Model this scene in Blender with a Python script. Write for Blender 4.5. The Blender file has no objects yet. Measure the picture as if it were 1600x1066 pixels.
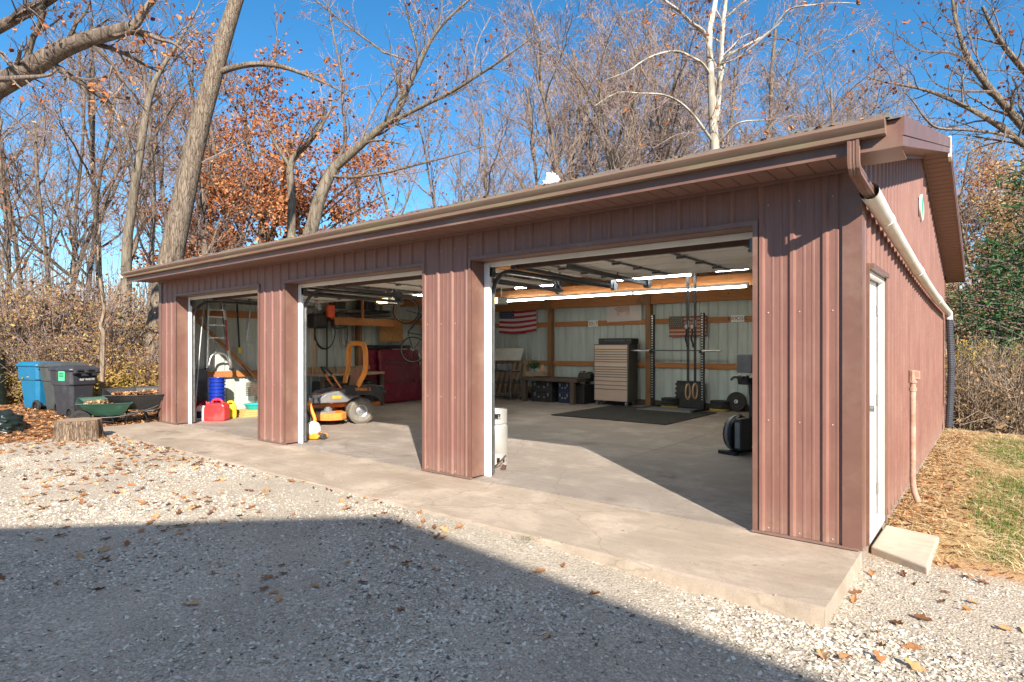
import bpy, math, random
import numpy as np
from mathutils import Vector, Matrix, noise as mnoise
R = math.radians
scene = bpy.context.scene
C = scene.collection
# ------------------------------------------------------------------ camera, sky, sun, exposure
CAM = (0.768, -4.987, 1.476); YAW = 38.7; FPX = 942.3; HY = 542.9
cd = bpy.data.cameras.new('camera'); cam = bpy.data.objects.new('camera', cd); C.objects.link(cam)
cam.location = CAM; cam.rotation_euler = (R(90), 0, R(YAW))
cd.sensor_width = 36; cd.lens = FPX / 1600 * 36; cd.shift_y = (HY - 533) / 1600
cd.clip_start = 0.05; cd.clip_end = 2000
scene.camera = cam
SUN = Vector((0.773, -0.634, 0.560)).normalized()          # towards the sun
SUN_EL = math.asin(SUN.z); SUN_AZ = math.atan2(SUN.x, SUN.y)
w = bpy.data.worlds.new('World'); scene.world = w; w.use_nodes = True
nt = w.node_tree; nt.nodes.clear()
sky = nt.nodes.new('ShaderNodeTexSky'); sky.sky_type = 'NISHITA'; sky.sun_disc = False
sky.sun_elevation = SUN_EL; sky.sun_rotation = SUN_AZ
sky.air_density = 1.0; sky.dust_density = 0.35; sky.ozone_density = 3.2; sky.altitude = 900
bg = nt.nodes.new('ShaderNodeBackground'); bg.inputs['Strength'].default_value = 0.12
wo = nt.nodes.new('ShaderNodeOutputWorld')
hs0 = nt.nodes.new('ShaderNodeHueSaturation'); hs0.inputs['Saturation'].default_value = 1.27; hs0.inputs['Hue'].default_value = .493; hs0.inputs['Value'].default_value = .80; nt.links.new(sky.outputs[0], hs0.inputs['Color']); 
# invented bright cloud, added out of view overhead to soften and neutralise the shade
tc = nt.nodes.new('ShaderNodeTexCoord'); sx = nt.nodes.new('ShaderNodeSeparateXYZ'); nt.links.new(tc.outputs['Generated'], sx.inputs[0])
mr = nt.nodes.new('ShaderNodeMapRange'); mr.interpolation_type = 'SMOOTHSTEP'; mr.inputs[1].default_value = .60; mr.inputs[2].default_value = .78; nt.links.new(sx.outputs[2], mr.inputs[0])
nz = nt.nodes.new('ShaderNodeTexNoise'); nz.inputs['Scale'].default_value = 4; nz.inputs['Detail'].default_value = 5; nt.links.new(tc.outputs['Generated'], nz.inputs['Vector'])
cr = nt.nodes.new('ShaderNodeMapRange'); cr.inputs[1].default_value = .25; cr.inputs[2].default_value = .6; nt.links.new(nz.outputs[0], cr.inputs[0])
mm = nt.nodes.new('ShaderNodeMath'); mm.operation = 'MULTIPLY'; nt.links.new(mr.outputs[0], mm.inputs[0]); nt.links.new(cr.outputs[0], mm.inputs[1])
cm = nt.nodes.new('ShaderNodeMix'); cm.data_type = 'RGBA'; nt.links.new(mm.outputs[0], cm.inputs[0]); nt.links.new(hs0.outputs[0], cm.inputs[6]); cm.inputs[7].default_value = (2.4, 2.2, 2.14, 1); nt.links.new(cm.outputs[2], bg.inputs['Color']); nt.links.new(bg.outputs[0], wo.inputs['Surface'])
sd = bpy.data.lights.new('sun', 'SUN'); sd.energy = 4.6; sd.angle = R(0.55); sd.color = (1.0, 0.90, 0.77)
so = bpy.data.objects.new('sun', sd); C.objects.link(so); so.location = (10, -10, 12)
so.rotation_euler = SUN.to_track_quat('Z', 'Y').to_euler()
vs = scene.view_settings; vs.view_transform = 'Standard'; vs.look = 'None'; vs.gamma = 1; vs.exposure = 1.12
try: vs.use_curve_mapping = False
except Exception: pass
scene.render.engine = 'CYCLES'
scene.cycles.max_bounces = 8; scene.cycles.diffuse_bounces = 5
# ------------------------------------------------------------------ helpers
_f = Vector((-math.sin(R(YAW)), math.cos(R(YAW)), 0)); _r = Vector((math.cos(R(YAW)), math.sin(R(YAW)), 0))
def at(x, y, **k):
    """layout helper: the point of the place seen at photo pixel x, y on plane X=, Y=, Z= or at depth d="""
    d = _f + _r * ((x - 800) / FPX) + Vector((0, 0, (HY - y) / FPX)); c = Vector(CAM)
    (a, v), = k.items()
    t = v if a == 'd' else (v - c['XYZ'.index(a)]) / d['XYZ'.index(a)]
    return c + d * t
def obs_depth(p): return (Vector(p) - Vector(CAM)).dot(_f)

class MB:
    def __init__(s): s.v = []; s.f = []; s.m = []
    def add(s, vs, fs, mi=0):
        n = len(s.v); s.v.extend([tuple(v) for v in vs]); s.f.extend([tuple(i + n for i in f) for f in fs]); s.m.extend([mi] * len(fs)); return s
    def b(s, x0, x1, y0, y1, z0, z1, mi=0, M=None):
        vs = [Vector((x, y, z)) for x in (x0, x1) for y in (y0, y1) for z in (z0, z1)]
        if M: vs = [M @ v for v in vs]
        return s.add(vs, [(0, 1, 3, 2), (4, 6, 7, 5), (0, 4, 5, 1), (2, 3, 7, 6), (0, 2, 6, 4), (1, 5, 7, 3)], mi)
    def cb(s, c, sz, rot=(0, 0, 0), mi=0):
        from mathutils import Euler
        M = Matrix.Translation(c) @ Euler(rot).to_matrix().to_4x4()
        a, b_, d = sz[0] / 2, sz[1] / 2, sz[2] / 2
        return s.b(-a, a, -b_, b_, -d, d, mi, M)
    def bar(s, p, q, w, h, mi=0, up=(0, 0, 1)):
        p = Vector(p); q = Vector(q); d = (q - p); L = d.length; d.normalize(); u = Vector(up)
        if abs(d.dot(u)) > .98: u = Vector((0, 1, 0))
        r = d.cross(u).normalized(); u = r.cross(d)
        M = Matrix(((d.x, r.x, u.x, p.x), (d.y, r.y, u.y, p.y), (d.z, r.z, u.z, p.z), (0, 0, 0, 1)))
        return s.b(0, L, -w / 2, w / 2, -h / 2, h / 2, mi, M)
    def tube(s, pts, rad, n=8, cap=True, mi=0, closed=False):
        pts = [Vector(p) for p in pts]; k = len(pts)
        if not hasattr(rad, '__len__'): rad = [rad] * k
        base = len(s.v); u = None
        for i, p in enumerate(pts):
            if closed: d = pts[(i + 1) % k] - pts[i - 1]
            else: d = pts[min(i + 1, k - 1)] - pts[max(i - 1, 0)]
            if d.length < 1e-9: d = Vector((0, 0, 1))
            d.normalize()
            if u is None:
                u = Vector((0, 0, 1)) if abs(d.z) < .9 else Vector((1, 0, 0))
            u = (u - d * u.dot(d)).normalized(); w_ = d.cross(u)
            for j in range(n):
                a = 2 * math.pi * j / n; q = p + (u * math.cos(a) + w_ * math.sin(a)) * rad[i]
                s.v.append((q.x, q.y, q.z))
        for i in range(k if closed else k - 1):
            i2 = (i + 1) % k
            for j in range(n):
                j2 = (j + 1) % n
                s.f.append((base + i * n + j, base + i * n + j2, base + i2 * n + j2, base + i2 * n + j)); s.m.append(mi)
        if cap and not closed and n > 2:
            s.f.append(tuple(base + j for j in range(n))[::-1]); s.f.append(tuple(base + (k - 1) * n + j for j in range(n))); s.m += [mi, mi]
        return s
    def cyl(s, p, q, r, n=16, mi=0, r2=None): return s.tube([p, q], [r, r if r2 is None else r2], n, True, mi)
    def lathe(s, prof, c=(0, 0, 0), n=24, mi=0, axis=(0, 0, 1), cap=False):
        ax = Vector(axis).normalized(); u = Vector((1, 0, 0)) if abs(ax.x) < .9 else Vector((0, 1, 0))
        u = (u - ax * u.dot(ax)).normalized(); w_ = ax.cross(u); c = Vector(c); base = len(s.v)
        for (r, z) in prof:
            for j in range(n):
                a = 2 * math.pi * j / n; q = c + ax * z + (u * math.cos(a) + w_ * math.sin(a)) * r; s.v.append((q.x, q.y, q.z))
        for i in range(len(prof) - 1):
            for j in range(n):
                j2 = (j + 1) % n; s.f.append((base + i * n + j, base + i * n + j2, base + (i + 1) * n + j2, base + (i + 1) * n + j)); s.m.append(mi)
        if cap:
            s.f.append(tuple(base + j for j in range(n))[::-1]); k = len(prof) - 1; s.f.append(tuple(base + k * n + j for j in range(n))); s.m += [mi, mi]
        return s
    def prism(s, pts, off, mi=0):
        """closed polygon pts (3D) extruded by vector off"""
        n = len(pts); o = Vector(off); a = [Vector(p) for p in pts]
        vs = a + [p + o for p in a]
        fs = [tuple(range(n))[::-1], tuple(range(n, 2 * n))] + [(i, (i + 1) % n, n + (i + 1) % n, n + i) for i in range(n)]
        return s.add(vs, fs, mi)
    def sheet(s, rows, mi=0):
        n = len(rows[0]); vs = [p for r in rows for p in r]
        return s.add(vs, [(i * n + j, i * n + j + 1, (i + 1) * n + j + 1, (i + 1) * n + j) for i in range(len(rows) - 1) for j in range(n - 1)], mi)
    def build(s, name, mats, parent=None, smooth=None, bevel=0, kind=None, loc=None):
        me = bpy.data.meshes.new(name)
        v = np.array(s.v, dtype=np.float32).reshape(-1, 3)
        me.vertices.add(len(v)); me.vertices.foreach_set('co', v.ravel())
        ls = np.array([len(f) for f in s.f], dtype=np.int32); st = np.concatenate(([0], np.cumsum(ls)[:-1])).astype(np.int32)
        idx = np.fromiter((i for f in s.f for i in f), dtype=np.int32, count=int(ls.sum()))
        me.loops.add(len(idx)); me.loops.foreach_set('vertex_index', idx)
        me.polygons.add(len(ls)); me.polygons.foreach_set('loop_start', st); me.polygons.foreach_set('loop_total', ls)
        me.polygons.foreach_set('material_index', np.array(s.m, dtype=np.int32))
        if not isinstance(mats, (list, tuple)): mats = [mats]
        for m in mats: me.materials.append(m)
        me.update(calc_edges=True); me.validate()
        if smooth is None: me.polygons.foreach_set('use_smooth', [False] * len(me.polygons))
        if smooth is not None:
            me.polygons.foreach_set('use_smooth', [True] * len(me.polygons))
            try: me.set_sharp_from_angle(angle=R(smooth))
            except Exception: pass
        o = bpy.data.objects.new(name, me); C.objects.link(o)
        if parent: o.parent = parent
        if loc is not None: o.location = loc
        if bevel:
            bm_ = o.modifiers.new('edge', 'BEVEL'); bm_.width = bevel; bm_.segments = 2; bm_.limit_method = 'ANGLE'; bm_.angle_limit = R(40)
        if kind: o['kind'] = kind
        return o

def thing(name, label, cat, loc=(0, 0, 0), rz=0, group=None, rot=None):
    o = bpy.data.objects.new(name, None); C.objects.link(o); o.location = loc
    o.rotation_euler = rot if rot else (0, 0, rz); o.empty_display_size = .2
    o['label'] = label; o['category'] = cat
    if group: o['group'] = group
    return o
def tag(o, label, cat, group=None):
    o['label'] = label; o['category'] = cat
    if group: o['group'] = group
    return o
def copy_tree(o, parent=None):
    c = o.copy(); C.objects.link(c)
    if parent: c.parent = parent
    for ch in list(o.children): copy_tree(ch, c)
    return c
def lerp(a, b, t): return a + (b - a) * t
def sstep(a, b, x):
    t = min(1, max(0, (x - a) / (b - a))); return t * t * (3 - 2 * t)
def smooth_path(pts, k=4):
    """Catmull-Rom through points (tuples of any length)"""
    P = [pts[0]] + list(pts) + [pts[-1]]; out = []
    for i in range(1, len(P) - 2):
        for j in range(k):
            t = j / k; a, b, c, d = P[i - 1], P[i], P[i + 1], P[i + 2]
            out.append(tuple(.5 * (2 * b[q] + (c[q] - a[q]) * t + (2 * a[q] - 5 * b[q] + 4 * c[q] - d[q]) * t * t + (3 * b[q] - a[q] - 3 * c[q] + d[q]) * t ** 3) for q in range(len(b))))
    out.append(tuple(pts[-1])); return out

# ------------------------------------------------------------------ materials
def newmat(name):
    m = bpy.data.materials.new(name); m.use_nodes = True; n = m.node_tree; n.nodes.clear()
    out = n.nodes.new('ShaderNodeOutputMaterial'); p = n.nodes.new('ShaderNodeBsdfPrincipled')
    n.links.new(p.outputs[0], out.inputs[0]); return m, n, p, out
def N(n, t, **k):
    x = n.nodes.new(t)
    for a, b in k.items(): setattr(x, a, b)
    return x
def mixc(n, fac, a, b, mode='MIX'):
    x = N(n, 'ShaderNodeMix', data_type='RGBA', blend_type=mode)
    for s_, v in ((x.inputs[0], fac), (x.inputs[6], a), (x.inputs[7], b)):
        if hasattr(v, 'links') or hasattr(v, 'is_linked'): n.links.new(v, s_)
        elif isinstance(v, (int, float)): s_.default_value = v
        else: s_.default_value = (*v, 1) if len(v) == 3 else v
    return x.outputs[2]
def ramp(n, src, stops, interp='LINEAR'):
    r = N(n, 'ShaderNodeValToRGB'); r.color_ramp.interpolation = interp; e = r.color_ramp.elements
    while len(e) < len(stops): e.new(.5)
    for i, (p, c) in enumerate(stops):
        e[i].position = p; e[i].color = (*c, 1) if len(c) == 3 else c
    n.links.new(src, r.inputs[0]); return r.outputs[0]
def noise(n, scale, detail=4, rough=.6, vec=None, dist=0):
    x = N(n, 'ShaderNodeTexNoise'); x.inputs['Scale'].default_value = scale; x.inputs['Detail'].default_value = detail
    x.inputs['Roughness'].default_value = rough; x.inputs['Distortion'].default_value = dist
    if vec is not None: n.links.new(vec, x.inputs['Vector'])
    return x.outputs['Fac']
def coords(n, scale=(1, 1, 1), kind='Object'):
    if kind == 'Position': src = N(n, 'ShaderNodeNewGeometry').outputs['Position']
    else: src = N(n, 'ShaderNodeTexCoord').outputs[kind]
    mp = N(n, 'ShaderNodeMapping'); mp.inputs['Scale'].default_value = scale; n.links.new(src, mp.inputs[0]); return mp.outputs[0]
def bump(n, p, h, strength=.3, dist=.01):
    b = N(n, 'ShaderNodeBump'); b.inputs['Strength'].default_value = strength; b.inputs['Distance'].default_value = dist
    n.links.new(h, b.inputs['Height']); n.links.new(b.outputs[0], p.inputs['Normal']); return b
def mat(name, col, rough=.5, metal=0, var=.18, scale=6, bmp=0, bscale=60, dirt=None, dirtfac=.3, stretch=(1, 1, 1), spec=.5, coat=0):
    m, n, p, o = newmat(name); co = coords(n, stretch)
    a = tuple(max(0, c * (1 - var)) for c in col); b = tuple(min(1, c * (1 + var)) for c in col)
    f = noise(n, scale, 5, .65, co)
    c = ramp(n, f, [(.3, a), (.7, b)])
    if dirt:
        d = noise(n, scale * .45, 6, .7, co); dm = ramp(n, d, [(.5, (0, 0, 0)), (.72, (dirtfac,) * 3)]); c = mixc(n, dm, c, dirt)
    n.links.new(c, p.inputs['Base Color'])
    rr = N(n, 'ShaderNodeMapRange'); rr.inputs[3].default_value = max(.05, rough - .1); rr.inputs[4].default_value = min(1, rough + .12)
    n.links.new(f, rr.inputs[0]); n.links.new(rr.outputs[0], p.inputs['Roughness'])
    p.inputs['Metallic'].default_value = metal; p.inputs['Specular IOR Level'].default_value = spec; p.inputs['Coat Weight'].default_value = coat
    if bmp: bump(n, p, noise(n, bscale, 4, .6, co), bmp, .01)
    return m
def emis(name, col, s):
    m = bpy.data.materials.new(name); m.use_nodes = True; n = m.node_tree; n.nodes.clear()
    e = N(n, 'ShaderNodeEmission'); e.inputs[0].default_value = (*col, 1); e.inputs[1].default_value = s
    o = N(n, 'ShaderNodeOutputMaterial'); n.links.new(e.outputs[0], o.inputs[0]); return m
M = {}
def brown_steel():
    m, n, p, o = newmat('painted_brown_steel'); g = coords(n, (1, 1, 1), 'Position')
    sep = N(n, 'ShaderNodeSeparateXYZ'); n.links.new(g, sep.inputs[0])
    st = noise(n, 3, 5, .7, coords(n, (9, 9, .5), 'Position'))
    c = ramp(n, st, [(.3, (.188, .090, .071)), (.5, (.213, .104, .083)), (.72, (.248, .128, .103))])
    blot = noise(n, 1.6, 5, .7, g); c = mixc(n, ramp(n, blot, [(.45, (0, 0, 0)), (.75, (.45,) * 3)]), c, (.30, .165, .125))
    # rain splash dirt near the slab and chalky streaks
    z = ramp(n, sep.outputs[2], [(0, (.6,) * 3), (.3, (0, 0, 0))]); z = mixc(n, 1.0, z, ramp(n, noise(n, 14, 5, .7, g), [(.35, (.2,) * 3), (.7, (1, 1, 1))]), 'MULTIPLY')
    c = mixc(n, z, c, (.30, .21, .16))
    sp = noise(n, 90, 2, .5, g); c = mixc(n, ramp(n, sp, [(.72, (0, 0, 0)), (.76, (.5,) * 3)]), c, (.4, .27, .22))
    n.links.new(c, p.inputs['Base Color'])
    r_ = ramp(n, blot, [(.3, (.34,) * 3), (.7, (.55,) * 3)]); n.links.new(r_, p.inputs['Roughness'])
    bump(n, p, noise(n, 4, 3, .5, coords(n, (1.4, 1.4, .5), 'Position')), .22, .03); p.inputs['Specular IOR Level'].default_value = .45
    return m
M['brown'] = brown_steel()
M['brown_trim'] = mat('brown_trim', (.175, .090, .069), .42, 0, .12, 4, 0, dirt=(.33, .25, .18), dirtfac=.35)
M['soffit'] = mat('brown_soffit', (.22, .125, .10), .5, 0, .1, 5)
def gutter_mat():
    m, n, p, o = newmat('weathered_gutter'); g = coords(n, (.5, 3, 6), 'Position')
    f = noise(n, 2.2, 6, .7, g)
    c = ramp(n, f, [(.32, (.20, .115, .085)), (.5, (.25, .16, .12)), (.62, (.24, .21, .12)), (.75, (.33, .31, .18))])
    n.links.new(c, p.inputs['Base Color']); p.inputs['Roughness'].default_value = .45; return m
M['gutter'] = gutter_mat()
M['liner'] = mat('pale_steel_inside', (.47, .53, .50), .5, 0, .12, 2, dirt=(.33, .35, .31), dirtfac=.5, stretch=(3, 3, .5))
M['white'] = mat('white_vinyl', (.80, .79, .76), .45, 0, .04, 5, dirt=(.5, .45, .38), dirtfac=.2)
M['cream'] = mat('cream_door_panel', (.72, .70, .64), .5, 0, .06, 3, dirt=(.45, .40, .33), dirtfac=.4)
def wood(name, a, b, sc=3, stretch=(1, 1, 12), rough=.7, knots=True):
    m, n, p, o = newmat(name); co = coords(n, stretch)
    f = noise(n, sc, 6, .7, co, 1.2); c = ramp(n, f, [(.3, a), (.7, b)])
    if knots:
        v = N(n, 'ShaderNodeTexVoronoi'); v.inputs['Scale'].default_value = 3.5; n.links.new(coords(n, (1, 1, 1)), v.inputs[0])
        c = mixc(n, ramp(n, v.outputs['Distance'], [(.05, (.8,) * 3), (.11, (0, 0, 0))]), c, tuple(q * .35 for q in a))
    n.links.new(c, p.inputs['Base Color']); p.inputs['Roughness'].default_value = rough; bump(n, p, f, .25, .01); return m
M['lumber'] = wood('orange_lumber', (.33, .125, .04), (.50, .22, .075), stretch=(.6, 8, 8))
M['lumber_v'] = wood('brown_post_lumber', (.20, .10, .045), (.34, .18, .08), stretch=(8, 8, .6))
M['dark_wood'] = wood('dark_stained_wood', (.055, .038, .028), (.12, .085, .06), stretch=(1, 8, 8), knots=False)
M['plywood'] = wood('yellow_plywood', (.52, .33, .11), (.68, .46, .19), stretch=(1, 7, 7))
M['pallet'] = wood('weathered_pallet', (.27, .18, .11), (.45, .33, .22), stretch=(6, 6, 1), knots=False)
M['osb'] = mat('osb_board', (.48, .25, .09), .75, 0, .55, 22, .2, 60)
M['black'] = mat('black_plastic', (.022, .022, .024), .45, 0, .3, 8, dirt=(.08, .075, .07), dirtfac=.4)
M['rubber'] = mat('black_rubber', (.028, .028, .028), .85, 0, .3, 12, .3, 120, dirt=(.12, .11, .1), dirtfac=.35)
M['black_metal'] = mat('black_powder_coat', (.02, .02, .021), .35, .3, .3, 10)
M['steel'] = mat('galvanised_steel', (.45, .46, .47), .38, .9, .15, 12)
M['dark_steel'] = mat('dark_grey_steel', (.13, .135, .14), .4, .7, .25, 10)
M['alu'] = mat('brushed_aluminium', (.62, .63, .64), .35, .95, .1, 14)
M['stainless'] = mat('stainless_drawer_front', (.70, .54, .43), .34, .6, .06, 3, stretch=(1, 1, 12))
M['orange'] = mat('orange_paint', (.90, .30, .03), .4, 0, .12, 9, coat=.2)
M['orange_deck'] = mat('dusty_orange_deck', (.84, .25, .04), .5, 0, .2, 12, dirt=(.46, .30, .18), dirtfac=.7)
M['grey_plastic'] = mat('grey_plastic', (.19, .195, .205), .5, 0, .15, 6, dirt=(.33, .3, .25), dirtfac=.4)
M['tyre'] = mat('dusty_tyre', (.17, .155, .13), .85, 0, .25, 14, .4, 70, dirt=(.3, .26, .2), dirtfac=.5)
M['maroon'] = mat('maroon_lacquer', (.17, .015, .034), .25, 0, .15, 5, coat=.6)
M['red'] = mat('red_plastic', (.72, .035, .04), .4, 0, .1, 5, dirt=(.75, .25, .22), dirtfac=.4)
M['yellow'] = mat('yellow_plastic', (.85, .65, .02), .4, 0, .08, 5)
M['blue'] = mat('blue_plastic', (.008, .035, .36), .35, 0, .12, 5)
M['bin_blue'] = mat('blue_bin_plastic', (.010, .15, .30), .45, 0, .1, 4, dirt=(.07, .2, .33), dirtfac=.3)
M['bin_dark'] = mat('charcoal_bin_plastic', (.038, .04, .05), .42, 0, .2, 5, dirt=(.12, .115, .12), dirtfac=.5)
M['bin_grey'] = mat('grey_green_bin_plastic', (.06, .07, .07), .45, 0, .15, 5, dirt=(.14, .14, .13), dirtfac=.5)
M['green_tray'] = mat('green_poly', (.022, .075, .052), .45, 0, .15, 5, dirt=(.16, .2, .15), dirtfac=.5)
M['teal'] = mat('teal_plastic', (.02, .42, .42), .4)
M['rust'] = mat('rusty_pipe', (.40, .23, .17), .7, 0, .3, 14, .3, 60, dirt=(.6, .5, .42), dirtfac=.6)
M['pvc'] = mat('white_pvc', (.72, .72, .68), .4, 0, .06, 4, dirt=(.45, .42, .36), dirtfac=.5)
M['rag'] = mat('white_rag', (.85, .85, .85), .8)
M['paper'] = mat('white_poster_paper', (.62, .56, .53), .8, 0, .05, 3)
M['tan'] = mat('wooden_ring', (.55, .33, .17), .5, 0, .12, 9)
M['tarp'] = mat('dark_green_bag', (.012, .022, .02), .3, 0, .4, 6, .3, 20)
M['roofing'] = mat('grey_shingles', (.17, .16, .15), .9, 0, .35, 40, .5, 90)
M['concrete_step'] = mat('pale_concrete', (.50, .42, .33), .85, 0, .12, 9, .25, 90, dirt=(.38, .27, .18), dirtfac=.4)
M['cord'] = mat('brown_cord', (.10, .05, .04), .6)
# ------------------------------------------------------------------ ground
def zg(X, Y):
    z = -.025 - .095 * sstep(-3.2, 0, X) - .05 * sstep(-1.6, -4, Y)
    if X > 0: z -= .10 * sstep(.3, 3.5, X) * sstep(-1, 2, Y)
    z -= 1.3 * sstep(8.8, 16, Y) * sstep(-2, 1.0, X)           # the lawn falls away behind the garage
    z += .02 * mnoise.noise(Vector((X * .9, Y * .9, 0))) + .008 * mnoise.noise(Vector((X * 4, Y * 4, 3)))
    if X < -12: z += .10 * sstep(-12, -18, X)
    return z
def axis_coords(a, b, step, far):
    L = [a]; s_ = step
    while L[-1] < b: L.append(L[-1] + step)
    lo = [a]; s_ = step
    while lo[-1] > -far: s_ *= 1.35; lo.append(lo[-1] - s_)
    hi = [L[-1]]; s_ = step
    while hi[-1] < far: s_ *= 1.35; hi.append(hi[-1] + s_)
    return lo[:0:-1] + L + hi[1:]
xs = axis_coords(-19, 5, .12, 420); ys = axis_coords(-6, 13, .12, 420)
g = MB(); g.v = [(x, y, zg(x, y)) for y in ys for x in xs]
nx = len(xs)
g.f = [(j * nx + i, j * nx + i + 1, (j + 1) * nx + i + 1, (j + 1) * nx + i) for j in range(len(ys) - 1) for i in range(nx - 1)]; g.m = [0] * len(g.f)
def ground_mat():
    m, n, p, o = newmat('ground_surface'); P_ = coords(n, (1, 1, 1), 'Position'); sep = N(n, 'ShaderNodeSeparateXYZ'); n.links.new(P_, sep.inputs[0])
    def math_(op, a, b=None, c=None):
        x = N(n, 'ShaderNodeMath', operation=op)
        for i, v in enumerate((a, b, c)):
            if v is None: continue
            if isinstance(v, (int, float)): x.inputs[i].default_value = v
            else: n.links.new(v, x.inputs[i])
        return x.outputs[0]
    wob = math_('MULTIPLY_ADD', noise(n, .9, 5, .65, P_), 1.6, -.8)
    X = math_('ADD', sep.outputs[0], wob); Y = math_('ADD', sep.outputs[1], math_('MULTIPLY', wob, .45))
    def ss(v, a, b):
        r = N(n, 'ShaderNodeMapRange', interpolation_type='SMOOTHSTEP'); r.inputs[1].default_value = a; r.inputs[2].default_value = b; n.links.new(v, r.inputs[0]); return r.outputs[0]
    leaf_zone = ss(X, -11.3, -11.9)
    lawn = math_('MULTIPLY', ss(Y, .15, .45), ss(sep.outputs[0], -1, -.5))
    # gravel
    vo = N(n, 'ShaderNodeTexVoronoi'); vo.inputs['Scale'].default_value = 62; n.links.new(P_, vo.inputs[0])
    vo2 = N(n, 'ShaderNodeTexVoronoi'); vo2.inputs['Scale'].default_value = 150; n.links.new(P_, vo2.inputs[0])
    hsv = N(n, 'ShaderNodeSeparateColor'); n.links.new(vo.outputs['Color'], hsv.inputs[0])
    gc = ramp(n, hsv.outputs[0], [(0, (.36, .31, .25)), (.3, (.48, .425, .35)), (.65, (.58, .52, .435)), (1, (.72, .66, .57))])
    hs2 = N(n, 'ShaderNodeSeparateColor'); n.links.new(vo2.outputs['Color'], hs2.inputs[0])
    gc2 = ramp(n, hs2.outputs[0], [(0, (.40, .345, .28)), (.5, (.50, .445, .365)), (1, (.60, .54, .46))])
    gc = mixc(n, ramp(n, noise(n, 5, 4, .6, P_), [(.4, (0, 0, 0)), (.6, (1, 1, 1))]), gc, gc2)
    gap = ramp(n, vo.outputs['Distance'], [(.45, (1, 1, 1)), (.8, (.72,) * 3)]); gc = mixc(n, 1.0, gc, gap, 'MULTIPLY')
    big = ramp(n, noise(n, .8, 5, .6, P_), [(.3, (.80, .79, .78)), (.7, (1.05, 1.04, 1.02))]); gc = mixc(n, 1.0, gc, big, 'MULTIPLY')
    # leafy soil
    ln = noise(n, 26, 6, .75, P_); lc = ramp(n, ln, [(.25, (.06, .035, .02)), (.45, (.17, .095, .05)), (.6, (.30, .17, .09)), (.75, (.42, .26, .15))])
    # straw + soil + grass
    sn = noise(n, 30, 6, .8, coords(n, (1, .35, 1), 'Position')); sc = ramp(n, sn, [(.25, (.16, .09, .04)), (.45, (.36, .24, .11)), (.65, (.56, .42, .22)), (.8, (.68, .56, .34))])
    gm = math_('MULTIPLY', ramp(n, noise(n, .9, 3, .5, P_), [(.42, (0, 0, 0)), (.56, (1, 1, 1))]), ss(sep.outputs[0], .7, 1.3))
    sc = mixc(n, math_('MULTIPLY', gm, .55), sc, (.10, .13, .035))
    clay = ss(Y, .9, .35); sc = mixc(n, math_('MULTIPLY', clay, .7), sc, (.46, .27, .15))
    c = mixc(n, leaf_zone, gc, lc); c = mixc(n, lawn, c, sc)
    wood_ = ss(Y, 9.0, 10.2); c = mixc(n, wood_, c, lc)
    n.links.new(c, p.inputs['Base Color']); p.inputs['Roughness'].default_value = .95; p.inputs['Specular IOR Level'].default_value = .2
    h = math_('ADD', math_('MULTIPLY', vo.outputs['Distance'], -1.0), math_('MULTIPLY', ln, .8)); bump(n, p, h, .6, .010)
    return m
gr = g.build('gravel_ground', ground_mat(), smooth=180, kind='structure')

# crushed stone, fallen leaves, straw, grass blades (each ONE object of small pieces, vectorised)
def scatter(name, protos, P, S, A, tilt, mats, mi=None, seed=1, label=None, cat=None, col=None):
    """protos: list of (verts, faces); P positions (n,3); S scale (n,) or (n,3); A z rotation; tilt (n,2)"""
    rng = np.random.default_rng(seed); n = len(P); which = rng.integers(0, len(protos), n)
    V = []; F = []; FL = []; off = 0
    for k, (pv, pf) in enumerate(protos):
        ids = np.nonzero(which == k)[0]
        if len(ids) == 0: continue
        v = np.array(pv, dtype=np.float64)[None] * (S[ids][:, None, None] if S.ndim == 1 else S[ids][:, None, :])
        tx, ty = tilt[ids, 0], tilt[ids, 1]
        y = v[:, :, 1] * np.cos(tx)[:, None] - v[:, :, 2] * np.sin(tx)[:, None]; z = v[:, :, 1] * np.sin(tx)[:, None] + v[:, :, 2] * np.cos(tx)[:, None]; x = v[:, :, 0]
        x, z = x * np.cos(ty)[:, None] + z * np.sin(ty)[:, None], -x * np.sin(ty)[:, None] + z * np.cos(ty)[:, None]
        a = A[ids][:, None]; X = x * np.cos(a) - y * np.sin(a); Y = x * np.sin(a) + y * np.cos(a)
        v = np.stack((X, Y, z), -1) + P[ids][:, None, :]
        nv = len(pv); base = off + np.arange(len(ids))[:, None, None] * nv; f = np.array(pf)[None] + base
        V.append(v.reshape(-1, 3)); F.append(f.reshape(-1)); FL.append(np.full(len(ids) * len(pf), len(pf[0]))); off += nv * len(ids)
    V = np.concatenate(V).astype(np.float32); F = np.concatenate(F).astype(np.int32); FL = np.concatenate(FL).astype(np.int32)
    me = bpy.data.meshes.new(name); me.vertices.add(len(V)); me.vertices.foreach_set('co', V.ravel()); me.loops.add(len(F)); me.loops.foreach_set('vertex_index', F)
    me.polygons.add(len(FL)); me.polygons.foreach_set('loop_start', np.concatenate(([0], np.cumsum(FL)[:-1])).astype(np.int32)); me.polygons.foreach_set('loop_total', FL)
    me.materials.append(mats); me.update(calc_edges=True); me.polygons.foreach_set('use_smooth', [False] * len(me.polygons))
    o = bpy.data.objects.new(name, me); C.objects.link(o)
    if label: o['kind'] = 'stuff'; o['label'] = label; o['category'] = cat
    return o
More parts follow.
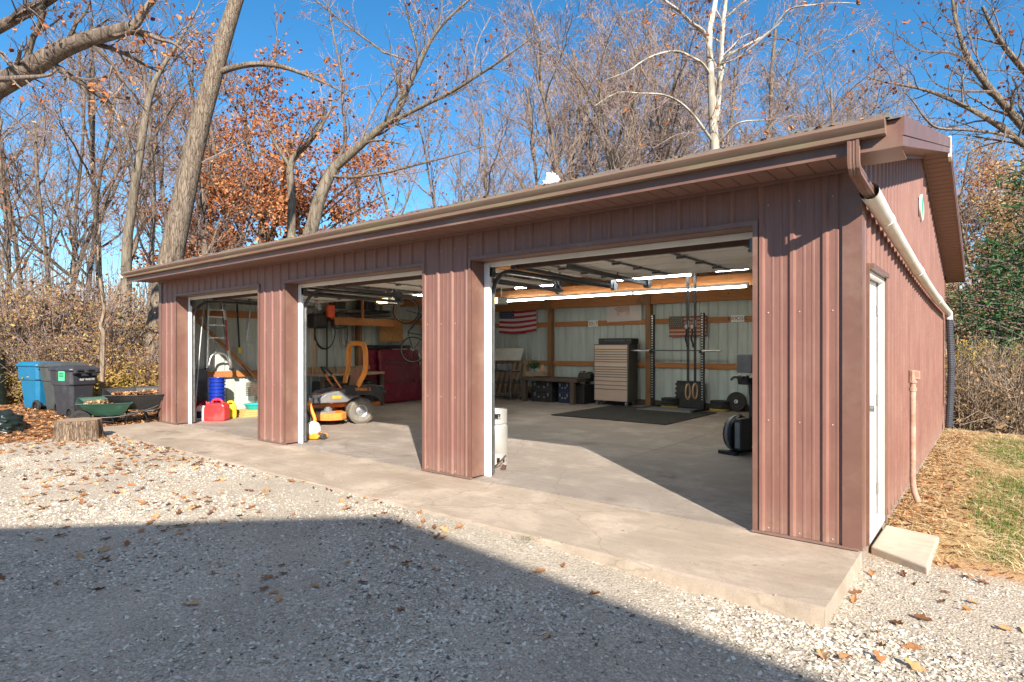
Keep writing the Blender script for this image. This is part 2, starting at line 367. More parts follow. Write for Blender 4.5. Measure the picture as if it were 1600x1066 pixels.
def island_mat(name, stops, rough=.9, trans=0, bmp=0):
    m, n, p, o = newmat(name); g_ = N(n, 'ShaderNodeNewGeometry'); c = ramp(n, g_.outputs['Random Per Island'], stops)
    n.links.new(c, p.inputs['Base Color']); p.inputs['Roughness'].default_value = rough; p.inputs['Specular IOR Level'].default_value = .25
    if trans:
        t = N(n, 'ShaderNodeBsdfTranslucent'); n.links.new(c, t.inputs[0]); ms = N(n, 'ShaderNodeMixShader'); ms.inputs[0].default_value = trans
        n.links.new(p.outputs[0], ms.inputs[1]); n.links.new(t.outputs[0], ms.inputs[2]); n.links.new(ms.outputs[0], o.inputs[0])
    return m
rng = np.random.default_rng(7)
def stone_proto(seed):
    r = np.random.default_rng(seed); v = np.array([(1, 0, 0), (-1, 0, 0), (0, 1, 0), (0, -1, 0), (0, 0, 1), (0, 0, -1), (.6, .6, .5), (-.6, -.55, .5)], float)[:6]
    v = v + r.uniform(-.32, .32, v.shape); v[:, 2] *= .52
    return (v, [(0, 2, 4), (2, 1, 4), (1, 3, 4), (3, 0, 4), (2, 0, 5), (1, 2, 5), (3, 1, 5), (0, 3, 5)])
zgv = np.vectorize(zg)
def on_apron(X, Y): return (X > -12.3) & (X < .02) & (Y > -1.2) & (Y < 9.3)
def polar(n, dmin, dmax, half=46, power=1.6):
    u = rng.uniform(0, 1, n); k = 2 - power; d = (dmin ** k + u * (dmax ** k - dmin ** k)) ** (1 / k)
    a = np.radians(YAW + rng.uniform(-half, half, n)) + 0; return CAM[0] - np.sin(a) * d, CAM[1] + np.cos(a) * d
X, Y = polar(190000, 1.9, 15)
edge = np.array([.25 * mnoise.noise(Vector((float(x) * 1.1, 3.3, 0))) for x in X])
keep = ~on_apron(X, Y) & (X > -11.6 + 2 * edge) & ((Y < .3 + .5 * edge) | (X < 0)) & (Y < .6) & (X < 6)
X = X[keep]; Y = Y[keep]; n_ = len(X)
patch = np.array([mnoise.noise(Vector((float(x) * .8, float(y) * 1.1, 21))) for x, y in zip(X, Y)]); kp_ = rng.uniform(0, 1, n_) < np.clip(.75 + 1.6 * patch, .15, 1); X = X[kp_]; Y = Y[kp_]; patch = patch[kp_]; n_ = len(X)
S_ = np.clip(rng.lognormal(math.log(.0060), .5, n_) * (1 + .8 * np.clip(patch, -.4, .6)), .0025, .017)
P_ = np.stack((X, Y, zgv(X, Y) + S_ * .15), -1)
gm_ = island_mat('crushed_stone', [(0, (.10, .09, .08)), (.07, (.16, .145, .125)), (.10, (.36, .31, .25)), (.25, (.46, .405, .335)), (.55, (.60, .54, .45)), (.8, (.70, .64, .545)), (1, (.82, .77, .67))])
scatter('crushed_stone', [stone_proto(i) for i in range(6)], P_, np.stack((S_ * rng.uniform(.8, 1.4, n_), S_, S_ * rng.uniform(.6, 1, n_)), -1), rng.uniform(0, 6.28, n_), rng.uniform(-.5, .5, (n_, 2)), gm_, seed=3,
        label='loose pale crushed stones covering the gravel driveway', cat='gravel')
# stones kicked onto the apron
na = 90; Xa = rng.uniform(-12, 0, na); Ya = -1.19 + np.abs(rng.normal(0, .16, na)); Sa = np.clip(rng.lognormal(math.log(.0045), .5, na), .002, .010)
ok_ = Ya < -.3; Xa, Ya, Sa = Xa[ok_], Ya[ok_], Sa[ok_]; na = len(Xa)
scatter('stray_stones', [stone_proto(i) for i in range(6)], np.stack((Xa, Ya, -.004 + Sa * .4), -1), Sa, rng.uniform(0, 6.28, na), rng.uniform(-.5, .5, (na, 2)), gm_, seed=4, label='small stray stones kicked onto the edge of the concrete apron', cat='gravel')
# leaf prototypes: lobed, curled
def leaf_proto(seed, k=7):
    r = np.random.default_rng(seed); L = []; cur = r.uniform(.1, .5); tw = r.uniform(-.4, .4)
    for i in range(k):
        t = i / (k - 1); wd = math.sin(math.pi * (t * .92 + .04)) * (.42 + (.16 if i % 2 else -.14)) * r.uniform(.8, 1.2); y = t * 2 - 1
        for s_ in (-1, 0, 1):
            x = s_ * wd; L.append((x, y, cur * (abs(x) * 1.2 + .35 * y * y) + tw * x * y + r.uniform(-.03, .05)))
    F = [(i * 3 + j, i * 3 + j + 1, (i + 1) * 3 + j + 1, (i + 1) * 3 + j) for i in range(k - 1) for j in (0, 1)]
    return (L, F)
lm_ = island_mat('dry_leaf', [(0, (.10, .045, .025)), (.3, (.24, .11, .05)), (.55, (.38, .18, .075)), (.8, (.50, .27, .12)), (1, (.56, .37, .21))], .8)
LP = [leaf_proto(i) for i in range(6)]
def leaves_on(name, X, Y, smin, smax, lab, z0=None, m=lm_, seed=5):
    n = len(X); S = rng.uniform(smin, smax, n); Z = (zgv(X, Y) if z0 is None else np.full(n, z0)) + .008
    return scatter(name, LP, np.stack((X, Y, Z), -1), S, rng.uniform(0, 6.28, n), rng.normal(0, .28, (n, 2)), m, seed=seed, label=lab, cat='leaves')
X, Y = polar(22000, 2.6, 15, 44, .2); dens = np.array([mnoise.noise(Vector((float(x) * .7, float(y) * .9, 9))) for x, y in zip(X, Y)])
pr = np.clip((-X - 1.5) / 9, .03, 1) * np.clip(.55 + 1.4 * dens, .05, 1) * np.clip((Y + 4.3) / 2.8, .05, 1)
keep = ~on_apron(X, Y) & (rng.uniform(0, 1, len(X)) < pr * 1.0) & (Y < 1.0) & (X < 3)
leaves_on('fallen_leaves', X[keep], Y[keep], .022, .055, 'scattered brown oak leaves lying on the gravel driveway')
X = rng.uniform(.02, 3.2, 260); Y = rng.uniform(-1.6, .3, 260); k_ = rng.uniform(0, 1, 260) < .22
leaves_on('fallen_leaves', X[k_], Y[k_], .03, .06, 'few curled brown leaves on gravel beside the apron corner', seed=9)
# carpet of leaves on the soil at left and under the trees
X = rng.uniform(-24, -11.2, 30000); Y = rng.uniform(-7, 9, 30000); k_ = (X < -11.5 + np.array([mnoise.noise(Vector((float(y) * .8, 2, 1))) for y in Y])) | (rng.uniform(0, 1, 30000) < .3)
k_ &= ~on_apron(X, Y)
leaves_on('leaf_litter', X[k_], Y[k_], .028, .06, 'dense carpet of brown fallen leaves under the trees left of the garage', seed=11)
X = rng.uniform(0.0, 14, 9000); Y = rng.uniform(9.0, 22, 9000)
leaves_on('leaf_litter', X, Y, .03, .06, 'brown fallen leaves on the slope behind the lawn', seed=12)
# leaves against the side wall and round the concrete step
X = np.abs(rng.normal(0, .28, 2600)) + .02; Y = rng.uniform(.35, 9, 2600)
leaves_on('leaf_drift', X, Y, .018, .04, 'drift of reddish dead leaves along the side wall foundation', seed=13)
# straw
n_ = 26000; X = .02 + rng.uniform(0, 1, n_) ** 1.2 * 7; Y = rng.uniform(.55, 10.2, n_)
d_ = np.array([mnoise.noise(Vector((float(x) * .9 + 5, float(y) * .8, 4))) for x, y in zip(X, Y)]); k_ = (rng.uniform(0, 1, n_) < .75 - .6 * d_ - .4 * (np.clip(1.0 - Y, 0, 1)))
X = X[k_]; Y = Y[k_]; n_ = len(X); S = np.stack((np.full(n_, 1.0), rng.uniform(.05, .16, n_), np.ones(n_)), -1)
blade = ([(-.0022, -1, 0), (.0022, -1, 0), (.0022, 0, .012), (-.0022, 0, .012), (.0015, 1, 0), (-.0015, 1, 0)], [(0, 1, 2, 3), (3, 2, 4, 5)])
sm_ = island_mat('straw', [(0, (.38, .25, .11)), (.5, (.62, .46, .24)), (1, (.78, .66, .42))], .8)
scatter('straw', [blade], np.stack((X, Y, zgv(X, Y) + rng.uniform(.004, .03, n_)), -1), S, rng.normal(1.1, .9, n_), rng.normal(0, .16, (n_, 2)), sm_, label='dry yellow straw spread over the sloping lawn', cat='straw')
n_ = 130000; X = rng.uniform(.5, 7, n_) ** 1.0; Y = rng.uniform(.4, 10.5, n_)
d_ = np.array([mnoise.noise(Vector((float(x) * 1.0, float(y) * .55, 14))) + .35 * mnoise.noise(Vector((float(x) * 4, float(y) * 3, 14))) for x, y in zip(X, Y)]); 
gc_ = [(at(x_, y_, Z=-.2), r_) for x_, y_, r_ in ((1585, 860, .3), (1598, 830, .35), (1560, 812, .3), (1545, 800, .3), (1590, 775, .5), (1500, 745, .35), (1600, 720, .8), (1560, 890, .15), (1570, 830, .3))]
for q_, r_ in gc_: d_ = np.maximum(d_, .75 * np.exp(-((X - q_.x) ** 2 + ((Y - q_.y) * .55) ** 2) / r_ ** 2) + .5 * d_)
k_ = d_ > .27 + .25 * rng.uniform(-1, 1, len(X)) + .35 * np.clip((1.6 - X), -.3, 1)
X = X[k_]; Y = Y[k_]; n_ = len(X)
gb = ([(-.0022, 0, 0), (.0022, 0, 0), (.0015, .25, .7), (-.0015, .25, .7), (0, .7, 1.1)], [(0, 1, 2, 3), (3, 2, 4, 4)])
gb = ([(-.0022, 0, 0), (.0022, 0, 0), (.0016, .25, .7), (-.0016, .25, .7)], [(0, 1, 2, 3)])
hh = rng.uniform(.03, .075, n_)
scatter('grass', [gb], np.stack((X, Y, zgv(X, Y)), -1), np.stack((np.full(n_, 1.3), hh * 1.2, hh), -1), rng.uniform(0, 6.28, n_), rng.normal(0, .3, (n_, 2)), island_mat('grass_blade', [(0, (.05, .11, .02)), (.6, (.11, .20, .035)), (1, (.26, .30, .08))], .7, .25), label='patches of short green grass growing through the straw', cat='grass')

# ------------------------------------------------------------------ concrete
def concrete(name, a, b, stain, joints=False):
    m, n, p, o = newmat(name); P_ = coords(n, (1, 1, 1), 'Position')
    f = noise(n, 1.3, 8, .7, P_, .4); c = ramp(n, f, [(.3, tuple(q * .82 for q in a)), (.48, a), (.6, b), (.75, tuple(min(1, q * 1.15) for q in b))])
    s_ = noise(n, .55, 6, .75, coords(n, (1, 2.2, 1), 'Position'), .8); c = mixc(n, ramp(n, s_, [(.45, (0, 0, 0)), (.62, (.85,) * 3)]), c, stain)
    gq = noise(n, 7, 8, .8, P_, .6); c = mixc(n, ramp(n, gq, [(.52, (0, 0, 0)), (.66, (.5,) * 3)]), c, tuple(q * .8 for q in stain)); sw = noise(n, 2.5, 4, .6, coords(n, (.6, 7, 1), 'Position')); c = mixc(n, ramp(n, sw, [(.5, (0, 0, 0)), (.7, (.22,) * 3)]), c, tuple(min(1, q * 1.25) for q in b))
    gr_ = noise(n, 140, 3, .6, P_); c = mixc(n, .35, c, ramp(n, gr_, [(.3, tuple(q * .7 for q in b)), (.7, tuple(min(1, q * 1.25) for q in b))]))
    v = N(n, 'ShaderNodeTexVoronoi', feature='DISTANCE_TO_EDGE'); v.inputs['Scale'].default_value = .42
    dn = N(n, 'ShaderNodeTexNoise'); dn.inputs['Scale'].default_value = 2; dn.inputs['Detail'].default_value = 5; n.links.new(P_, dn.inputs[0])
    ad = N(n, 'ShaderNodeVectorMath', operation='MULTIPLY_ADD'); n.links.new(dn.outputs['Color'], ad.inputs[0]); ad.inputs[1].default_value = (.35,) * 3; n.links.new(P_, ad.inputs[2]); n.links.new(ad.outputs[0], v.inputs[0])
    c = mixc(n, ramp(n, v.outputs['Distance'], [(0, (.35,) * 3), (.004, (0, 0, 0))]), c, tuple(q * .4 for q in a))
    # oil drips and dark tyre scuffs
    oil = noise(n, 1.1, 3, .5, coords(n, (1, 1, 1), 'Position'), .3); c = mixc(n, ramp(n, oil, [(.66, (0, 0, 0)), (.72, (.55,) * 3)]), c, tuple(q * .45 for q in a))
    sp_ = noise(n, 9, 3, .5, P_); c = mixc(n, ramp(n, sp_, [(.70, (0, 0, 0)), (.74, (.6,) * 3)]), c, tuple(q * .4 for q in a))
    n.links.new(c, p.inputs['Base Color']); rr = ramp(n, s_, [(.4, (.82,) * 3), (.7, (.55,) * 3)]); n.links.new(rr, p.inputs['Roughness'])
    h = mixc(n, .5, f, gr_); bump(n, p, h, .25, .006); return m
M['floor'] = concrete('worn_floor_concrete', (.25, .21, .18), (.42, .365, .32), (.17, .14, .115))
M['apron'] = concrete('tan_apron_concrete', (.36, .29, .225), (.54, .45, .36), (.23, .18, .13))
fl = MB()
for a_, b_ in ((-12.19, -9.15), (-9.142, -6.1), (-6.092, -3.05), (-3.042, 0)):
    fl.b(a_, b_, .035, 3.1, -.12, 0); fl.b(a_, b_, 3.108, 6.2, -.12, 0); fl.b(a_, b_, 6.208, 9.25, -.12, 0)
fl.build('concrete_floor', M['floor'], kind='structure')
ap = MB()   # apron with a slightly wandering front edge, in three pours with joints
def apron_front(x): return -1.2 + .012 * math.sin(x * 2.1)
for x0, x1 in ((-12.25, -8.02), (-8.005, -4.2), (-4.185, 0.012)):
    k = 60; xs_ = [lerp(x0, x1, i / k) for i in range(k + 1)]; rows = []
    for yy, zz in ((.02, -.3), (.02, -.004), (-.4, -.006), (-1.17, -.012)): rows.append([(x, yy, zz) for x in xs_])
    rows.append([(x, apron_front(x) + .012 * mnoise.noise(Vector((x * 6, 0, 0))), -.022) for x in xs_]); rows.append([(x, apron_front(x) - .004, -.32) for x in xs_])
    ap.sheet(rows[::-1])
    for x in (x0, x1): ap.add([(x, .02, -.3), (x, .02, -.004), (x, -.4, -.006), (x, -1.17, -.012), (x, apron_front(x), -.022), (x, apron_front(x) - .004, -.32)], [(0, 1, 2, 3, 4, 5)])
ap.b(-12.2, .008, -1.1, .03, -.3, -.03)
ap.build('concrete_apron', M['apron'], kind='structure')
# step at the side door
st = MB(); c4 = [(.03, 1.10), (.415, 1.0), (.40, .10), (.02, .38)]
st.prism([(x, y, -.30) for x, y in c4][::-1], (0, 0, .245)); so_ = st.build('concrete_step', M['concrete_step'], bevel=.012)
tag(so_, 'pale concrete slab step on the ground below the white side door', 'step')
# ------------------------------------------------------------------ the garage
W_ = -12.19; D_ = 9.25; H_ = 2.775; DH = 2.444; OH = .47; EX = .295; SL = .2434; REC = .198
DOORS = [(-3.797, -.752), (-7.606, -4.594), (-11.413, -8.407)]
gar = thing('garage', 'long brown ribbed metal pole garage with three open bays and a gutter along its eave', 'garage')
def prof(a0, a1, phase, rib=.2286, sgn=1):
    """breakpoints (u, h) of ribbed steel between a0 and a1"""
    pts = []
    k = math.floor((a0 - phase) / rib) - 1
    while phase + k * rib < a1 + rib:
        c = phase + k * rib
        pts += [(c - .028, 0), (c - .012, .019), (c + .012, .019), (c + .028, 0)]
        for e in (.083, .146): pts += [(c + e - .012, 0), (c + e - .006, .0025), (c + e + .006, .0025), (c + e + .012, 0)]
        k += 1
    def h(u):
        for (p, a), (q, b_) in zip(pts, pts[1:]):
            if p <= u <= q: return a + (b_ - a) * (u - p) / max(1e-9, q - p)
        return 0
    return [(a0, h(a0))] + [(u, v) for u, v in pts if a0 < u < a1] + [(a1, h(a1))]
def ribs(mb, a0, a1, z0, z1, place, phase):
    P_ = prof(a0, a1, phase); f0 = z0 if callable(z0) else (lambda u: z0); f1 = z1 if callable(z1) else (lambda u: z1)
    mb.sheet([[place(u, h, f0(u)) for u, h in P_], [place(u, h, f1(u)) for u, h in P_]])
def flat_screws(mb, pts):
    for p, nrm in pts:
        q = Vector(p); mb.lathe([(.0065, 0), (.006, .004), (0, .005)], q, 6, axis=nrm)
PHF = -.226
front = lambda u, h, z: (u, -h, z)
sidep = lambda u, h, z: (h, u, z)
leftp = lambda u, h, z: (W_ - h, u, z)
backp = lambda u, h, z: (u, D_ + h, z)
zgab = lambda Y: 2.75 + SL * (min(Y, D_ - Y) + OH)
mb = MB()
edges = [W_ + .0] + [v for d in DOORS[::-1] for v in d] + [0]
pil = [(W_ + .1, -11.413), (-8.407, -7.606), (-4.594, -3.797), (-.752, -.105)]
for a, b_ in pil: ribs(mb, a, b_, .022, DH, front, PHF)
ribs(mb, W_ + .1, -.105, DH, H_, front, PHF)
mb.build('front_wall', M['brown'], gar)
scr = MB()
for a, b_ in pil:
    k = math.floor((a - PHF) / .2286)
    for i in range(k, k + 6):
        c = PHF + i * .2286
        for z in (.05, .9, 1.75, 2.6):
            for e in (.052,):
                if a + .01 < c + e < b_ - .01: flat_screws(scr, [((c + e, 0, z), (0, -1, 0))])
for i in range(0, 40):
    c = .15 + i * .2286
    for z in (.08, .98, 1.28, 2.1):
        if c < D_ - .1 and not (.2 < c < 1.25 and z < 2.1): flat_screws(scr, [((.0, c + .05, z), (1, 0, 0))])
scr.build('screws', mat('screw_head', (.50, .36, .31), .4), gar)
for bx in (((-.107, .006, -.022, -.016, .018, H_), (.006, .021, -.022, .09, .018, H_)), ((W_ - .02, W_ + .107, -.022, -.016, .018, H_), (W_ - .021, W_ - .02, -.016, .1, .018, H_)), ((.0215, .024, D_ - .1, D_ + .02, -.05, H_),)):
    mb = MB()
    for q in bx: mb.b(*q)
    mb.build('corner_trim', M['brown_trim'], gar)
M['base_trim'] = mat('base_trim', (.20, .12, .10), .5)
for a, b_ in ((W_, -11.413), (-8.407, -7.606), (-4.594, -3.797), (-.752, .004)): mb = MB(); mb.b(a, b_, -.028, .0, .004, .021); mb.build('base_trim', M['base_trim'], gar)
mb = MB()      # right gable wall with door hole
SY0, SY1, SZ = .30, 1.17, 2.075
for a, b_, z0 in ((.02, SY0, -.03), (SY0, SY1, SZ), (SY1, D_ / 2, -.06), (D_ / 2, D_, -.06)): ribs(mb, a, b_, z0, zgab, sidep, .15)
mb.build('gable_wall', M['brown'], gar)
mb = MB()
for a, b_ in ((.0, D_ / 2), (D_ / 2, D_)): ribs(mb, a, b_, -.05, zgab, leftp, .15)
mb.build('gable_wall', M['brown'], gar)
mb = MB(); ribs(mb, W_, 0, -.05, H_, backp, PHF); mb.build('rear_wall', M['brown'], gar)
# foundation edge under the side wall
mb = MB(); mb.b(-.3, -.004, .02, D_, -.9, -.02); mb.b(W_ + .004, W_ + .3, .02, D_, -.6, -.02); mb.b(W_ + .31, -.31, D_ - .3, D_ - .004, -.6, -.13)
mb.build('foundation', mat('foundation_concrete', (.42, .34, .26), .9, 0, .15, 8, .3, 50), gar)
# inside faces of the steel
o_ = .006
mb = MB(); ribs(mb, W_ + .05, -.05, .0, H_ + .05, lambda u, h, z: (u, D_ - o_ - .02 + h, z), PHF); mb.build('rear_wall_inside', M['liner'], gar)
mb = MB()
for a, b_ in ((.05, D_ / 2), (D_ / 2, D_ - .03)): ribs(mb, a, b_, .0, zgab, lambda u, h, z: (W_ + o_ + .02 - h, u, z), .15)
mb.build('left_wall_inside', M['liner'], gar)
mb = MB()
for a, b_, z0 in ((.05, SY0, 0), (SY0, SY1, SZ), (SY1, D_ / 2, 0), (D_ / 2, D_ - .03, 0)): ribs(mb, a, b_, z0, zgab, lambda u, h, z: (-o_ - .02 + h, u, z), .15)
mb.build('right_wall_inside', M['liner'], gar)
mb = MB()
for a, b_ in pil: mb.b(a + .004, b_ - .004, REC + .04, REC + .045, 0, DH)
mb.b(W_ + .05, -.05, REC + .04, REC + .045, DH + .002, 3.0); mb.build('front_wall_inside', M['liner'], gar)
# returns and white frames of the three openings
for a, b_ in DOORS:
    mb = MB(); mb.b(a - .006, a, -.004, REC, .02, DH); mb.b(b_, b_ + .006, -.004, REC, .02, DH); mb.b(a - .006, b_ + .006, -.004, REC, DH, DH + .006)
    mb.b(a - .045, a - .0065, -.024, -.020, .022, DH + .045); mb.b(b_ + .0065, b_ + .045, -.024, -.020, .022, DH + .045); mb.b(a - .006, b_ + .006, -.024, -.0045, DH + .0065, DH + .045)
    mb.build('door_return', M['brown_trim'], gar)
    for q in ((a, a + .085), (b_ - .05, b_)): mb = MB(); mb.b(*q, REC + .001, REC + .037, .004, DH - .002); mb.build('door_jamb', M['white'], gar, bevel=.003)
    mb = MB(); mb.b(a + .0855, b_ - .0505, REC + .001, REC + .037, DH - .055, DH - .002); mb.build('door_head', M['cream'], gar, bevel=.003)
    # overhead door, rolled up under the roof
    dr = bpy.data.objects.new('overhead_door', None); C.objects.link(dr); dr.parent = gar
    zb = 2.47; mb = MB(); edge = MB(); hts = [MB() for _ in range(4)]; Y = .72
    for k in range(4):
        y0 = Y + k * .53; y1 = y0 + .522; n = 9; rows = []
        for i in range(n + 1):
            yy = lerp(y0, y1, i / n); rows.append([(a + .03, yy, zb + (.014 if i % 2 == 1 else 0)), (b_ - .03, yy, zb + (.014 if i % 2 == 1 else 0))])
        mb.sheet(rows); mb.b(a + .03, b_ - .03, y0, y1, zb + .04, zb + .046); mb.b(a + .03, b_ - .03, y1 + .0005, y1 + .0035, zb - .004, zb + .04)
        for ht, f in zip(hts, (.12, .37, .63, .88)):
            x = lerp(a, b_, f)
            ht.b(x - .022, x + .022, y0 + .03, y0 + .47, zb - .011, zb - .0045)
            if k < 3: ht.b(x - .05, x + .05, y1 - .035, y1 + .035, zb - .016, zb - .0115); ht.cyl((x - .055, y1, zb - .026), (x + .055, y1, zb - .026), .010, 8)
    mb.build('door_section', M['cream'], dr)
    edge.b(a + .02, b_ - .02, Y - .055, Y - .001, zb - .055, zb + .05); edge.build('bottom_edge', mat('brown_seal', (.10, .06, .05), .6), dr)
    for ht in hts: ht.build('hinge_strip', M['dark_steel'], dr)
    for sx, xe in ((1, a), (-1, b_)):
        tr = MB(); x = xe + sx * .055
        path = [(x, REC + .09, .03), (x, REC + .09, 2.05)] + [(x, REC + .09 + .33 * (1 - math.cos(t)), 2.05 + .33 * math.sin(t)) for t in [R(15 * i) for i in range(1, 7)]] + [(x, 3.05, 2.385)]
        tr.tube(path, .026, 6); tr.build('track', M['dark_steel'], dr, smooth=40)
        sp = MB(); xs_ = x + sx * .05
        sp.tube([(xs_, .62, 2.44), (xs_, 3.0, 2.39)], .024, 8); sp.cyl((xs_ - .03, 3.02, 2.385), (xs_ + .03, 3.02, 2.385), .06, 16); sp.b(xs_ - .02, xs_ + .02, 2.9, 3.05, 2.36, 2.62); sp.build('spring', M['dark_steel'], dr, smooth=40)
        hg = MB(); hg.bar((x, 3.0, 2.40), (x, 3.0, 2.85), .03, .005); hg.bar((x, 3.0, 2.42), (x, 2.5, 2.85), .03, .005); hg.b(x - .03, x + .03, .20, .3, 2.28, 2.42); hg.build('bracket', M['dark_steel'], dr)
    if a > -4.5:      # second rail with hanger, beside the left spring
        rl = MB(); rl.bar((a + .62, 1.0, 2.44), (a + .62, 3.05, 2.40), .05, .05); rl.cyl((a + .58, 3.08, 2.4), (a + .66, 3.08, 2.4), .06, 14); rl.bar((a + .62, 2.2, 2.45), (a + .62, 2.2, 2.8), .02, .004); rl.build('rail', M['dark_steel'], dr)
# side door
sdr = bpy.data.objects.new('side_door', None); C.objects.link(sdr); sdr.parent = gar
mb = MB(); mb.b(-.12, .012, SY0, SY0 + .035, -.02, SZ); mb.b(-.12, .012, SY1 - .035, SY1, -.02, SZ); mb.b(-.12, .012, SY0 + .0355, SY1 - .0355, SZ - .035, SZ); mb.b(-.13, .02, SY0 + .0355, SY1 - .0355, -.03, .015)
mb.build('frame', M['white'], sdr, bevel=.003)
mb = MB(); mb.b(-.085, -.045, SY0 + .042, SY1 - .042, .016, SZ - .042); lf_ = mb.build('leaf', M['white'], sdr, bevel=.003)
mb = MB(); mb.b(-.044, -.03, SY0 + .0355, SY0 + .0415, .016, SZ - .036); mb.b(-.044, -.03, SY1 - .0415, SY1 - .0355, .016, SZ - .036); mb.b(-.044, -.03, SY0 + .042, SY1 - .042, SZ - .0415, SZ - .036); mb.build('weather_strip', M['grey_plastic'], sdr)
for z_ in (.25, 1.02, 1.8): mb = MB(); mb.cyl((-.028, SY1 - .045, z_ - .045), (-.028, SY1 - .045, z_ + .045), .008, 8); mb.build('hinge', M['steel'], sdr)
for y0_, z0_, z1_ in ((SY0 + .12, .15, .9), (SY0 + .46, .15, .9), (SY0 + .12, 1.05, 1.9), (SY0 + .46, 1.05, 1.9)): mb = MB(); mb.b(-.0448, -.040, y0_, y0_ + .27, z0_, z1_); mb.build('raised_panel', M['white'], lf_, bevel=.002)
mb = MB(); mb.lathe([(.03, 0), (.03, .008), (.012, .012), (.012, .04), (.028, .045), (.028, .07), (0, .075)], (-.034, SY0 + .11, 1.0), 14, axis=(1, 0, 0)); mb.build('door_knob', M['steel'], sdr, smooth=40)
mb = MB(); mb.b(.004, .024, SY0 - .04, SY0 - .001, -.03, SZ + .04); mb.b(.004, .024, SY1 + .001, SY1 + .04, -.06, SZ + .04); mb.b(.004, .05, SY0 - .001, SY1 + .001, SZ + .001, SZ + .04); mb.build('door_trim', M['brown_trim'], sdr)
# roof
XR = EX; XL = W_ - EX - .05; YF = -OH; YB = D_ + OH; YM = D_ / 2
zb_ = lambda Y: 2.75 + SL * (min(Y, D_ - Y) + OH)
zt_ = lambda Y: zb_(Y) + .19
mb = MB()
mb.sheet([[(x, YF - .03, zt_(YF) - .002), (x, YM, zt_(YM) + .005), (x, YB + .03, zt_(YB) - .002)] for x in (XL - .01, XR + .012)])
mb.sheet([[(x, YF - .03, zt_(YF) - .016), (x, YM, zt_(YM) - .009), (x, YB + .03, zt_(YB) - .016)] for x in (XL - .01, XR + .012)])
for x in (XL - .01, XR + .012):
    mb.add([(x, YF - .03, zt_(YF) - .016), (x, YM, zt_(YM) - .009), (x, YM, zt_(YM) + .005), (x, YF - .03, zt_(YF) - .002)], [(0, 1, 2, 3)]); mb.add([(x, YB + .03, zt_(YB) - .016), (x, YM, zt_(YM) - .009), (x, YM, zt_(YM) + .005), (x, YB + .03, zt_(YB) - .002)], [(0, 1, 2, 3)])
mb.add([(XL - .01, YF - .03, zt_(YF) - .016), (XR + .012, YF - .03, zt_(YF) - .016), (XR + .012, YF - .03, zt_(YF) - .002), (XL - .01, YF - .03, zt_(YF) - .002)], [(0, 1, 2, 3)])
rs = random.Random(4)       # shingle tabs standing along the edge
x = XL
while x < XR - .2:
    l = rs.uniform(.25, .4); zz = zt_(YF - .03) + .0; mb.b(x, x + l - .006, YF - .05, YF + .12, zz + rs.uniform(.0, .004), zz + rs.uniform(.022, .036)); x += l
mb.build('roof', M['roofing'], gar)
mb = MB()      # underside deck
for y0, y1 in ((YF + .5, YM), (YM, YB - .5)): mb.sheet([[(x, y, zt_(y) - .03) for y in (y0, y1)] for x in (XL + .3, XR - .3)])
mb.build('roof_deck', M['pallet'], gar)
for q in ((YF, YF + .02), (YB - .02, YB)): mb = MB(); mb.b(XL, XR - .003, *q, 2.75, 2.925); mb.build('fascia', M['brown_trim'], gar)
for x0, x1 in ((XR - .0025, XR + .02), (XL - .02, XL - .0005)):
    mb = MB()
    for y0, y1 in ((YF, YM), (YM, YB)):
        for lo, hi, off in ((0, .062, .0), (.0625, .068, -.006), (.0685, .19, .006)):
            a0, a1 = (x0, x1 + off) if x0 > 0 else (x0 - off, x1)
            q = [(a0, y0, zb_(y0) + lo), (a0, y1, zb_(y1) + lo), (a0, y1, zb_(y1) + hi), (a0, y0, zb_(y0) + hi)]
            mb.prism(q, (a1 - a0, 0, 0))
    mb.build('rake_trim', M['brown_trim'], gar)
mb = MB(); mb.prism([(XR + .0, YM - .04, zb_(YM) - .06), (XR + .0, YM + .06, zb_(YM) - .10), (XR, YM + .06, zb_(YM) + .2), (XR, YM - .04, zb_(YM) + .205)], (.034, 0, 0)); mb.build('ridge_cap', M['pvc'], gar)
mb = MB()      # eave soffit with panel grooves
n = 92
for i in range(n):
    x0 = lerp(XL, -.0, i / n); x1 = lerp(XL, -.0, (i + 1) / n) - .009; mb.b(x0, x1, YF + .021, -.02, H_ + .002, H_ + .008)
mb.b(XL, XR - .01, YF + .021, -.02, H_ + .0085, H_ + .012); mb.b(W_, -.0, -.040, -.023, H_ - .022, H_ + .001); mb.b(.001, XR - .004, YF + .021, -.0205, H_ + .002, H_ + .008)
mb.build('soffit', M['soffit'], gar)
mb = MB()      # rake soffit
def rs_panel(x0, x1, y0, y1):
    m_ = 40
    for i in range(m_):
        a = lerp(y0, y1, i / m_); b_ = lerp(y0, y1, (i + 1) / m_) - .012
        mb.prism([(x0, a, zb_(a) + .012), (x1, a, zb_(a) + .012), (x1, b_, zb_(b_) + .012), (x0, b_, zb_(b_) + .012)], (0, 0, .005))
    mb.prism([(x0, y0, zb_(y0) + .019), (x1, y0, zb_(y0) + .019), (x1, y1, zb_(y1) + .019), (x0, y1, zb_(y1) + .019)], (0, 0, .004))
rs_panel(XL + .01, W_ - .022, 0, YM); rs_panel(XL + .01, W_ - .022, YM, YB - .02); mb.build('rake_soffit', M['soffit'], gar); mb = MB(); rs_panel(.022, XR - .004, .0, YM); rs_panel(.022, XR - .004, YM, YB - .02)
for y0, y1 in ((.05, YM), (YM, D_)): mb.prism([(.021, y0, zb_(y0) - .022), (.021, y1, zb_(y1) - .022), (.021, y1, zb_(y1) + .01), (.021, y0, zb_(y0) + .01)], (.016, 0, 0))
mb.build('rake_soffit', M['soffit'], gar)
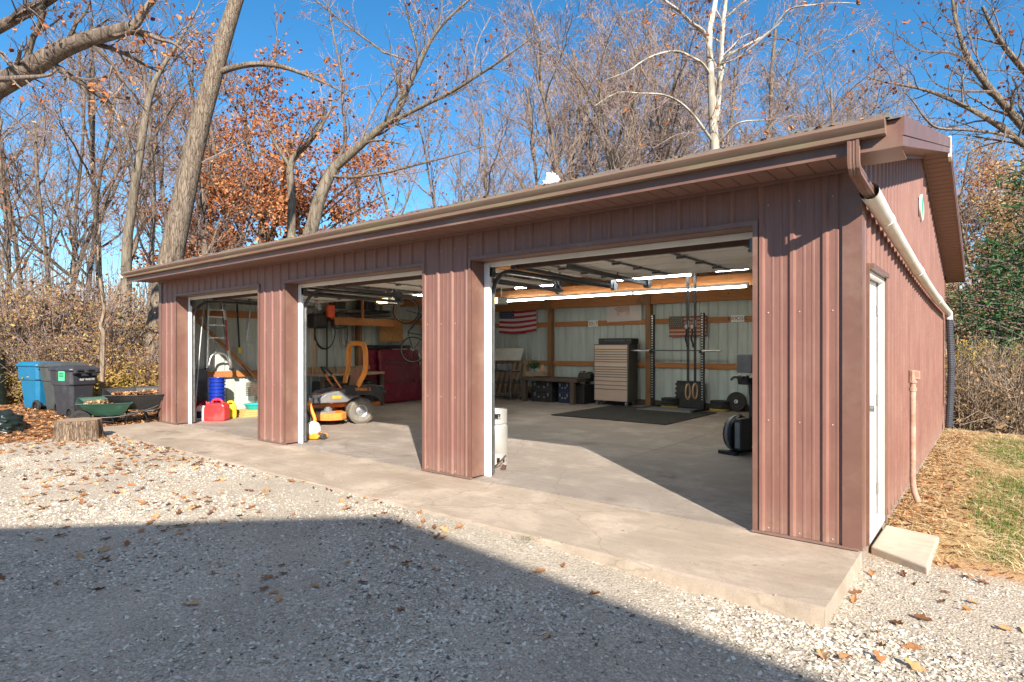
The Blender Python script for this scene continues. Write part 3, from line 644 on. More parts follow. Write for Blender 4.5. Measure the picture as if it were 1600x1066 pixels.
# gutter (K profile)
GX0, GX1 = XL - .02, XR - .07
kp = [(YF - .002, 2.925), (YF - .002, 2.832), (YF - .07, 2.832), (YF - .078, 2.862), (YF - .105, 2.885), (YF - .118, 2.905), (YF - .118, 2.925), (YF - .104, 2.928), (YF - .104, 2.92)]
mb = MB(); mb.sheet([[(x, y, z) for y, z in kp] for x in (GX0, GX1)])
for x in (GX0, GX1): mb.add([(x, y, z) for y, z in kp[:7]], [tuple(range(7))])
g_ = mb.build('gutter', M['gutter'], gar, smooth=25)
mb = MB(); mb.b(GX0 - .006, GX0 - .001, YF - .118, YF, 2.83, 2.925); mb.build('end_cap', M['pvc'], g_)
mb = MB(); x = GX0 + .4
while x < GX1: mb.b(x, x + .018, YF - .103, YF + .0, 2.916, 2.922); x += .8
mb.build('hanger', M['brown_trim'], g_)
# downspout: corrugated brown elbow, then white pipe across the gable, then black hose
def sq_tube(mb, pts, w, d):
    rows = []
    for i, (p, nx_) in enumerate(pts):
        p = Vector(p); nrm = Vector(nx_); a = Vector((1, 0, 0)); u = a; v = nrm
        ring = []
        for (s, t) in ((-1, -1), (-.5, -1.0), (-.4, -.86), (-.1, -.86), (0, -1), (.1, -.86), (.4, -.86), (.5, -1), (1, -1), (1, -.4), (.9, -.3), (.9, .3), (1, .4), (1, 1), (-1, 1), (-1, .4), (-.9, .3), (-.9, -.3), (-1, -.4)):
            ring.append(p + u * s * w / 2 + v * t * d / 2)
        ring.append(ring[0].copy()); rows.append(ring)
    mb.sheet(rows)
mb = MB(); xd = .045
sq_tube(mb, [((xd, YF - .035, 2.85), (0, 1, 0)), ((xd, YF - .035, 2.70), (0, 1, 0)), ((xd + .002, YF - .025, 2.66), (0, .85, .5)), ((xd + .005, YF + .0, 2.635), (0, .4, .9)), ((xd + .03, -.18, 2.57), (0, .25, .97)), ((xd + .04, -.08, 2.55), (0, .2, .98))], .068, .055)
mb.build('downspout', M['brown_trim'], gar, smooth=30)
mb = MB(); pa = Vector((.085, -.17, 2.56)); pb = Vector((.105, 8.62, 2.11))
pts = [pa.lerp(pb, t) + Vector((0, 0, -.07 * math.sin(math.pi * t))) for t in (0, .03, .1, .2, .335, .34, .45, .6, .665, .67, .8, .97, 1)]
rad = [.062, .062, .056, .054, .054, .058, .054, .054, .054, .058, .054, .054, .054]
mb.tube(pts, rad, 20, cap=False); mb.tube([pts[0] + Vector((0, .01, 0)), pts[0] + Vector((0, .3, -.012))], [.055, .05], 20, cap=False)
for t in (.09, .37, .70):
    q = pa.lerp(pb, t) + Vector((0, 0, -.07 * math.sin(math.pi * t))); mb.cyl(q, q + Vector((0, .10, -.004)), .062, 20)
mb.tube([pb, pb + Vector((0, .06, -.01)), pb + Vector((.0, .10, -.06)), pb + Vector((0, .10, -.12))], .058, 16)
mb.build('drain_pipe', M['pvc'], gar, smooth=40)
mb = MB(); p0 = pb + Vector((0, .10, -.11)); pts = []; rad = []
for i in range(121):
    t = i / 120; pts.append(p0 + Vector((.03 * math.sin(3.1 * t), .02 * math.sin(4 * t) - .30 * max(0, t - .45) ** 1.3, -1.98 * t))); rad.append(.060 if i % 2 else .052)
mb.tube(pts, rad, 12); mb.build('drain_hose', mat('corrugated_black_hose', (.05, .055, .07), .4), gar)
# inside timber: posts, girts, header beams, trusses, diagonal braces
def part(name, boxes, m, parent=gar, bevel=.004):
    mb = MB()
    for b_ in boxes: mb.b(*b_)
    return mb.build(name, m, parent, bevel=bevel)
for x in (-12.10, -9.12, -6.08, -3.05, -.1): part('post', [(x - .07, x + .07, D_ - .20, D_ - .045, 0, 2.85)], M['lumber_v'])
for y in (.32, 2.4, 4.7, 7.0): part('post', [(W_ + .045, W_ + .185, y - .06, y + .06, 0, zgab(y) - .05)], M['lumber_v']); part('post', [(-.185, -.045, y + 1.2 - .06, y + 1.2 + .06, 0, zgab(y + 1.2) - .05)], M['lumber_v'])
for z in (.96, 2.06): part('girt', [(W_ + .04, -.04, D_ - .085, D_ - .044, z, z + .135)], M['lumber'])
for z in (.83, 2.12): part('girt', [(W_ + .044, W_ + .085, .28, D_ - .1, z, z + .135)], M['lumber'])
for z in (.96, 2.06): part('girt', [(-.085, -.044, 1.25, D_ - .1, z, z + .135)], M['lumber'])
for z in (.0,): part('skirt_board', [(W_ + .2, -.2, D_ - .085, D_ - .044, .002, .14)], M['dark_wood'])
part('rear_beam', [(W_ + .04, -.04, D_ - .26, D_ - .205, 2.56, 2.83)], M['lumber'])
part('cross_beam', [(W_ + .04, -.04, 6.15, 6.21, 2.60, 2.82)], M['lumber'])
part('front_header', [(W_ + .04, -.04, REC + .05, REC + .10, 2.52, 2.78)], M['lumber'])
for x in (-12.1, -9.9, -7.9, -6.1, -4.2, -2.1, -.1):
    mb = MB(); mb.b(x - .02, x + .02, .1, D_ - .1, 2.86, 2.95)
    for y0, y1 in ((.1, YM), (D_ - .1, YM)): mb.bar((x, y0, 2.95), (x, y1, zt_(YM) - .13), .04, .12)
    for y in (1.6, 3.2, YM, 6.05, 7.65): mb.bar((x, y, 2.95), (x, y + (.7 if y < YM else -.7 if y > YM else 0), min(zt_(y + (.7 if y < YM else -.7 if y > YM else 0)) - .12, zt_(YM) - .15)), .035, .08)
    mb.build('truss', M['lumber'], gar)
for p, q in (((-12.09, 9.08, 1.95), (-9.7, 9.08, .15)),): mb = MB(); mb.bar(p, q, .04, .11, up=(0, 1, 0)); mb.build('brace', M['lumber'], gar)
a1 = at(300, 492, X=-12.05); b1 = at(402, 592, X=-12.05); mb = MB(); mb.bar(a1, b1, .04, .11, up=(1, 0, 0)); mb.build('brace', M['lumber'], gar)
for x in (-9.12, -6.08): mb = MB(); mb.prism([(x - .12, D_ - .27, 2.83), (x + .12, D_ - .27, 2.83), (x + .1, D_ - .27, 2.50), (x - .3, D_ - .27, 2.60)], (0, -.03, 0)); mb.build('gusset', M['lumber_v'], gar)
# mineral-fibre ceiling sheets beyond the doors (pale)
mb = MB(); rows = []
for i in range(61): y = lerp(.3, 5.9, i / 60); rows.append([(W_ + .1, y, 2.965 + (.012 if i % 4 == 1 else 0)), (-.1, y, 2.965 + (.012 if i % 4 == 1 else 0))])
mb.sheet(rows); mb.build('ceiling', M['cream'], gar)
# round green and white disc on the gable
mb = MB(); c_ = Vector((.045, 4.35, 3.27)); mb.lathe([(0, -.03), (.165, -.03), (.17, -.02), (.17, -.005), (.15, .0), (.15, -.006)], c_, 32, 0, (1, 0, 0)); mb.lathe([(.15, -.006), (.10, -.003), (0, -.003)], c_, 32, 1, (1, 0, 0))
o2 = mb.build('round_sign', [M['white'], mat('green_face', (.05, .35, .22), .5)], smooth=30); tag(o2, 'round green and white disc fixed high on the brown gable wall', 'round sign')
# rusty pipe beside the wall
mb = MB(); b0 = at(1420, 700, X=.12); x, y = .13, 2.17
mb.tube([(x, y, 1.16), (x, y, .24)], .027, 14); o3 = thing('vent_pipe', 'rust stained upright pipe with capped top beside the brown gable wall', 'pipe')
mb.build('pipe', M['rust'], o3, smooth=40)
mb = MB(); mb.cyl((x, y, 1.12), (x, y, 1.25), .038, 8); mb.b(x - .025, x + .06, y - .03, y + .03, 1.16, 1.245); mb.cyl((x, y, 1.04), (x, y, 1.08), .034, 14); mb.build('cap', M['rust'], o3, bevel=.005)
mb = MB(); mb.tube(smooth_path([(x, y, .27), (x, y, .18), (x + .005, y - .005, .10), (x + .02, y - .015, .03), (x + .05, y - .035, -.05)]), .028, 12); mb.build('elbow', M['rust'], o3, smooth=40)
# leaves and a white rag on the roof edge
rngl = np.random.default_rng(21); n_ = 900; X = XL + .2 + rngl.uniform(0, 1, n_) * (XR - XL - .3); Y = YF - .02 + np.abs(rngl.normal(0, .14, n_)) - .05
Z = np.array([zt_(float(max(y, YF))) + .012 for y in Y]); scatter('roof_leaves', LP, np.stack((X, Y, Z), -1), rngl.uniform(.012, .028, n_), rngl.uniform(0, 6, n_), rngl.normal(0, .45, (n_, 2)), lm_, label='dead leaves and twigs caught along the roof edge above the gutter', cat='leaves')
q = at(862, 288, Y=-.42); mb = MB(); rows = []
for i in range(17):
    v = -math.pi / 2 + math.pi * i / 16; row = []
    for j in range(25):
        u = 2 * math.pi * j / 24; n3 = Vector((math.cos(u) * math.cos(v), math.sin(u) * math.cos(v), math.sin(v))); r3 = .055 * (1 + 1.5 * abs(mnoise.noise(n3 * 2.2 + Vector((4, 1, 7)))) + .5 * mnoise.noise(n3 * 6)); row.append(q + Vector((n3.x * r3 * 1.0, n3.y * r3, n3.z * r3 * 1.25 - .01)))
    rows.append(row)
mb.sheet(rows)
o4 = mb.build('plastic_bag', M['rag'], smooth=30); tag(o4, 'small crumpled white plastic bag caught on the roof edge', 'bag')
# ------------------------------------------------------------------ the house behind the camera (casts the shadow on the gravel)
hs = thing('house', 'neighbouring house with a low gable, standing behind the viewer and shading the gravel', 'house', (0, 0, 0))
_k = (6.70 + .1) / SUN.z; PK = Vector((-3.55, -1.38, -.1)) + SUN * _k; YH = PK.y
hl = (PK.x - 6.2, PK.z - .389 * 6.2); hr = (PK.x + 9, PK.z - .117 * 9)
mb = MB(); mb.prism([(hl[0] + .3, YH + .3, -.2), (hr[0] - .3, YH + .3, -.2), (hr[0] - .3, YH + .3, hr[1] - .2), (PK.x, YH + .3, PK.z - .25), (hl[0] + .3, YH + .3, hl[1] - .1)], (0, -9, 0))
for v in range(len(mb.v)): x, y, z = mb.v[v]; mb.v[v] = (x, y - .6, z)
mb.build('wall', mat('house_siding', (.55, .5, .42), .7, 0, .1, 5), hs)
for p, q in ((hl, (PK.x, PK.z)), ((PK.x, PK.z), hr)):
    mb = MB(); mb.prism([(p[0], YH, p[1] - .16), (q[0], YH, q[1] - .16), (q[0], YH, q[1]), (p[0], YH, p[1])], (0, -10, 0)); mb.build('roof', M['roofing'], hs)

# ------------------------------------------------------------------ trees
def bark(name, a, b, sc=7, dark=(.04, .03, .022), light=None, bs=.6):
    m, n, p, o = newmat(name); co = coords(n, (1, 1, .22)); f = noise(n, sc, 6, .75, co, .5); c = ramp(n, f, [(.3, dark), (.45, a), (.68, b)])
    if light:
        v = noise(n, 1.5, 4, .6, coords(n, (1, 1, .5)), .8); c = mixc(n, ramp(n, v, [(.48, (0, 0, 0)), (.56, (1, 1, 1))]), c, light)
    v2 = N(n, 'ShaderNodeTexVoronoi', feature='DISTANCE_TO_EDGE'); v2.inputs['Scale'].default_value = sc * 1.3; n.links.new(coords(n, (1, 1, .16)), v2.inputs[0])
    cr = ramp(n, v2.outputs['Distance'], [(0, (.45,) * 3), (.09, (1, 1, 1))]); c = mixc(n, .0 if light else .8, c, mixc(n, 1.0, c, cr, 'MULTIPLY'))
    n.links.new(c, p.inputs['Base Color']); p.inputs['Roughness'].default_value = .9; p.inputs['Specular IOR Level'].default_value = .2; bump(n, p, mixc(n, .5, f, cr), bs, .04); return m
BK = {'oak': bark('grey_brown_bark', (.18, .14, .105), (.32, .26, .20), 15, (.05, .038, .028), bs=1.0), 'dark': bark('dark_bark', (.13, .10, .08), (.25, .20, .155), 8),
      'pale': bark('pale_grey_bark', (.17, .14, .105), (.27, .23, .18), 7, (.07, .055, .04), bs=.5), 'syc': bark('white_mottled_bark', (.26, .23, .18), (.46, .43, .37), 4, (.13, .10, .07), light=(.52, .50, .44), bs=.3),
      'straw_stem': bark('straw_stem_bark', (.26, .195, .14), (.40, .32, .24), 12, (.13, .10, .075)), 'twig': bark('twig_bark', (.26, .195, .17), (.40, .31, .265), 12, (.15, .115, .10)), 'twig_dark': bark('dark_twig_bark', (.17, .13, .11), (.29, .23, .19), 12, (.07, .055, .045))}
LF = {'olive': island_mat('olive_leaf', [(0, (.05, .07, .02)), (.4, (.12, .17, .04)), (.75, (.24, .27, .07)), (1, (.40, .36, .12))], .8, .3), 'orange': island_mat('rust_leaf', [(0, (.13, .045, .022)), (.35, (.33, .115, .045)), (.7, (.50, .20, .08)), (1, (.58, .33, .17))], .8, .25),
      'red': island_mat('red_brown_leaf', [(0, (.10, .035, .022)), (.5, (.28, .10, .055)), (1, (.45, .21, .12))], .8, .3),
      'tan': island_mat('tan_leaf', [(0, (.22, .13, .06)), (.5, (.42, .27, .13)), (1, (.58, .42, .24))], .8, .3),
      'brush': island_mat('yellow_green_leaf', [(0, (.16, .11, .04)), (.3, (.36, .26, .07)), (.6, (.52, .38, .11)), (.85, (.55, .33, .13)), (1, (.38, .40, .09))], .8, .35),
      'brown': island_mat('brown_brush_leaf', [(0, (.16, .085, .04)), (.4, (.34, .19, .09)), (.75, (.50, .31, .16)), (1, (.48, .42, .14))], .8, .3),
      'green': island_mat('cedar_needles', [(0, (.025, .07, .03)), (.5, (.055, .14, .05)), (1, (.12, .24, .09))], .7, .2)}
def perp(d, rng):
    v = Vector((rng.gauss(0, 1), rng.gauss(0, 1), rng.gauss(0, 1))); v = v - d * v.dot(d)
    return v.normalized() if v.length > 1e-4 else Vector((1, 0, 0))
class Tree:
    def __init__(s, seed, up=.12, wig=.16, spread=(28, 52), ratio=.58, kids=(4, 7), rmin=.005, maxd=4, kid_start=.25):
        s.r = random.Random(seed); s.T = MB(); s.K = MB(); s.tips = []; s.up = up; s.wig = wig; s.spread = spread; s.ratio = ratio; s.kids = kids; s.rmin = rmin; s.maxd = maxd; s.ks = kid_start
    def branch(s, p, d, r, L, dep, big=True, end=None):
        rng = s.r; n = max(2, min(9, int(L / (.5 if dep < 2 else .28)) + 1)); pts = [Vector(p)]; d = Vector(d).normalized(); dirs = [d]; st = L / n
        for i in range(n):
            d = (d + perp(d, rng) * s.wig * (1.0 if dep else .45) + Vector((0, 0, s.up * (1 if dep < s.maxd else .5)))).normalized(); pts.append(pts[-1] + d * st); dirs.append(d)
        re = max(s.rmin * .7, r * (.45 if dep == 0 else .3)) if end is None else end
        rad = [lerp(r, re, i / n) for i in range(n + 1)]
        s.limb(pts, rad, dirs, dep, L)
    def limb(s, pts, rad, dirs=None, dep=0, L=None, kids=None, ks=None, ratio=None):
        rng = s.r; pts = [Vector(p) for p in pts]; dirs_in = None if dirs is not None else 1
        if dirs is None: dirs = [(pts[min(i + 1, len(pts) - 1)] - pts[max(i - 1, 0)]).normalized() for i in range(len(pts))]
        if L is None: L = sum((b - a).length for a, b in zip(pts, pts[1:]))
        r0 = rad[0]; tgt = s.T if r0 > .03 and dep <= 2 else s.K
        tgt.tube(pts, rad, 10 if r0 > .12 else 6 if r0 > .04 else 4 if r0 > .014 else 3, cap=False)
        if dep >= s.maxd: s.tips.append((pts[-1], dirs[-1])); s.tips.append((pts[len(pts) // 2], dirs[-1])); return
        k = kids if kids is not None else rng.randint(*s.kids); ks = s.ks if ks is None else ks
        for i in range(k):
            t = lerp(ks, .98, (i + rng.random() * .9) / k); f = t * (len(pts) - 1); j = min(int(f), len(pts) - 2); q = pts[j].lerp(pts[j + 1], f - j); d = dirs[j]
            a = R(rng.uniform(*s.spread)); pd = perp(d, rng)
            nd = d * math.cos(a) + pd * math.sin(a); rr = lerp(rad[j], rad[j + 1], f - j) * (rng.uniform(.42, .68) if dirs_in is None else rng.uniform(.22, .48))
            l = L * (ratio or s.ratio) * rng.uniform(.65, 1.15) * (1.15 - .55 * t)
            if rr < s.rmin: rr = s.rmin
            if l > .25: s.branch(q, nd, rr, l, dep + 1)
        s.tips.append((pts[-1], dirs[-1]))
    def leaves(s, n, size, spreadr=.18, where=None):
        if not n: return None
        rng = s.r; mb = MB(); T = [t for t in s.tips if (where is None or where(t[0]))]
        if not T: return None
        cl = {}
        for _ in range(n):
            i = int(len(T) * rng.random()); p, d = T[i]; w_ = cl.setdefault(i // 6, rng.random())
            if w_ < .45: continue
            q = p + Vector((rng.gauss(0, 1), rng.gauss(0, 1), rng.gauss(0, .8))) * spreadr
            a = perp(Vector((0, 0, 1)), rng); b_ = Vector((rng.gauss(0, 1), rng.gauss(0, 1), rng.gauss(0, 1))).normalized(); u = a.cross(b_)
            if u.length < .1: continue
            u.normalize(); v = b_; sz = size * rng.uniform(.6, 1.3); c = u.cross(v) * sz * .35
            mb.add([q - u * sz * .5 - v * sz * .25 + c, q - v * sz * .7, q + u * sz * .5 - v * sz * .2 + c, q + u * sz * .35 + v * sz * .5, q + v * sz * .85 + c, q - u * sz * .4 + v * sz * .45], [(0, 1, 4, 5), (1, 2, 3, 4)])
        return mb
    def finish(s, name, label, group, bk='dark', tw='twig', leaf=None, nleaf=0, lsize=.08, lr=.18, loc=(0, 0, 0), where=None):
        t = thing(name, label, 'tree', loc, 0, group); s.T.build('trunk', BK[bk], t, smooth=60)
        if s.K.f: s.K.build('crown', BK[tw], t, smooth=60)
        if leaf:
            mb = s.leaves(nleaf, lsize, lr, where)
            if mb and mb.f: mb.build('leaves', LF[leaf], t)
        return t
RS = 1.0
def px_limb(spec, n=3):
    """[(px, py, depth, radius)] -> smooth points and radii in the place"""
    S = smooth_path([(*at(x, y, d=d), r * RS) for x, y, d, r in spec], n); return [Vector(q[:3]) for q in S], [q[3] for q in S]
def rooted(x, y, d, z=-.1):
    p = at(x, y, d=d); return Vector((p.x, p.y, z))
# 1 large leaning trunk by the left gable
t = Tree(11, maxd=4, kids=(4, 6), ratio=.5)
d0 = 16.0; base = rooted(243, 500, d0)
S = smooth_path([(*(base + Vector((0, 0, -.2))), .52), (*(base + Vector((0, 0, .5))), .42)] + [(*at(x, y, d=d), r) for x, y, d, r in [(256, 480, d0, .33), (268, 400, d0, .30), (289, 300, d0, .27), (311, 200, d0, .245), (330, 130, d0, .225), (350, 60, d0, .20), (369, 0, d0, .175), (392, -80, d0, .19), (410, -180, d0, .16), (418, -300, d0, .11)]], 4)
t.limb([Vector(q[:3]) for q in S], [q[3] for q in S], kids=6, ks=.8, dep=0, ratio=.24)
P_, r_ = px_limb([(345, 112, 16, .09), (372, 104, 15.8, .085), (405, 100, 15.5, .075), (440, 104, 15.3, .06), (475, 116, 15.1, .045), (515, 133, 14.8, .028), (545, 150, 14.5, .012)]); t.limb(P_, r_, dep=2, kids=6, ks=.35, ratio=.35)
P_, r_ = px_limb([(316, 255, 16, .04), (345, 240, 16, .035), (380, 222, 15.8, .025), (400, 205, 15.6, .01)]); t.limb(P_, r_, dep=3, kids=4)
t.finish('oak_tree', 'thick grey leaning trunk of a tall tree just left of the garage', None, 'oak', 'twig', 'orange', 350, .08, .25)
RS = .82
# 2 forked pale tree behind the roof
t = Tree(23, maxd=4, kids=(6, 9), ratio=.5, up=.05, wig=.24); d0 = 22
base = rooted(480, 400, d0)
S = smooth_path([(*base, .30)] + [(*at(x, y, d=d), r) for x, y, d, r in [(481, 400, d0, .26), (489, 350, d0, .24), (503, 300, d0, .215), (522, 262, d0, .19)]], 4); t.limb([Vector(q[:3]) for q in S], [q[3] for q in S], kids=0)
for sp, k, dd in (([(522, 262, 22, .22), (548, 240, 21.8, .19), (580, 212, 21.5, .165), (600, 195, 21.3, .15), (622, 172, 21, .13), (640, 130, 20.8, .11), (655, 100, 20.6, .095), (672, 65, 20.4, .075), (690, 40, 20.2, .06), (715, 15, 20, .045), (745, -10, 19.8, .025)], 9, 1),
                  ([(598, 197, 21.3, .115), (640, 176, 20.8, .10), (672, 160, 20.4, .09), (705, 144, 20, .08), (740, 122, 19.5, .066), (770, 103, 19, .05), (800, 82, 18.5, .035), (850, 45, 18, .014)], 9, 1),
                  ([(655, 100, 20.6, .06), (648, 60, 20.5, .05), (636, 20, 20.4, .04), (628, -30, 20.3, .02)], 6, 2),
                  ([(518, 275, 22, .07), (550, 277, 21.5, .06), (600, 270, 21, .052), (650, 258, 20.5, .044), (700, 245, 20, .035), (760, 228, 19.5, .018)], 5, 2),
                  ([(525, 258, 22, .08), (540, 220, 21.8, .07), (536, 170, 21.6, .06), (532, 110, 21.4, .05), (522, 60, 21.2, .04), (508, -20, 21, .02)], 8, 2),
                  ([(600, 82, 21.5, .05), (570, 60, 21.5, .045), (540, 38, 21.5, .04), (505, 10, 21.5, .035), (470, -20, 21.5, .03)], 6, 2),
                  ([(655, 100, 20.7, .02), (630, 92, 21.1, .035), (600, 82, 21.5, .045)], 3, 3),
                  ([(672, 65, 20.4, .045), (690, 20, 20.3, .04), (686, -40, 20.2, .03)], 6, 2), ([(560, 232, 21.7, .05), (590, 160, 21.5, .04), (640, 90, 21, .02)], 6, 3), ([(740, 122, 19.5, .03), (745, 70, 19.4, .025), (770, 20, 19.3, .012)], 5, 3)):
    P_, r_ = px_limb(sp); t.limb(P_, r_, dep=dd, kids=k + 11, ks=.12, ratio=.33)
t.finish('forked_tree', 'pale barked tree forking low behind the garage roof with long bare limbs reaching right', None, 'pale', 'twig', 'red', 380, .09, .12)
# 3 white sycamore behind the ridge
t = Tree(31, maxd=4, kids=(6, 8), ratio=.5, wig=.28, up=.03); d0 = 25
base = rooted(1120, 300, d0)
S = smooth_path([(*base, .30)] + [(*at(x, y, d=25), r) for x, y, r in [(1120, 300, .22), (1117, 235, .195), (1114, 190, .18), (1112, 150, .16), (1110, 110, .145), (1108, 70, .13), (1110, 40, .12), (1118, 0, .10), (1122, -60, .08), (1128, -140, .05)]], 3); t.limb([Vector(q[:3]) for q in S], [q[3] for q in S], kids=5, ks=.75, ratio=.2)
for sp, k, dd in (([(1119, 190, 25, .14), (1123, 150, 25, .14), (1126, 110, 25, .13), (1128, 60, 25, .12), (1134, 0, 25, .10), (1142, -80, 25, .06)], 5, 1),
                  ([(1108, 68, 25, .10), (1098, 48, 24.8, .095), (1080, 36, 24.6, .085), (1062, 18, 24.4, .075), (1040, 2, 24.2, .06), (1015, -20, 24, .04)], 6, 1),
                  ([(1110, 118, 25, .07), (1098, 100, 24.5, .065), (1082, 90, 24, .06), (1058, 80, 23.5, .05), (1030, 84, 23, .042), (1005, 95, 22.5, .034), (980, 112, 22, .022), (945, 125, 21.7, .01)], 7, 2),
                  ([(1114, 222, 25, .075), (1102, 205, 24.5, .07), (1085, 182, 24, .062), (1062, 160, 23.5, .055), (1035, 148, 23, .046), (1000, 146, 22.5, .036), (965, 145, 22, .026), (930, 165, 21.5, .012)], 7, 2),
                  ([(1124, 105, 25, .075), (1136, 88, 24.6, .07), (1165, 72, 24.2, .062), (1200, 52, 23.8, .054), (1215, 35, 23.4, .046), (1235, 14, 23, .038), (1270, 8, 22.6, .028), (1310, 4, 22.2, .016), (1345, 6, 22, .008)], 8, 2),
                  ([(1122, 225, 25, .06), (1135, 210, 24.6, .055), (1155, 192, 24.2, .045), (1190, 188, 23.8, .035), (1215, 186, 23.4, .02), (1245, 178, 23, .008)], 5, 2),
                  ([(1124, 100, 24.8, .045), (1150, 92, 24.3, .04), (1190, 60, 23.8, .034), (1230, 25, 23.2, .026), (1262, -10, 22.8, .012)], 6, 2), ([(1205, 60, 23.7, .03), (1240, 65, 23.3, .022), (1275, 85, 23, .01)], 4, 3),
                  ([(1132, 30, 25, .05), (1160, 5, 24.6, .045), (1200, -20, 24.2, .03)], 5, 2), ([(1113, 238, 24.8, .04), (1090, 212, 24, .035), (1060, 210, 23.5, .028), (1020, 232, 23, .012)], 3, 3)):
    P_, r_ = px_limb(sp); t.limb(P_, r_, dep=dd, kids=k + 10, ks=.12, ratio=.33)
t.K.m = t.K.m
t.finish('sycamore_tree', 'white barked sycamore rising behind the garage roof near the right end', None, 'syc', 'twig', 'orange', 260, .13, .1)
RS = .8
# 4 overhanging limb top left (its trunk stands outside the frame)
t = Tree(44, maxd=4, kids=(6, 8), ratio=.5, wig=.3, up=.03); d0 = 9.5
base = rooted(-330, 600, 10.5); S = smooth_path([(*base, .42), (*at(-320, 400, d=10.5), .34), (*at(-290, 260, d=10.4), .30), (*at(-230, 190, d=10.2), .25), (*at(-120, 165, d=10, ), .20), (*at(-40, 152, d=9.8), .175), (*at(10, 128, d=9.7), .16), (*at(55, 102, d=9.6), .145), (*at(95, 78, d=9.5), .13), (*at(135, 62, d=9.4), .115), (*at(180, 50, d=9.3), .10), (*at(208, 42, d=9.2), .085)], 4)
t.limb([Vector(q[:3]) for q in S], [q[3] for q in S], kids=10, ks=.55, dep=1, ratio=.16)
for sp, k, dd in (([(208, 42, 9.2, .08), (222, 22, 9.2, .07), (240, -2, 9.2, .06), (262, -50, 9.2, .04)], 5, 2), ([(205, 44, 9.2, .06), (225, 50, 9.2, .05), (250, 62, 9.1, .04), (272, 68, 9, .03), (300, 90, 8.9, .012)], 5, 3),
                  ([(-290, 260, 10.4, .22), (-180, 140, 10, .18), (-60, 70, 9.6, .14), (0, 42, 9.5, .105), (35, 24, 9.4, .085), (70, 6, 9.3, .07), (110, -20, 9.2, .05)], 8, 2), ([(-60, 154, 9.8, .10), (-20, 128, 9.3, .07), (30, 122, 9, .05), (75, 118, 8.8, .03), (88, 108, 8.8, .012)], 5, 3)):
    P_, r_ = px_limb(sp); t.limb(P_, r_, dep=dd, kids=k, ks=.35, ratio=.28)
t.finish('oak_tree', 'dark overhanging oak limbs with rusty leaf tufts across the top left corner', None, 'dark', 'twig_dark', 'orange', 900, .05, .12)
# 5 overhanging limbs at right
t = Tree(52, maxd=4, kids=(6, 8), ratio=.48, wig=.26, up=.02)
base = rooted(1860, 650, 14); S = smooth_path([(*base, .40), (*at(1840, 480, d=14), .34), (*at(1780, 370, d=14), .28), (*at(1700, 300, d=13.8), .21)], 4); t.limb([Vector(q[:3]) for q in S], [q[3] for q in S], kids=0)
for sp, k, dd in (([(1700, 300, 13.8, .16), (1640, 240, 13.7, .13), (1605, 205, 13.6, .115), (1570, 165, 13.5, .10), (1540, 130, 13.4, .085), (1512, 90, 13.3, .07), (1498, 50, 13.2, .055), (1490, 15, 13.2, .04), (1487, -30, 13.2, .03)], 9, 1),
                  ([(1700, 300, 13.8, .13), (1650, 262, 13.6, .11), (1600, 226, 13.4, .095), (1565, 200, 13.2, .08), (1530, 178, 13, .066), (1490, 158, 12.9, .054), (1450, 142, 12.8, .043), (1415, 134, 12.7, .033), (1380, 128, 12.6, .02), (1350, 118, 12.5, .008)], 8, 1),
                  ([(1585, 216, 13.3, .05), (1555, 208, 13.1, .045), (1510, 203, 13, .04), (1465, 200, 12.9, .034), (1445, 184, 12.8, .028), (1428, 160, 12.7, .018), (1410, 140, 12.6, .008)], 5, 3),
                  ([(1512, 95, 13.3, .04), (1480, 82, 13.1, .035), (1440, 80, 13, .028), (1405, 58, 12.9, .02), (1380, 45, 12.8, .008)], 5, 3), ([(1550, 143, 13.4, .035), (1500, 142, 13.2, .03), (1460, 130, 13, .022), (1440, 92, 12.9, .01)], 4, 3),
                  ([(1700, 300, 13.8, .12), (1660, 180, 13.7, .10), (1600, 110, 13.6, .08), (1560, 60, 13.5, .06), (1535, 10, 13.4, .04)], 9, 2)):
    P_, r_ = px_limb(sp); t.limb(P_, r_, dep=dd, kids=k + 8, ks=.12, ratio=.32)
t.finish('overhanging_tree', 'long grey limbs reaching in from the right above the gable', None, 'oak', 'twig_dark', 'red', 500, .06, .14, where=lambda p: p.z > 6.6)
# 6 slender pale trunk left of the leaning one
t = Tree(61, maxd=4, kids=(5, 7), ratio=.42, up=.16); base = rooted(196, 500, 18)
S = smooth_path([(*base, .16)] + [(*at(x, y, d=18), r) for x, y, r in [(198, 400, .14), (204, 340, .125), (214, 270, .115), (226, 190, .10), (237, 140, .085), (252, 108, .065), (270, 80, .05), (300, 30, .03), (318, -10, .012)]], 3); t.limb([Vector(q[:3]) for q in S], [q[3] for q in S], kids=12, ks=.3, ratio=.2)
t.finish('slender_tree', 'slender pale trunk standing straight between the dark stems left of the leaning tree', None, 'pale', 'twig', 'tan', 160, .08)
RS = 1.0
# 7 sapling near the bins
t = Tree(66, maxd=3, kids=(4, 6), ratio=.42, up=.05, wig=.3); base = rooted(158, 612, 13.8, -.05)
S = smooth_path([(*base, .062)] + [(*at(x, y, d=13.8), r) for x, y, r in [(160, 560, .055), (161, 520, .052), (157, 510, .05), (163, 485, .042), (158, 450, .034), (153, 400, .022), (156, 350, .01)]], 3); t.limb([Vector(q[:3]) for q in S], [q[3] for q in S], kids=5, ks=.35, ratio=.22)
P_, r_ = px_limb([(162, 487, 13.8, .035), (175, 470, 13.7, .028), (186, 445, 13.6, .02), (196, 420, 13.5, .008)]); t.limb(P_, r_, dep=2, kids=4)
t.finish('sapling', 'small crooked pale sapling directly behind the wheelbarrows', None, 'straw_stem', 'twig', None)
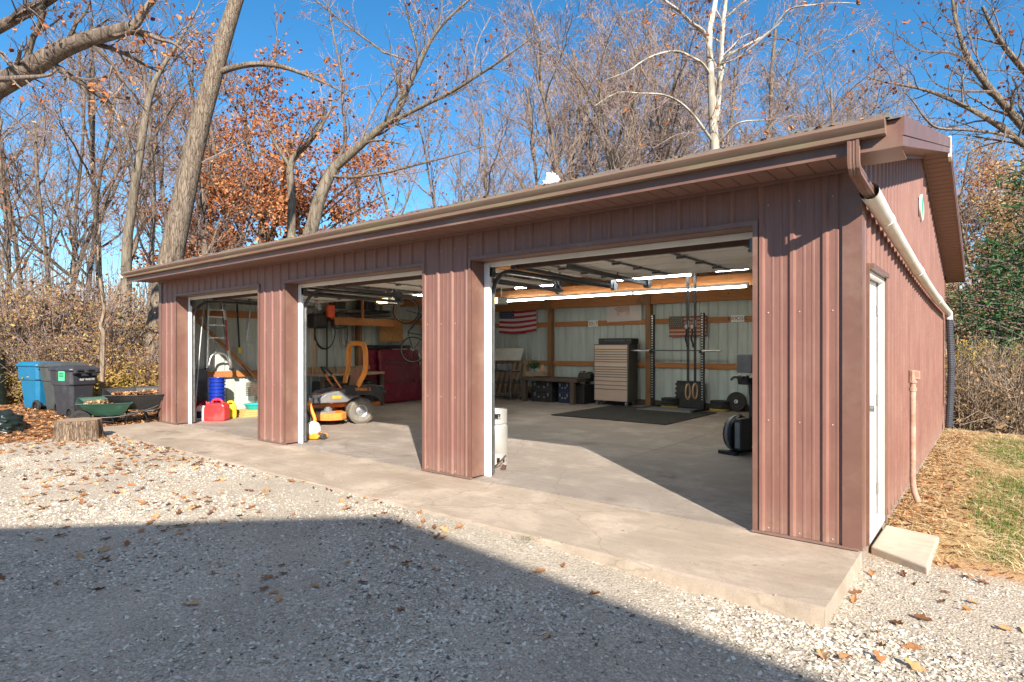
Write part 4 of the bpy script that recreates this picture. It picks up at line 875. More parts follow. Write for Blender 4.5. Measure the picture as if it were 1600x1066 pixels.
# 8 twin pale trunk and oak with rusty crown
t = Tree(71, maxd=4, kids=(4, 6), ratio=.45, up=.1, wig=.2); base = rooted(455, 480, 24)
S = smooth_path([(*base, .19)] + [(*at(x, y, d=24), r) for x, y, r in [(455, 370, .17), (456, 310, .15), (453, 265, .14), (462, 243, .12), (478, 228, .1), (500, 200, .07), (520, 165, .03)]], 3); t.limb([Vector(q[:3]) for q in S], [q[3] for q in S], kids=8, ks=.4, ratio=.25)
P_, r_ = px_limb([(454, 262, 24, .08), (440, 240, 24, .07), (425, 215, 24, .05), (415, 180, 24, .02)]); t.limb(P_, r_, dep=2, kids=5)
t.finish('slim_tree', 'slim pale tree with a crooked fork just left of the forked tree behind the roof', None, 'pale', 'twig', 'red', 120, .1)
t = Tree(77, maxd=4, kids=(5, 7), ratio=.55, up=.02, wig=.24, spread=(35, 70)); base = rooted(420, 480, 29); t.branch(base, (.02, 0, 1), .30, 9.5, 0)
for (x, y, d_) in ((500, 300, 28), (560, 290, 27), (610, 300, 27), (380, 200, 29), (470, 180, 30), (540, 230, 28), (590, 255, 27)):
    a = base + Vector((0, 0, 2.5 + (480 - y) * .012)); e = at(x, y, d=d_); m_ = a.lerp(e, .55) + Vector((0, 0, .4)); S = smooth_path([(*a, .11), (*m_, .06), (*e, .02)], 4); t.limb([Vector(q[:3]) for q in S], [q[3] for q in S], dep=2, kids=9, ks=.25, ratio=.42)
t.finish('oak_tree', 'spreading oak with a dense rust coloured crown behind the garage roof', None, 'dark', 'twig_dark', 'orange', 12500, .11, .30)
# ---- woodland prototypes, then copies
protos = []
def proto(seed, H, r, name, bk, tw, leaf=None, nl=0, up=.14, wig=.15, spread=(22, 45), kids=(5, 8), lsize=.10, ratio=.46, ks=.25, lr=.3, maxd=4):
    t = Tree(seed, up=up, wig=wig, spread=spread, kids=kids, ratio=ratio, maxd=maxd, rmin=.008, kid_start=ks); t.branch((0, 0, -.3), (t.r.uniform(-.1, .1), t.r.uniform(-.1, .1), 1), r, H, 0)
    o = t.finish(name, 'x', 'x', bk, tw, leaf, nl, lsize, lr); protos.append(o); return o
pA = proto(101, 13, .13, 'bare_tree', 'dark', 'twig', 'tan', 120, kids=(7, 9), ratio=.52, up=.02, spread=(26, 58), wig=.22, ks=.3)
pB = proto(102, 15, .15, 'bare_tree', 'oak', 'twig', None, 0, kids=(7, 9), ratio=.48, up=.03, spread=(24, 52), ks=.35, wig=.22)
pC = proto(103, 11, .11, 'bare_tree', 'dark', 'twig_dark', 'red', 260, kids=(7, 9), ratio=.46, up=.04, lsize=.08, spread=(25, 55))
pD = proto(104, 13, .16, 'leafy_tree', 'dark', 'twig_dark', 'orange', 6000, up=.04, spread=(30, 60), lsize=.10, kids=(6, 9), ratio=.42)
pE = proto(105, 9, .07, 'thin_tree', 'dark', 'twig_dark', 'orange', 260, kids=(6, 9), ratio=.42, up=.04, lsize=.07)
pF = proto(106, 14, .12, 'bare_tree', 'oak', 'twig', None, 0, kids=(7, 9), ratio=.50, up=.03, spread=(22, 50), wig=.24, ks=.3)
HT = {}
def plant(p, x, d, s, rz, label, group, y=500, z=None, used=set(), ytop=None):
    if ytop is not None:
        if id(p) not in HT: HT[id(p)] = max((c.matrix_local @ Vector(b)).z for c in p.children for b in c.bound_box)
        s = (1.476 + (HY - ytop) * d / FPX - (z or 0)) / HT[id(p)]
    q = rooted(x, y, d, 0); q.z = zg(q.x, q.y) if z is None else z
    o = p if id(p) not in used else copy_tree(p); used.add(id(p)); o.location = q; o.rotation_euler = (0, 0, rz); o.scale = (s, s, s); o['label'] = label; o['group'] = group
    return o
pG = proto(107, 10, .12, 'leafy_tree', 'dark', 'twig', 'tan', 8000, up=.03, spread=(30, 60), lsize=.10, kids=(6, 9), ratio=.46)
rr = random.Random(5)
LB = 'bare woodland trunk with thin twigs and few brown leaves left of the garage'
left = [(20, 24, pC), (-60, 20, pB), (95, 19.5, pC), (118, 26, pE), (140, 22, pA), (178, 28, pC), (222, 20.5, pC), (40, 40, pB), (150, 38, pF), (260, 34, pA), (-20, 34, pF), (300, 30, pE), (330, 26, pC), (360, 38, pB), (90, 46, pA), (240, 46, pB), (400, 44, pF), (12, 17.5, pE)]
def place_left(x): return 'at the far left edge' if x < 0 else 'above the blue bin' if x < 50 else 'above the grey bin' if x < 80 else 'above the charcoal bin' if x < 125 else 'behind the crooked sapling' if x < 170 else 'by the slender pale trunk' if x < 225 else 'by the thick leaning trunk' if x < 280 else 'over the first bay roof' if x < 350 else 'over the second bay roof'
def place_mid(x): return 'right of the forked tree' if x < 720 else 'between forked tree and roof bag' if x < 820 else 'above the white roof bag' if x < 880 else 'between roof bag and sycamore' if x < 1000 else 'just left of the white sycamore' if x < 1100 else 'just right of the white sycamore' if x < 1200 else 'between sycamore and gable end' if x < 1320 else 'near the gable end of the roof'
def far(d): return 'nearest row' if d < 23 else 'middle row' if d < 33 else 'rear row' if d < 42 else 'farthest row'
SH = {'bare_tree': 'bare', 'thin_tree': 'thin', 'leafy_tree': 'leafy'}
for x, d, p in left: plant(p, x, d, 1, rr.uniform(0, 6.28), f"{SH[p.name.split('.')[0]]} woodland tree {place_left(x)}, {far(d)}", 'woodland trees left of the garage', ytop=rr.uniform(-60, 130) + (60 if d > 30 else 0))
def TOPS(x):
    K = [(600, 230), (640, 190), (720, 120), (790, 150), (830, 60), (880, 10), (950, 0), (1050, -10), (1150, 0), (1250, 60), (1310, 100), (1380, 150), (1420, 170)]
    for (a, u), (b, v) in zip(K, K[1:]):
        if a <= x <= b: return u + (v - u) * (x - a) / (b - a)
    return 150
LC = 'bare grey tree of the woodland behind the garage roof'
mid = [(690, 32, pF), (855, 40, pB), (920, 44, pF), (990, 34, pA), (1325, 42, pB), (1400, 40, pA), (1425, 38, pF), (640, 36, pB), (735, 33, pF), (760, 42, pA), (715, 44, pE), (800, 52, pA), (838, 36, pF), (870, 30, pF), (905, 38, pB), (935, 31, pF), (975, 36, pA), (1000, 29, pB), (1040, 40, pF), (1075, 34, pA), (1160, 33, pF), (1200, 38, pA), (1235, 32, pF), (1275, 36, pB), (1310, 33, pF), (1345, 38, pA), (1380, 34, pE), (1180, 45, pB), (900, 48, pA), (1250, 48, pF), (1015, 50, pF), (955, 44, pB), (820, 45, pF), (1120, 48, pA)]
for x, d, p in mid: plant(p, x, d, 1, rr.uniform(0, 6.28), f"{'greyer' if p in (pB, pF) else 'browner'} bare tree {place_mid(x)}, {far(d)}", 'bare trees behind the garage roof', z=-.3, ytop=TOPS(x) + rr.uniform(-45, 50))
LD = 'oak with rust brown leaves still on, in the wood behind the garage roof'
for x, d, s in ((395, 34, 60), (445, 38, 90), (330, 44, 120), (560, 44, 190)): plant(pD, x, d, 1, rr.uniform(0, 6), f"rust leafed oak behind the roof {'above the first bay' if x < 350 else 'above the second bay' if x < 420 else 'right of the second bay' if x < 500 else 'beyond the forked tree'}", 'leafy oaks behind the roof', z=-.3, ytop=s)
LE = 'rust brown leafed tree on the slope right of the gable'
for x, d, s in ((1530, 30, 250), (1590, 26, 270), (1500, 40, 240), (1570, 42, 200), (1640, 32, 190), (1525, 50, 210)): plant(pG if d in (30, 26, 42) else pD, x, d, 1, rr.uniform(0, 6), f"{'tan' if d in (30, 26, 42) else 'rust'} leafed tree beyond the right gable, {'first' if d < 29 else 'second' if d < 31 else 'third' if d < 35 else 'fourth' if d < 41 else 'fifth' if d < 45 else 'farthest'} from the garage", 'leafy trees right of the gable', z=-1.3, ytop=s)
LG = 'bare thin tree on the slope right of the gable'
for x, d, p in ((1520, 26, pE), (1575, 24, pE), (1625, 30, pC), (1545, 38, pF), (1490, 50, pA)): plant(p, x, d, .8, rr.uniform(0, 6), f"thin bare tree right of the gable, {'first' if d < 25 else 'second' if d < 28 else 'third' if d < 35 else 'fourth' if d < 45 else 'farthest'} from the camera", 'bare trees right of the gable', z=-1.3)
# evergreen right
def conifer(x, d, H, w, label, seed, z=-1.3):
    rng = random.Random(seed); q = rooted(x, 500, d, z); t = thing('cedar_tree', label, 'evergreen tree', q); T = MB(); F = MB(); T.tube([(0, 0, 0), (.05, 0, H * .5), (0, 0, H)], [.14, .09, .02], 8)
    z_ = .6
    while z_ < H * .98:
        f = 1 - z_ / H; L = w * (f ** .7) * rng.uniform(.6, 1.1)
        for k in range(rng.randint(5, 7)):
            a = rng.uniform(0, 6.28); dz = rng.uniform(-.25, .35); e = Vector((math.cos(a) * L, math.sin(a) * L, z_ + dz * L)); s0 = Vector((0, 0, z_)); T.tube([s0, s0.lerp(e, .5) + Vector((0, 0, .05)), e], [.02, .013, .006], 3, cap=False)
            for i in range(int(34 * max(.25, f))):
                u = rng.uniform(.2, 1.05); c = s0.lerp(e, u) + Vector((rng.gauss(0, 1), rng.gauss(0, 1), rng.gauss(0, .6))) * .16 * w * .5
                b_ = Vector((rng.gauss(0, 1), rng.gauss(0, 1), rng.gauss(0, .8))).normalized(); v = perp(b_, rng); s_ = rng.uniform(.08, .22)
                F.add([c, c + b_ * s_ + v * .018, c + b_ * s_ * 1.7, c + b_ * s_ - v * .018], [(0, 1, 2, 3)]); v2 = b_.cross(v); F.add([c, c + b_ * s_ * .8 + v2 * .02, c + b_ * s_ * 1.4 + v * .05, c + b_ * s_ * .8 - v2 * .02], [(0, 1, 2, 3)])
        z_ += rng.uniform(.16, .26)
    T.build('trunk', BK['dark'], t); F.build('crown', LF['green'], t); return t
conifer(1556, 18.0, 6.2, 2.3, 'dark green cedar standing in the brush right of the gable', 3)
conifer(1604, 16.0, 7.6, 2.9, 'larger green cedar cut by the right edge of the picture', 4)
# ---- brush
shr = []
def shrub(seed, H, n, leaf, nl, bk='twig', name='shrub', arch=0.0, ls=.05, lr=.12):
    t = Tree(seed, up=.02 - arch, wig=.3, spread=(25, 60), kids=(4, 6), ratio=.5, maxd=2, rmin=.004, kid_start=.15)
    for i in range(n):
        a = t.r.uniform(0, 6.28); l = t.r.uniform(.1, .8); t.branch((math.cos(a) * l * .5, math.sin(a) * l * .5, -.1), (math.cos(a) * l, math.sin(a) * l, 1), t.r.uniform(.009, .02), H * t.r.uniform(.6, 1.1), 0)
    o = bpy.data.objects.new(name, None); C.objects.link(o); o['label'] = 'x'; o['category'] = 'shrub'
    s2 = MB(); s2.v = t.T.v + t.K.v; n0 = len(t.T.v); s2.f = t.T.f + [tuple(i + n0 for i in f) for f in t.K.f]; s2.m = [0] * len(s2.f)
    s2.build('stems', BK[bk], o, smooth=60); mb = t.leaves(nl, ls, lr)
    if mb: mb.build('leaves', LF[leaf], o)
    shr.append(o); return o
sA = shrub(201, 2.4, 16, 'brush', 2600, 'twig'); sB = shrub(202, 2.8, 18, 'brown', 2200, 'twig'); sC = shrub(203, 2.0, 18, 'brown', 3200, 'twig_dark'); sD = shrub(204, 3.2, 22, 'tan', 350, 'twig', arch=.03); sE = shrub(205, 1.6, 40, 'tan', 260, 'straw_stem', arch=.10); sG = shrub(207, 2.2, 16, 'olive', 2400, 'twig'); sF = shrub(206, 1.0, 14, 'brush', 2200, 'twig')
used = set()
def put(p, x, d, s, label, group, z=None): return plant(p, x, d, s, rr.uniform(0, 6.28), label, group, z=z)
LH = 'tangled shrub with yellow and brown leaves in the thicket left of the garage'
for i in range(46):
    x = -60 + 305 * ((i * .618) % 1); d = 15.2 + 7 * ((i * .37) % 1); p = (sA, sB, sD, sC, sB, sD)[i % 6]
    if 225 < x and d < 15.8: d += 1.5
    KD = {id(sA): 'yellow leafed', id(sB): 'brown leafed', id(sD): 'tall bare', id(sC): 'dark twiggy'}[id(p)]; put(p, x, d, rr.uniform(.7, 1.1) * (.8 if d < 16 else 1.12), f"{KD} thicket shrub {place_left(x)}, {'front' if d < 17 else 'second' if d < 19 else 'third' if d < 20.6 else 'back'} row", 'thicket shrubs left of the garage')
LI = 'low leafy shrub at the foot of the thicket behind the bins'
for x, d in ((-10, 14.8), (20, 15.5), (60, 15.3), (105, 15.0), (140, 14.6), (165, 14.4), (190, 14.6), (215, 14.8), (240, 15.3), (0, 16.5)): put(sF if x != 215 else sC, x, d, rr.uniform(.7, 1.1), f"low {'yellow green' if x != 215 else 'brown'} shrub {'at the left edge by the dark cover' if x < -5 else 'left of the blue bin' if x < 10 and d < 16 else 'far behind the blue bin' if x < 10 else 'right behind the blue bin' if x < 40 else 'behind the grey bin' if x < 80 else 'behind the charcoal bin' if x < 120 else 'left of the crooked sapling' if x < 150 else 'at the foot of the sapling' if x < 180 else 'behind the black wheelbarrow' if x < 200 else 'against the garage corner' if x < 230 else 'behind the garage corner'}", 'low shrubs behind the bins')
LJ = 'brushy shrub with dry leaves on the slope right of the lawn'
for i in range(30):
    x = 1486 + 150 * ((i * .618) % 1); d = 13.8 + 7.5 * ((i * .41) % 1); p = (sA, sD, sG, sB, sG, sD)[i % 6]; KD = {id(sA): 'yellow leafed', id(sB): 'brown leafed', id(sD): 'tall bare', id(sC): 'dark twiggy', id(sG): 'green leafed'}[id(p)]; put(p, x, d, rr.uniform(.6, .9), f"{KD} shrub on the slope {'beside the garage rear corner' if x < 1525 else 'right of the black drain hose' if x < 1560 else 'near the right edge' if x < 1600 else 'cut by the right edge'}, {'front' if d < 16 else 'middle' if d < 19 else 'back'} row", 'shrubs on the slope right of the lawn', z=-.75 - .1 * (d - 14) if d > 14 else -.6)
LK = 'arching heap of bare stems beside the rear corner of the garage'
for i_, (x, d) in enumerate(((1500, 12.9), (1512, 13.6), (1535, 13.3), (1555, 13.0), (1570, 13.4), (1600, 12.8), (1640, 13.2), (1520, 14.5), (1555, 14.2), (1588, 13.9))): put(sE, x, d, rr.uniform(.9, 1.35), f"arching heap of bare stems right of the drain hose, {['first', 'second', 'third', 'fourth', 'fifth', 'sixth', 'seventh', 'eighth', 'ninth', 'tenth'][i_]} clump", 'arching bare brush by the rear corner', z=-.5)
# distant wood closing the view low down (reads as one mass)
mb = MB(); rb = random.Random(8)
for i in range(9000):
    a = R(YAW + rb.uniform(-62, 62)); d = rb.uniform(55, 95); x = CAM[0] - math.sin(a) * d; y = CAM[1] + math.cos(a) * d; h = rb.uniform(3, 10) * (.8 if rb.random() < .7 else 1.25); w_ = rb.uniform(.03, .10)
    l = rb.uniform(-.4, .4) * h; mb.tube([(x, y, -1), (x + l * .4, y, h * .5), (x + l, y, h)], [w_, w_ * .7, .012], 3, cap=False)
    for k in range(3): z0 = h * rb.uniform(.3, .85); mb.tube([(x + l * z0 / h, y, z0), (x + l * z0 / h + rb.uniform(-1.4, 1.4), y + rb.uniform(-1, 1), z0 + rb.uniform(.8, 2.2))], [w_ * .4, .01], 3, cap=False)
o = mb.build('distant_wood', BK['twig'], kind='stuff'); o['label'] = 'far grey mass of bare woodland closing the horizon'; o['category'] = 'woodland'
# ------------------------------------------------------------------ things in and around the garage
def text_part(name, s, size, m, parent, loc, rot, ext=.001):
    cu = bpy.data.curves.new(name, 'FONT'); cu.body = s; cu.size = size; cu.extrude = ext; cu.align_x = 'CENTER'; cu.align_y = 'CENTER'
    tmp = bpy.data.objects.new('tmp', cu); C.objects.link(tmp); dg = bpy.context.evaluated_depsgraph_get(); me = bpy.data.meshes.new_from_object(tmp.evaluated_get(dg)); bpy.data.objects.remove(tmp); bpy.data.curves.remove(cu)
    me.name = name; me.materials.clear(); me.materials.append(m); o = bpy.data.objects.new(name, me); C.objects.link(o); o.parent = parent; o.location = loc; o.rotation_euler = rot; return o
def one(name, mb, m, label, cat, smooth=None, bevel=0, group=None):
    o = mb.build(name, m, smooth=smooth, bevel=bevel); return tag(o, label, cat, group)
PI = math.pi
# ---- lights
M['tube'] = emis('lit_tube_cool', (.86, .95, 1.0), 26.0); M['tubew'] = emis('lit_tube_warm', (1.0, .92, .72), 20.0); M['lens'] = emis('lit_opener_lens', (1.0, .66, .25), 2.2)
def strip(x0, x1, y, z, m, label, segs=1):
    t = thing('strip_light', label, 'strip light', ((x0 + x1) / 2, y, z), group='fluorescent strip lights under the trusses'); L = (x1 - x0)
    mb = MB(); mb.prism([(-L / 2, -.035, 0), (-L / 2, .035, 0), (-L / 2, .02, .05), (-L / 2, -.02, .05)], (L, 0, 0)); mb.build('housing', M['white'], t)
    for i in range(segs):
        a = -L / 2 + L * i / segs + .02; b_ = -L / 2 + L * (i + 1) / segs - .02
        for dy in (-.022, .022): mb = MB(); mb.cyl((a, dy, -.022), (b_, dy, -.022), .013, 10); mb.build('tube', m, t, smooth=40)
    for sx in (-1, 1): mb = MB(); mb.b(sx * L / 2 - .012, sx * L / 2 + .012, -.04, .04, -.04, .05); mb.build('end_cap', M['white'], t)
    for sx in (-.35, .35): mb = MB(); mb.tube([(sx * L, 0, .05), (sx * L, 0, 2.95 - z)], .003, 4); mb.build('wire', M['steel'], t)
    return t
a = at(787, 471, Y=6.0); b_ = at(1168, 449, Y=6.0)
strip(a.x, lerp(a.x, b_.x, .22), 6.0, a.z + .02, M['tube'], 'cool white strip light directly above the flag on the rear wall')
strip(lerp(a.x, b_.x, .225), lerp(a.x, b_.x, .60), 6.0, a.z + .02, M['tubew'], 'warm white strip light above the workbench, middle of the long row', 1)
strip(lerp(a.x, b_.x, .605), b_.x, 6.0, a.z + .02, M['tubew'], 'warm white strip light ending behind the right brown pillar', 1)
def strip_px(x0, y0, x1, y1, z, m, label):
    a = at(x0, y0, Z=z); strip(a.x, at(x1, y1, Y=a.y).x, a.y, z, m, label)
strip_px(806, 448, 872, 443, 2.60, M['tube'], 'short cool strip light hanging by the left end of the door spring')
strip_px(965, 436, 1082, 427, 2.60, M['tube'], 'bright cool strip light left of the hanging ring straps')
strip_px(1118, 421, 1172, 417, 2.60, M['tube'], 'bright strip light over the exercise machine')
a = at(590, 466, X=-9.6); strip(-10.4, -9.2, 4.6, 2.70, M['tubew'], 'strip light over the mower bay')
def opener(x, y, z, label):
    t = thing('door_opener', label, 'door opener', (x, y, z), group='garage door openers')
    mb = MB(); mb.b(-.17, .17, -.14, .16, 0, .15); mb.build('motor_box', M['grey_plastic'], t, bevel=.02)
    mb = MB(); mb.prism([(-.15, -.145, .01), (-.15, -.25, .04), (-.15, -.25, .10), (-.15, -.145, .14)], (.30, 0, 0)); mb.build('light_lens', M['lens'], t, bevel=.01)
    mb = MB(); mb.b(-.02, .02, -y + .35, -.26, .09, .12); mb.build('rail', M['steel'], t)
    for sx in (-1, 1): mb = MB(); mb.b(sx * .12 - .012, sx * .12 + .012, -.01, .01, .15, 2.9 - z); mb.build('bracket', M['steel'], t)
p = at(573, 470, Z=2.55); opener(p.x, 4.4, 2.5, 'door opener with a lit amber lens hanging over the mower bay')
opener(at(776, 457, Y=4.6).x, 4.6, 2.36, 'door opener with a lit amber lens at the left of the widest view bay')
# ---- rear wall: flags, poster, plates
M['flag_red'] = mat('flag_red', (.42, .03, .05), .85, 0, .1, 9); M['flag_white'] = mat('flag_white', (.62, .56, .55), .85, 0, .06, 9); M['flag_blue'] = mat('flag_blue', (.02, .035, .10), .85, 0, .1, 9)
def star(mb, c, r, mi, nrm_off=(0, -.004, 0)):
    vs = [Vector(c) + Vector(nrm_off)]
    for i in range(10): a = PI / 2 + i * PI / 5; q = r if i % 2 == 0 else r * .42; vs.append(Vector(c) + Vector(nrm_off) + Vector((math.cos(a) * q, 0, math.sin(a) * q)))
    mb.add(vs, [(0, i + 1, (i + 1) % 10 + 1) for i in range(10)], mi)
def flag(x0, x1, z0, z1, y, sag, wave):
    mb = MB(); nc = 30
    def P(u, v):
        return Vector((lerp(x0, x1, u), y - .02 - wave * math.sin(u * 9 + v * 2) * (.4 + v) - wave * .6, lerp(z1, z0, v) - sag * v * math.sin(u * PI) + sag * .8 * (u - .5) * v))
    for i in range(13):
        for j in range(nc):
            u0, u1 = j / nc, (j + 1) / nc; mi = 2 if (i < 7 and j < nc * .4) else (0 if i % 2 == 0 else 1)
            for s in (0, 1):
                v0 = (i + s * .5) / 13; v1 = v0 + .5 / 13; mb.add([P(u0, v0), P(u1, v0), P(u1, v1), P(u0, v1)], [(0, 1, 2, 3)], mi)
    for r in range(9):
        for k in range(6 if r % 2 == 0 else 5):
            u = (.4 / 12) * (1 + 2 * k + (r % 2)); v = (7 / 13) / 10 * (r + 1); star(mb, P(u, v), (z1 - z0) * .025, 1)
    return mb
a = at(781, 472, Y=9.12); b_ = at(838, 518, Y=9.12)
one('flag', flag(a.x, b_.x, b_.z, a.z, 9.14, .06, .018), [M['flag_red'], M['flag_white'], M['flag_blue']], 'cloth stars and stripes flag hanging on the rear wall above the wooden pallets', 'flag', smooth=60)
t = thing('wooden_flag', 'rustic wooden plank flag with faded red and tan stripes behind the weight rack', 'wall flag', (0, 0, 0))
a = at(1046, 495, Y=9.12); b_ = at(1104, 526, Y=9.12); h = (a.z - b_.z) / 11
M['wf_red'] = wood('faded_red_plank', (.20, .045, .03), (.34, .09, .06), stretch=(1, 8, 8), knots=False); M['wf_tan'] = wood('tan_plank', (.45, .28, .18), (.62, .42, .30), stretch=(1, 8, 8), knots=False); M['wf_blue'] = wood('dark_plank', (.05, .055, .05), (.10, .11, .10), stretch=(1, 8, 8), knots=False)
for i in range(11):
    mb = MB(); z0 = b_.z + i * h; x0 = a.x if i < 5 else a.x + (b_.x - a.x) * .4; mb.b(x0, b_.x, 9.10, 9.14, z0 + .002, z0 + h - .002); mb.build('stripe_plank', M['wf_red'] if i % 2 == 0 else M['wf_tan'], t)
mb = MB(); mb.b(a.x, a.x + (b_.x - a.x) * .4 - .003, 9.095, 9.14, b_.z + 5 * h, a.z); can = mb.build('canton', M['wf_blue'], t)
mb = MB()
for r in range(5):
    for k in range(6): star(mb, (a.x + (b_.x - a.x) * .4 * (k + .7 + .3 * (r % 2)) / 6.6, 9.095, b_.z + 5 * h + (r + .6) * 6 * h / 5.4), .018, 0)
mb.build('stars', M['wf_tan'], can)
t = thing('bull_poster', 'white poster with a small reddish bull drawing hung on the rear wall', 'poster', (0, 0, 0))
a = at(948, 466, Y=9.12); b_ = at(1002, 502, Y=9.12); W2 = b_.x - a.x; H2 = a.z - b_.z
mb = MB(); mb.prism([(a.x, 9.13, b_.z), (b_.x, 9.13, b_.z + .02), (b_.x, 9.13, a.z - .11), (b_.x - .1, 9.13, a.z + .01), (a.x, 9.13, a.z)], (0, .006, 0)); mb.build('sheet', M['paper'], t)
bull = [(-.44, .24), (-.36, .26), (-.30, .34), (-.05, .32), (.22, .33), (.40, .36), (.46, .28), (.47, .02), (.455, -.28), (.44, -.28), (.44, -.02), (.41, -.08), (.41, -.42), (.37, -.42), (.36, -.14), (.31, -.05), (.29, -.38), (.25, -.38), (.24, -.08), (0, -.16), (-.18, -.12), (-.19, -.42), (-.23, -.42), (-.23, -.14), (-.27, -.12), (-.28, -.38), (-.32, -.38), (-.32, -.06), (-.40, .06), (-.49, .10), (-.50, .16)]
mb = MB(); cx = a.x + W2 * .45; cz = b_.z + H2 * .46; mb.prism([(cx + u * W2 * .46, 9.129, cz + v * H2 * .52) for u, v in bull], (0, -.003, 0)); mb.build('bull_drawing', mat('faded_red_ink', (.52, .33, .27), .8, 0, .25, 22), t)
def plate(x0, y0, x1, y1, s, label):
    a = at(x0, y0, Y=9.14); b_ = at(x1, y1, Y=9.14); t = thing('number_plate', label, 'number plate', (0, 0, 0)); mb = MB(); mb.b(a.x, b_.x, 9.14, 9.144, b_.z, a.z); mb.build('plate', M['white'], t, bevel=.01)
    text_part('lettering', s, (a.z - b_.z) * .78, M['black'], t, ((a.x + b_.x) / 2, 9.138, (a.z + b_.z) / 2), (R(90), 0, 0))
plate(919, 501, 934, 511, '2017', 'small white plate with dark digits on the upper rail between flag and poster')
plate(1142, 493, 1163, 503, 'KR9D5C', 'cream number plate with dark letters on the upper rail at the far right')
# ---- power rack and weights
t = thing('power_rack', 'black squat rack with two punched uprights standing at the rear wall', 'squat rack', (0, 0, 0))
xa = at(1020, 600, Y=8.75).x; xb = at(1098, 600, Y=8.75).x
for x in (xa, xb):
    mb = MB(); mb.b(x - .04, x + .04, 8.71, 8.79, .01, 2.28)
    up = mb.build('upright', M['black_metal'], t, bevel=.004); mb = MB()
    for i in range(34): mb.b(x - .012, x + .012, 8.7085, 8.7095, .25 + i * .06, .275 + i * .06)
    mb.build('hole_row', M['alu'], up)
    mb = MB(); mb.b(x - .05, x + .05, 8.05, 9.0, .005, .05); mb.build('foot', M['black_metal'], t, bevel=.004)
    mb = MB(); mb.b(x - .03, x + .03, 8.60, 8.70, 1.34, 1.37); mb.b(x - .03, x + .03, 8.60, 8.61, 1.37, 1.41); mb.build('hook', M['black_metal'], t)
mb = MB(); mb.b(xa + .04, xb - .04, 8.93, 8.98, .01, .06); mb.build('cross_member', M['black_metal'], t)
t = thing('barbell', 'long barbell with bright sleeves resting across the squat rack', 'barbell', (0, 0, 0)); z = 1.40; ym = 8.65; xm = (xa + xb) / 2
mb = MB(); mb.cyl((xm - .66, ym, z), (xm + .66, ym, z), .014, 10); mb.build('bar', M['dark_steel'], t, smooth=40)
for s in (-1, 1):
    mb = MB(); mb.cyl((xm + s * .66, ym, z), (xm + s * 1.1, ym, z), .025, 14); mb.build('sleeve', M['alu'], t, smooth=40)
    mb = MB(); mb.cyl((xm + s * .65, ym, z), (xm + s * .68, ym, z), .04, 14); mb.build('collar', M['alu'], t, smooth=40)
def plate_stack(x, y, n, label):
    prof_ = [(.025, 0), (.2, 0), (.222, .008), (.225, .03), (.222, .05), (.2, .058), (.17, .05), (.06, .05), (.025, .058)]
    for i in range(n):
        t = MB(); t.lathe(prof_, (x + random.Random(i + n).uniform(-.01, .01), y, i * .06), 28, 0); nm = 'weight_plate'
        one(nm, t, M['yellow_rubber'] if i == 0 else M['rubber'], label + (' with a yellow bottom one' if False else (', the yellow edged lowest one' if i == 0 else f', black plate {["", "second", "third", "fourth", "top"][i]} from the floor')), 'weight plate', smooth=40, group='stacked weight plates')
M['yellow_rubber'] = mat('yellow_rubber', (.42, .30, .05), .8, 0, .2, 9)
plate_stack(xa + .36, 8.98, 4, 'in the stack beside the left rack upright'); plate_stack(xb + .32, 8.98, 4, 'in the stack beside the right rack upright')
q = at(1150, 627, Y=9.0); mb = MB(); ax = Vector((0, -1, .18)).normalized(); pr_ = [(.025, 0), (.2, 0), (.222, .008), (.225, .03), (.222, .05), (.2, .058), (.17, .048), (.06, .05), (.025, .058)]
mb.lathe(pr_, (q.x, 9.06, .225), 36, 0, ax); mb.lathe([(.03, .03), (.045, .06), (.025, .062)], (q.x, 9.06, .225), 20, 1, ax)
one('weight_plate', mb, [M['rubber'], M['steel']], 'single large black bumper plate leaning on the rear wall right of the rack', 'weight plate', smooth=40)
# foam tiles with interlocking edge
a = at(1056, 600, Y=9.05); b_ = at(1098, 635, Y=9.0); x0, x1, z1 = a.x, b_.x, .66
for k in range(4):
    pts = []; n = 12
    for i in range(n): z0 = z1 * i / n; pts += [(x0 + (.03 if i % 2 else 0), z0), (x0 + (.03 if i % 2 else 0), z0 + z1 / n - .002)]
    pts += [(x1, z1), (x1, 0)]; mb = MB(); mb.prism([(x, 9.02 - k * .022 + .08 * z / z1, z + .003) for x, z in pts][::-1], (0, .018, 0)); one('foam_tile', mb, M['rubber'], f'black interlocking foam tile standing behind the rings, {["rearmost", "third", "second", "front one"][k]} of the stack', 'foam tile', group='foam floor tiles')
mb = MB(); c4 = [at(905, 652, Z=.0), at(965, 632, Z=.0), at(1103, 648, Z=.0), at(1035, 664, Z=.0)]
x0, x1, y0, y1 = -6.75, -4.1, 5.75, 8.45; mb.b(x0, x1, y0, y1, .001, .02); one('floor_mat', mb, M['rubber'], 'large black rubber mat lying on the floor before the squat rack', 'mat')
mb = MB(); mb.b(xa - .02, xb + .05, 7.9, 8.7, .021, .035); mb.b(xa + .05, xb - .05, 8.0, 8.6, .0355, .037); one('lifting_board', mb, M['grey_plastic'], 'grey board lying on the rubber mat between the rack feet', 'board')
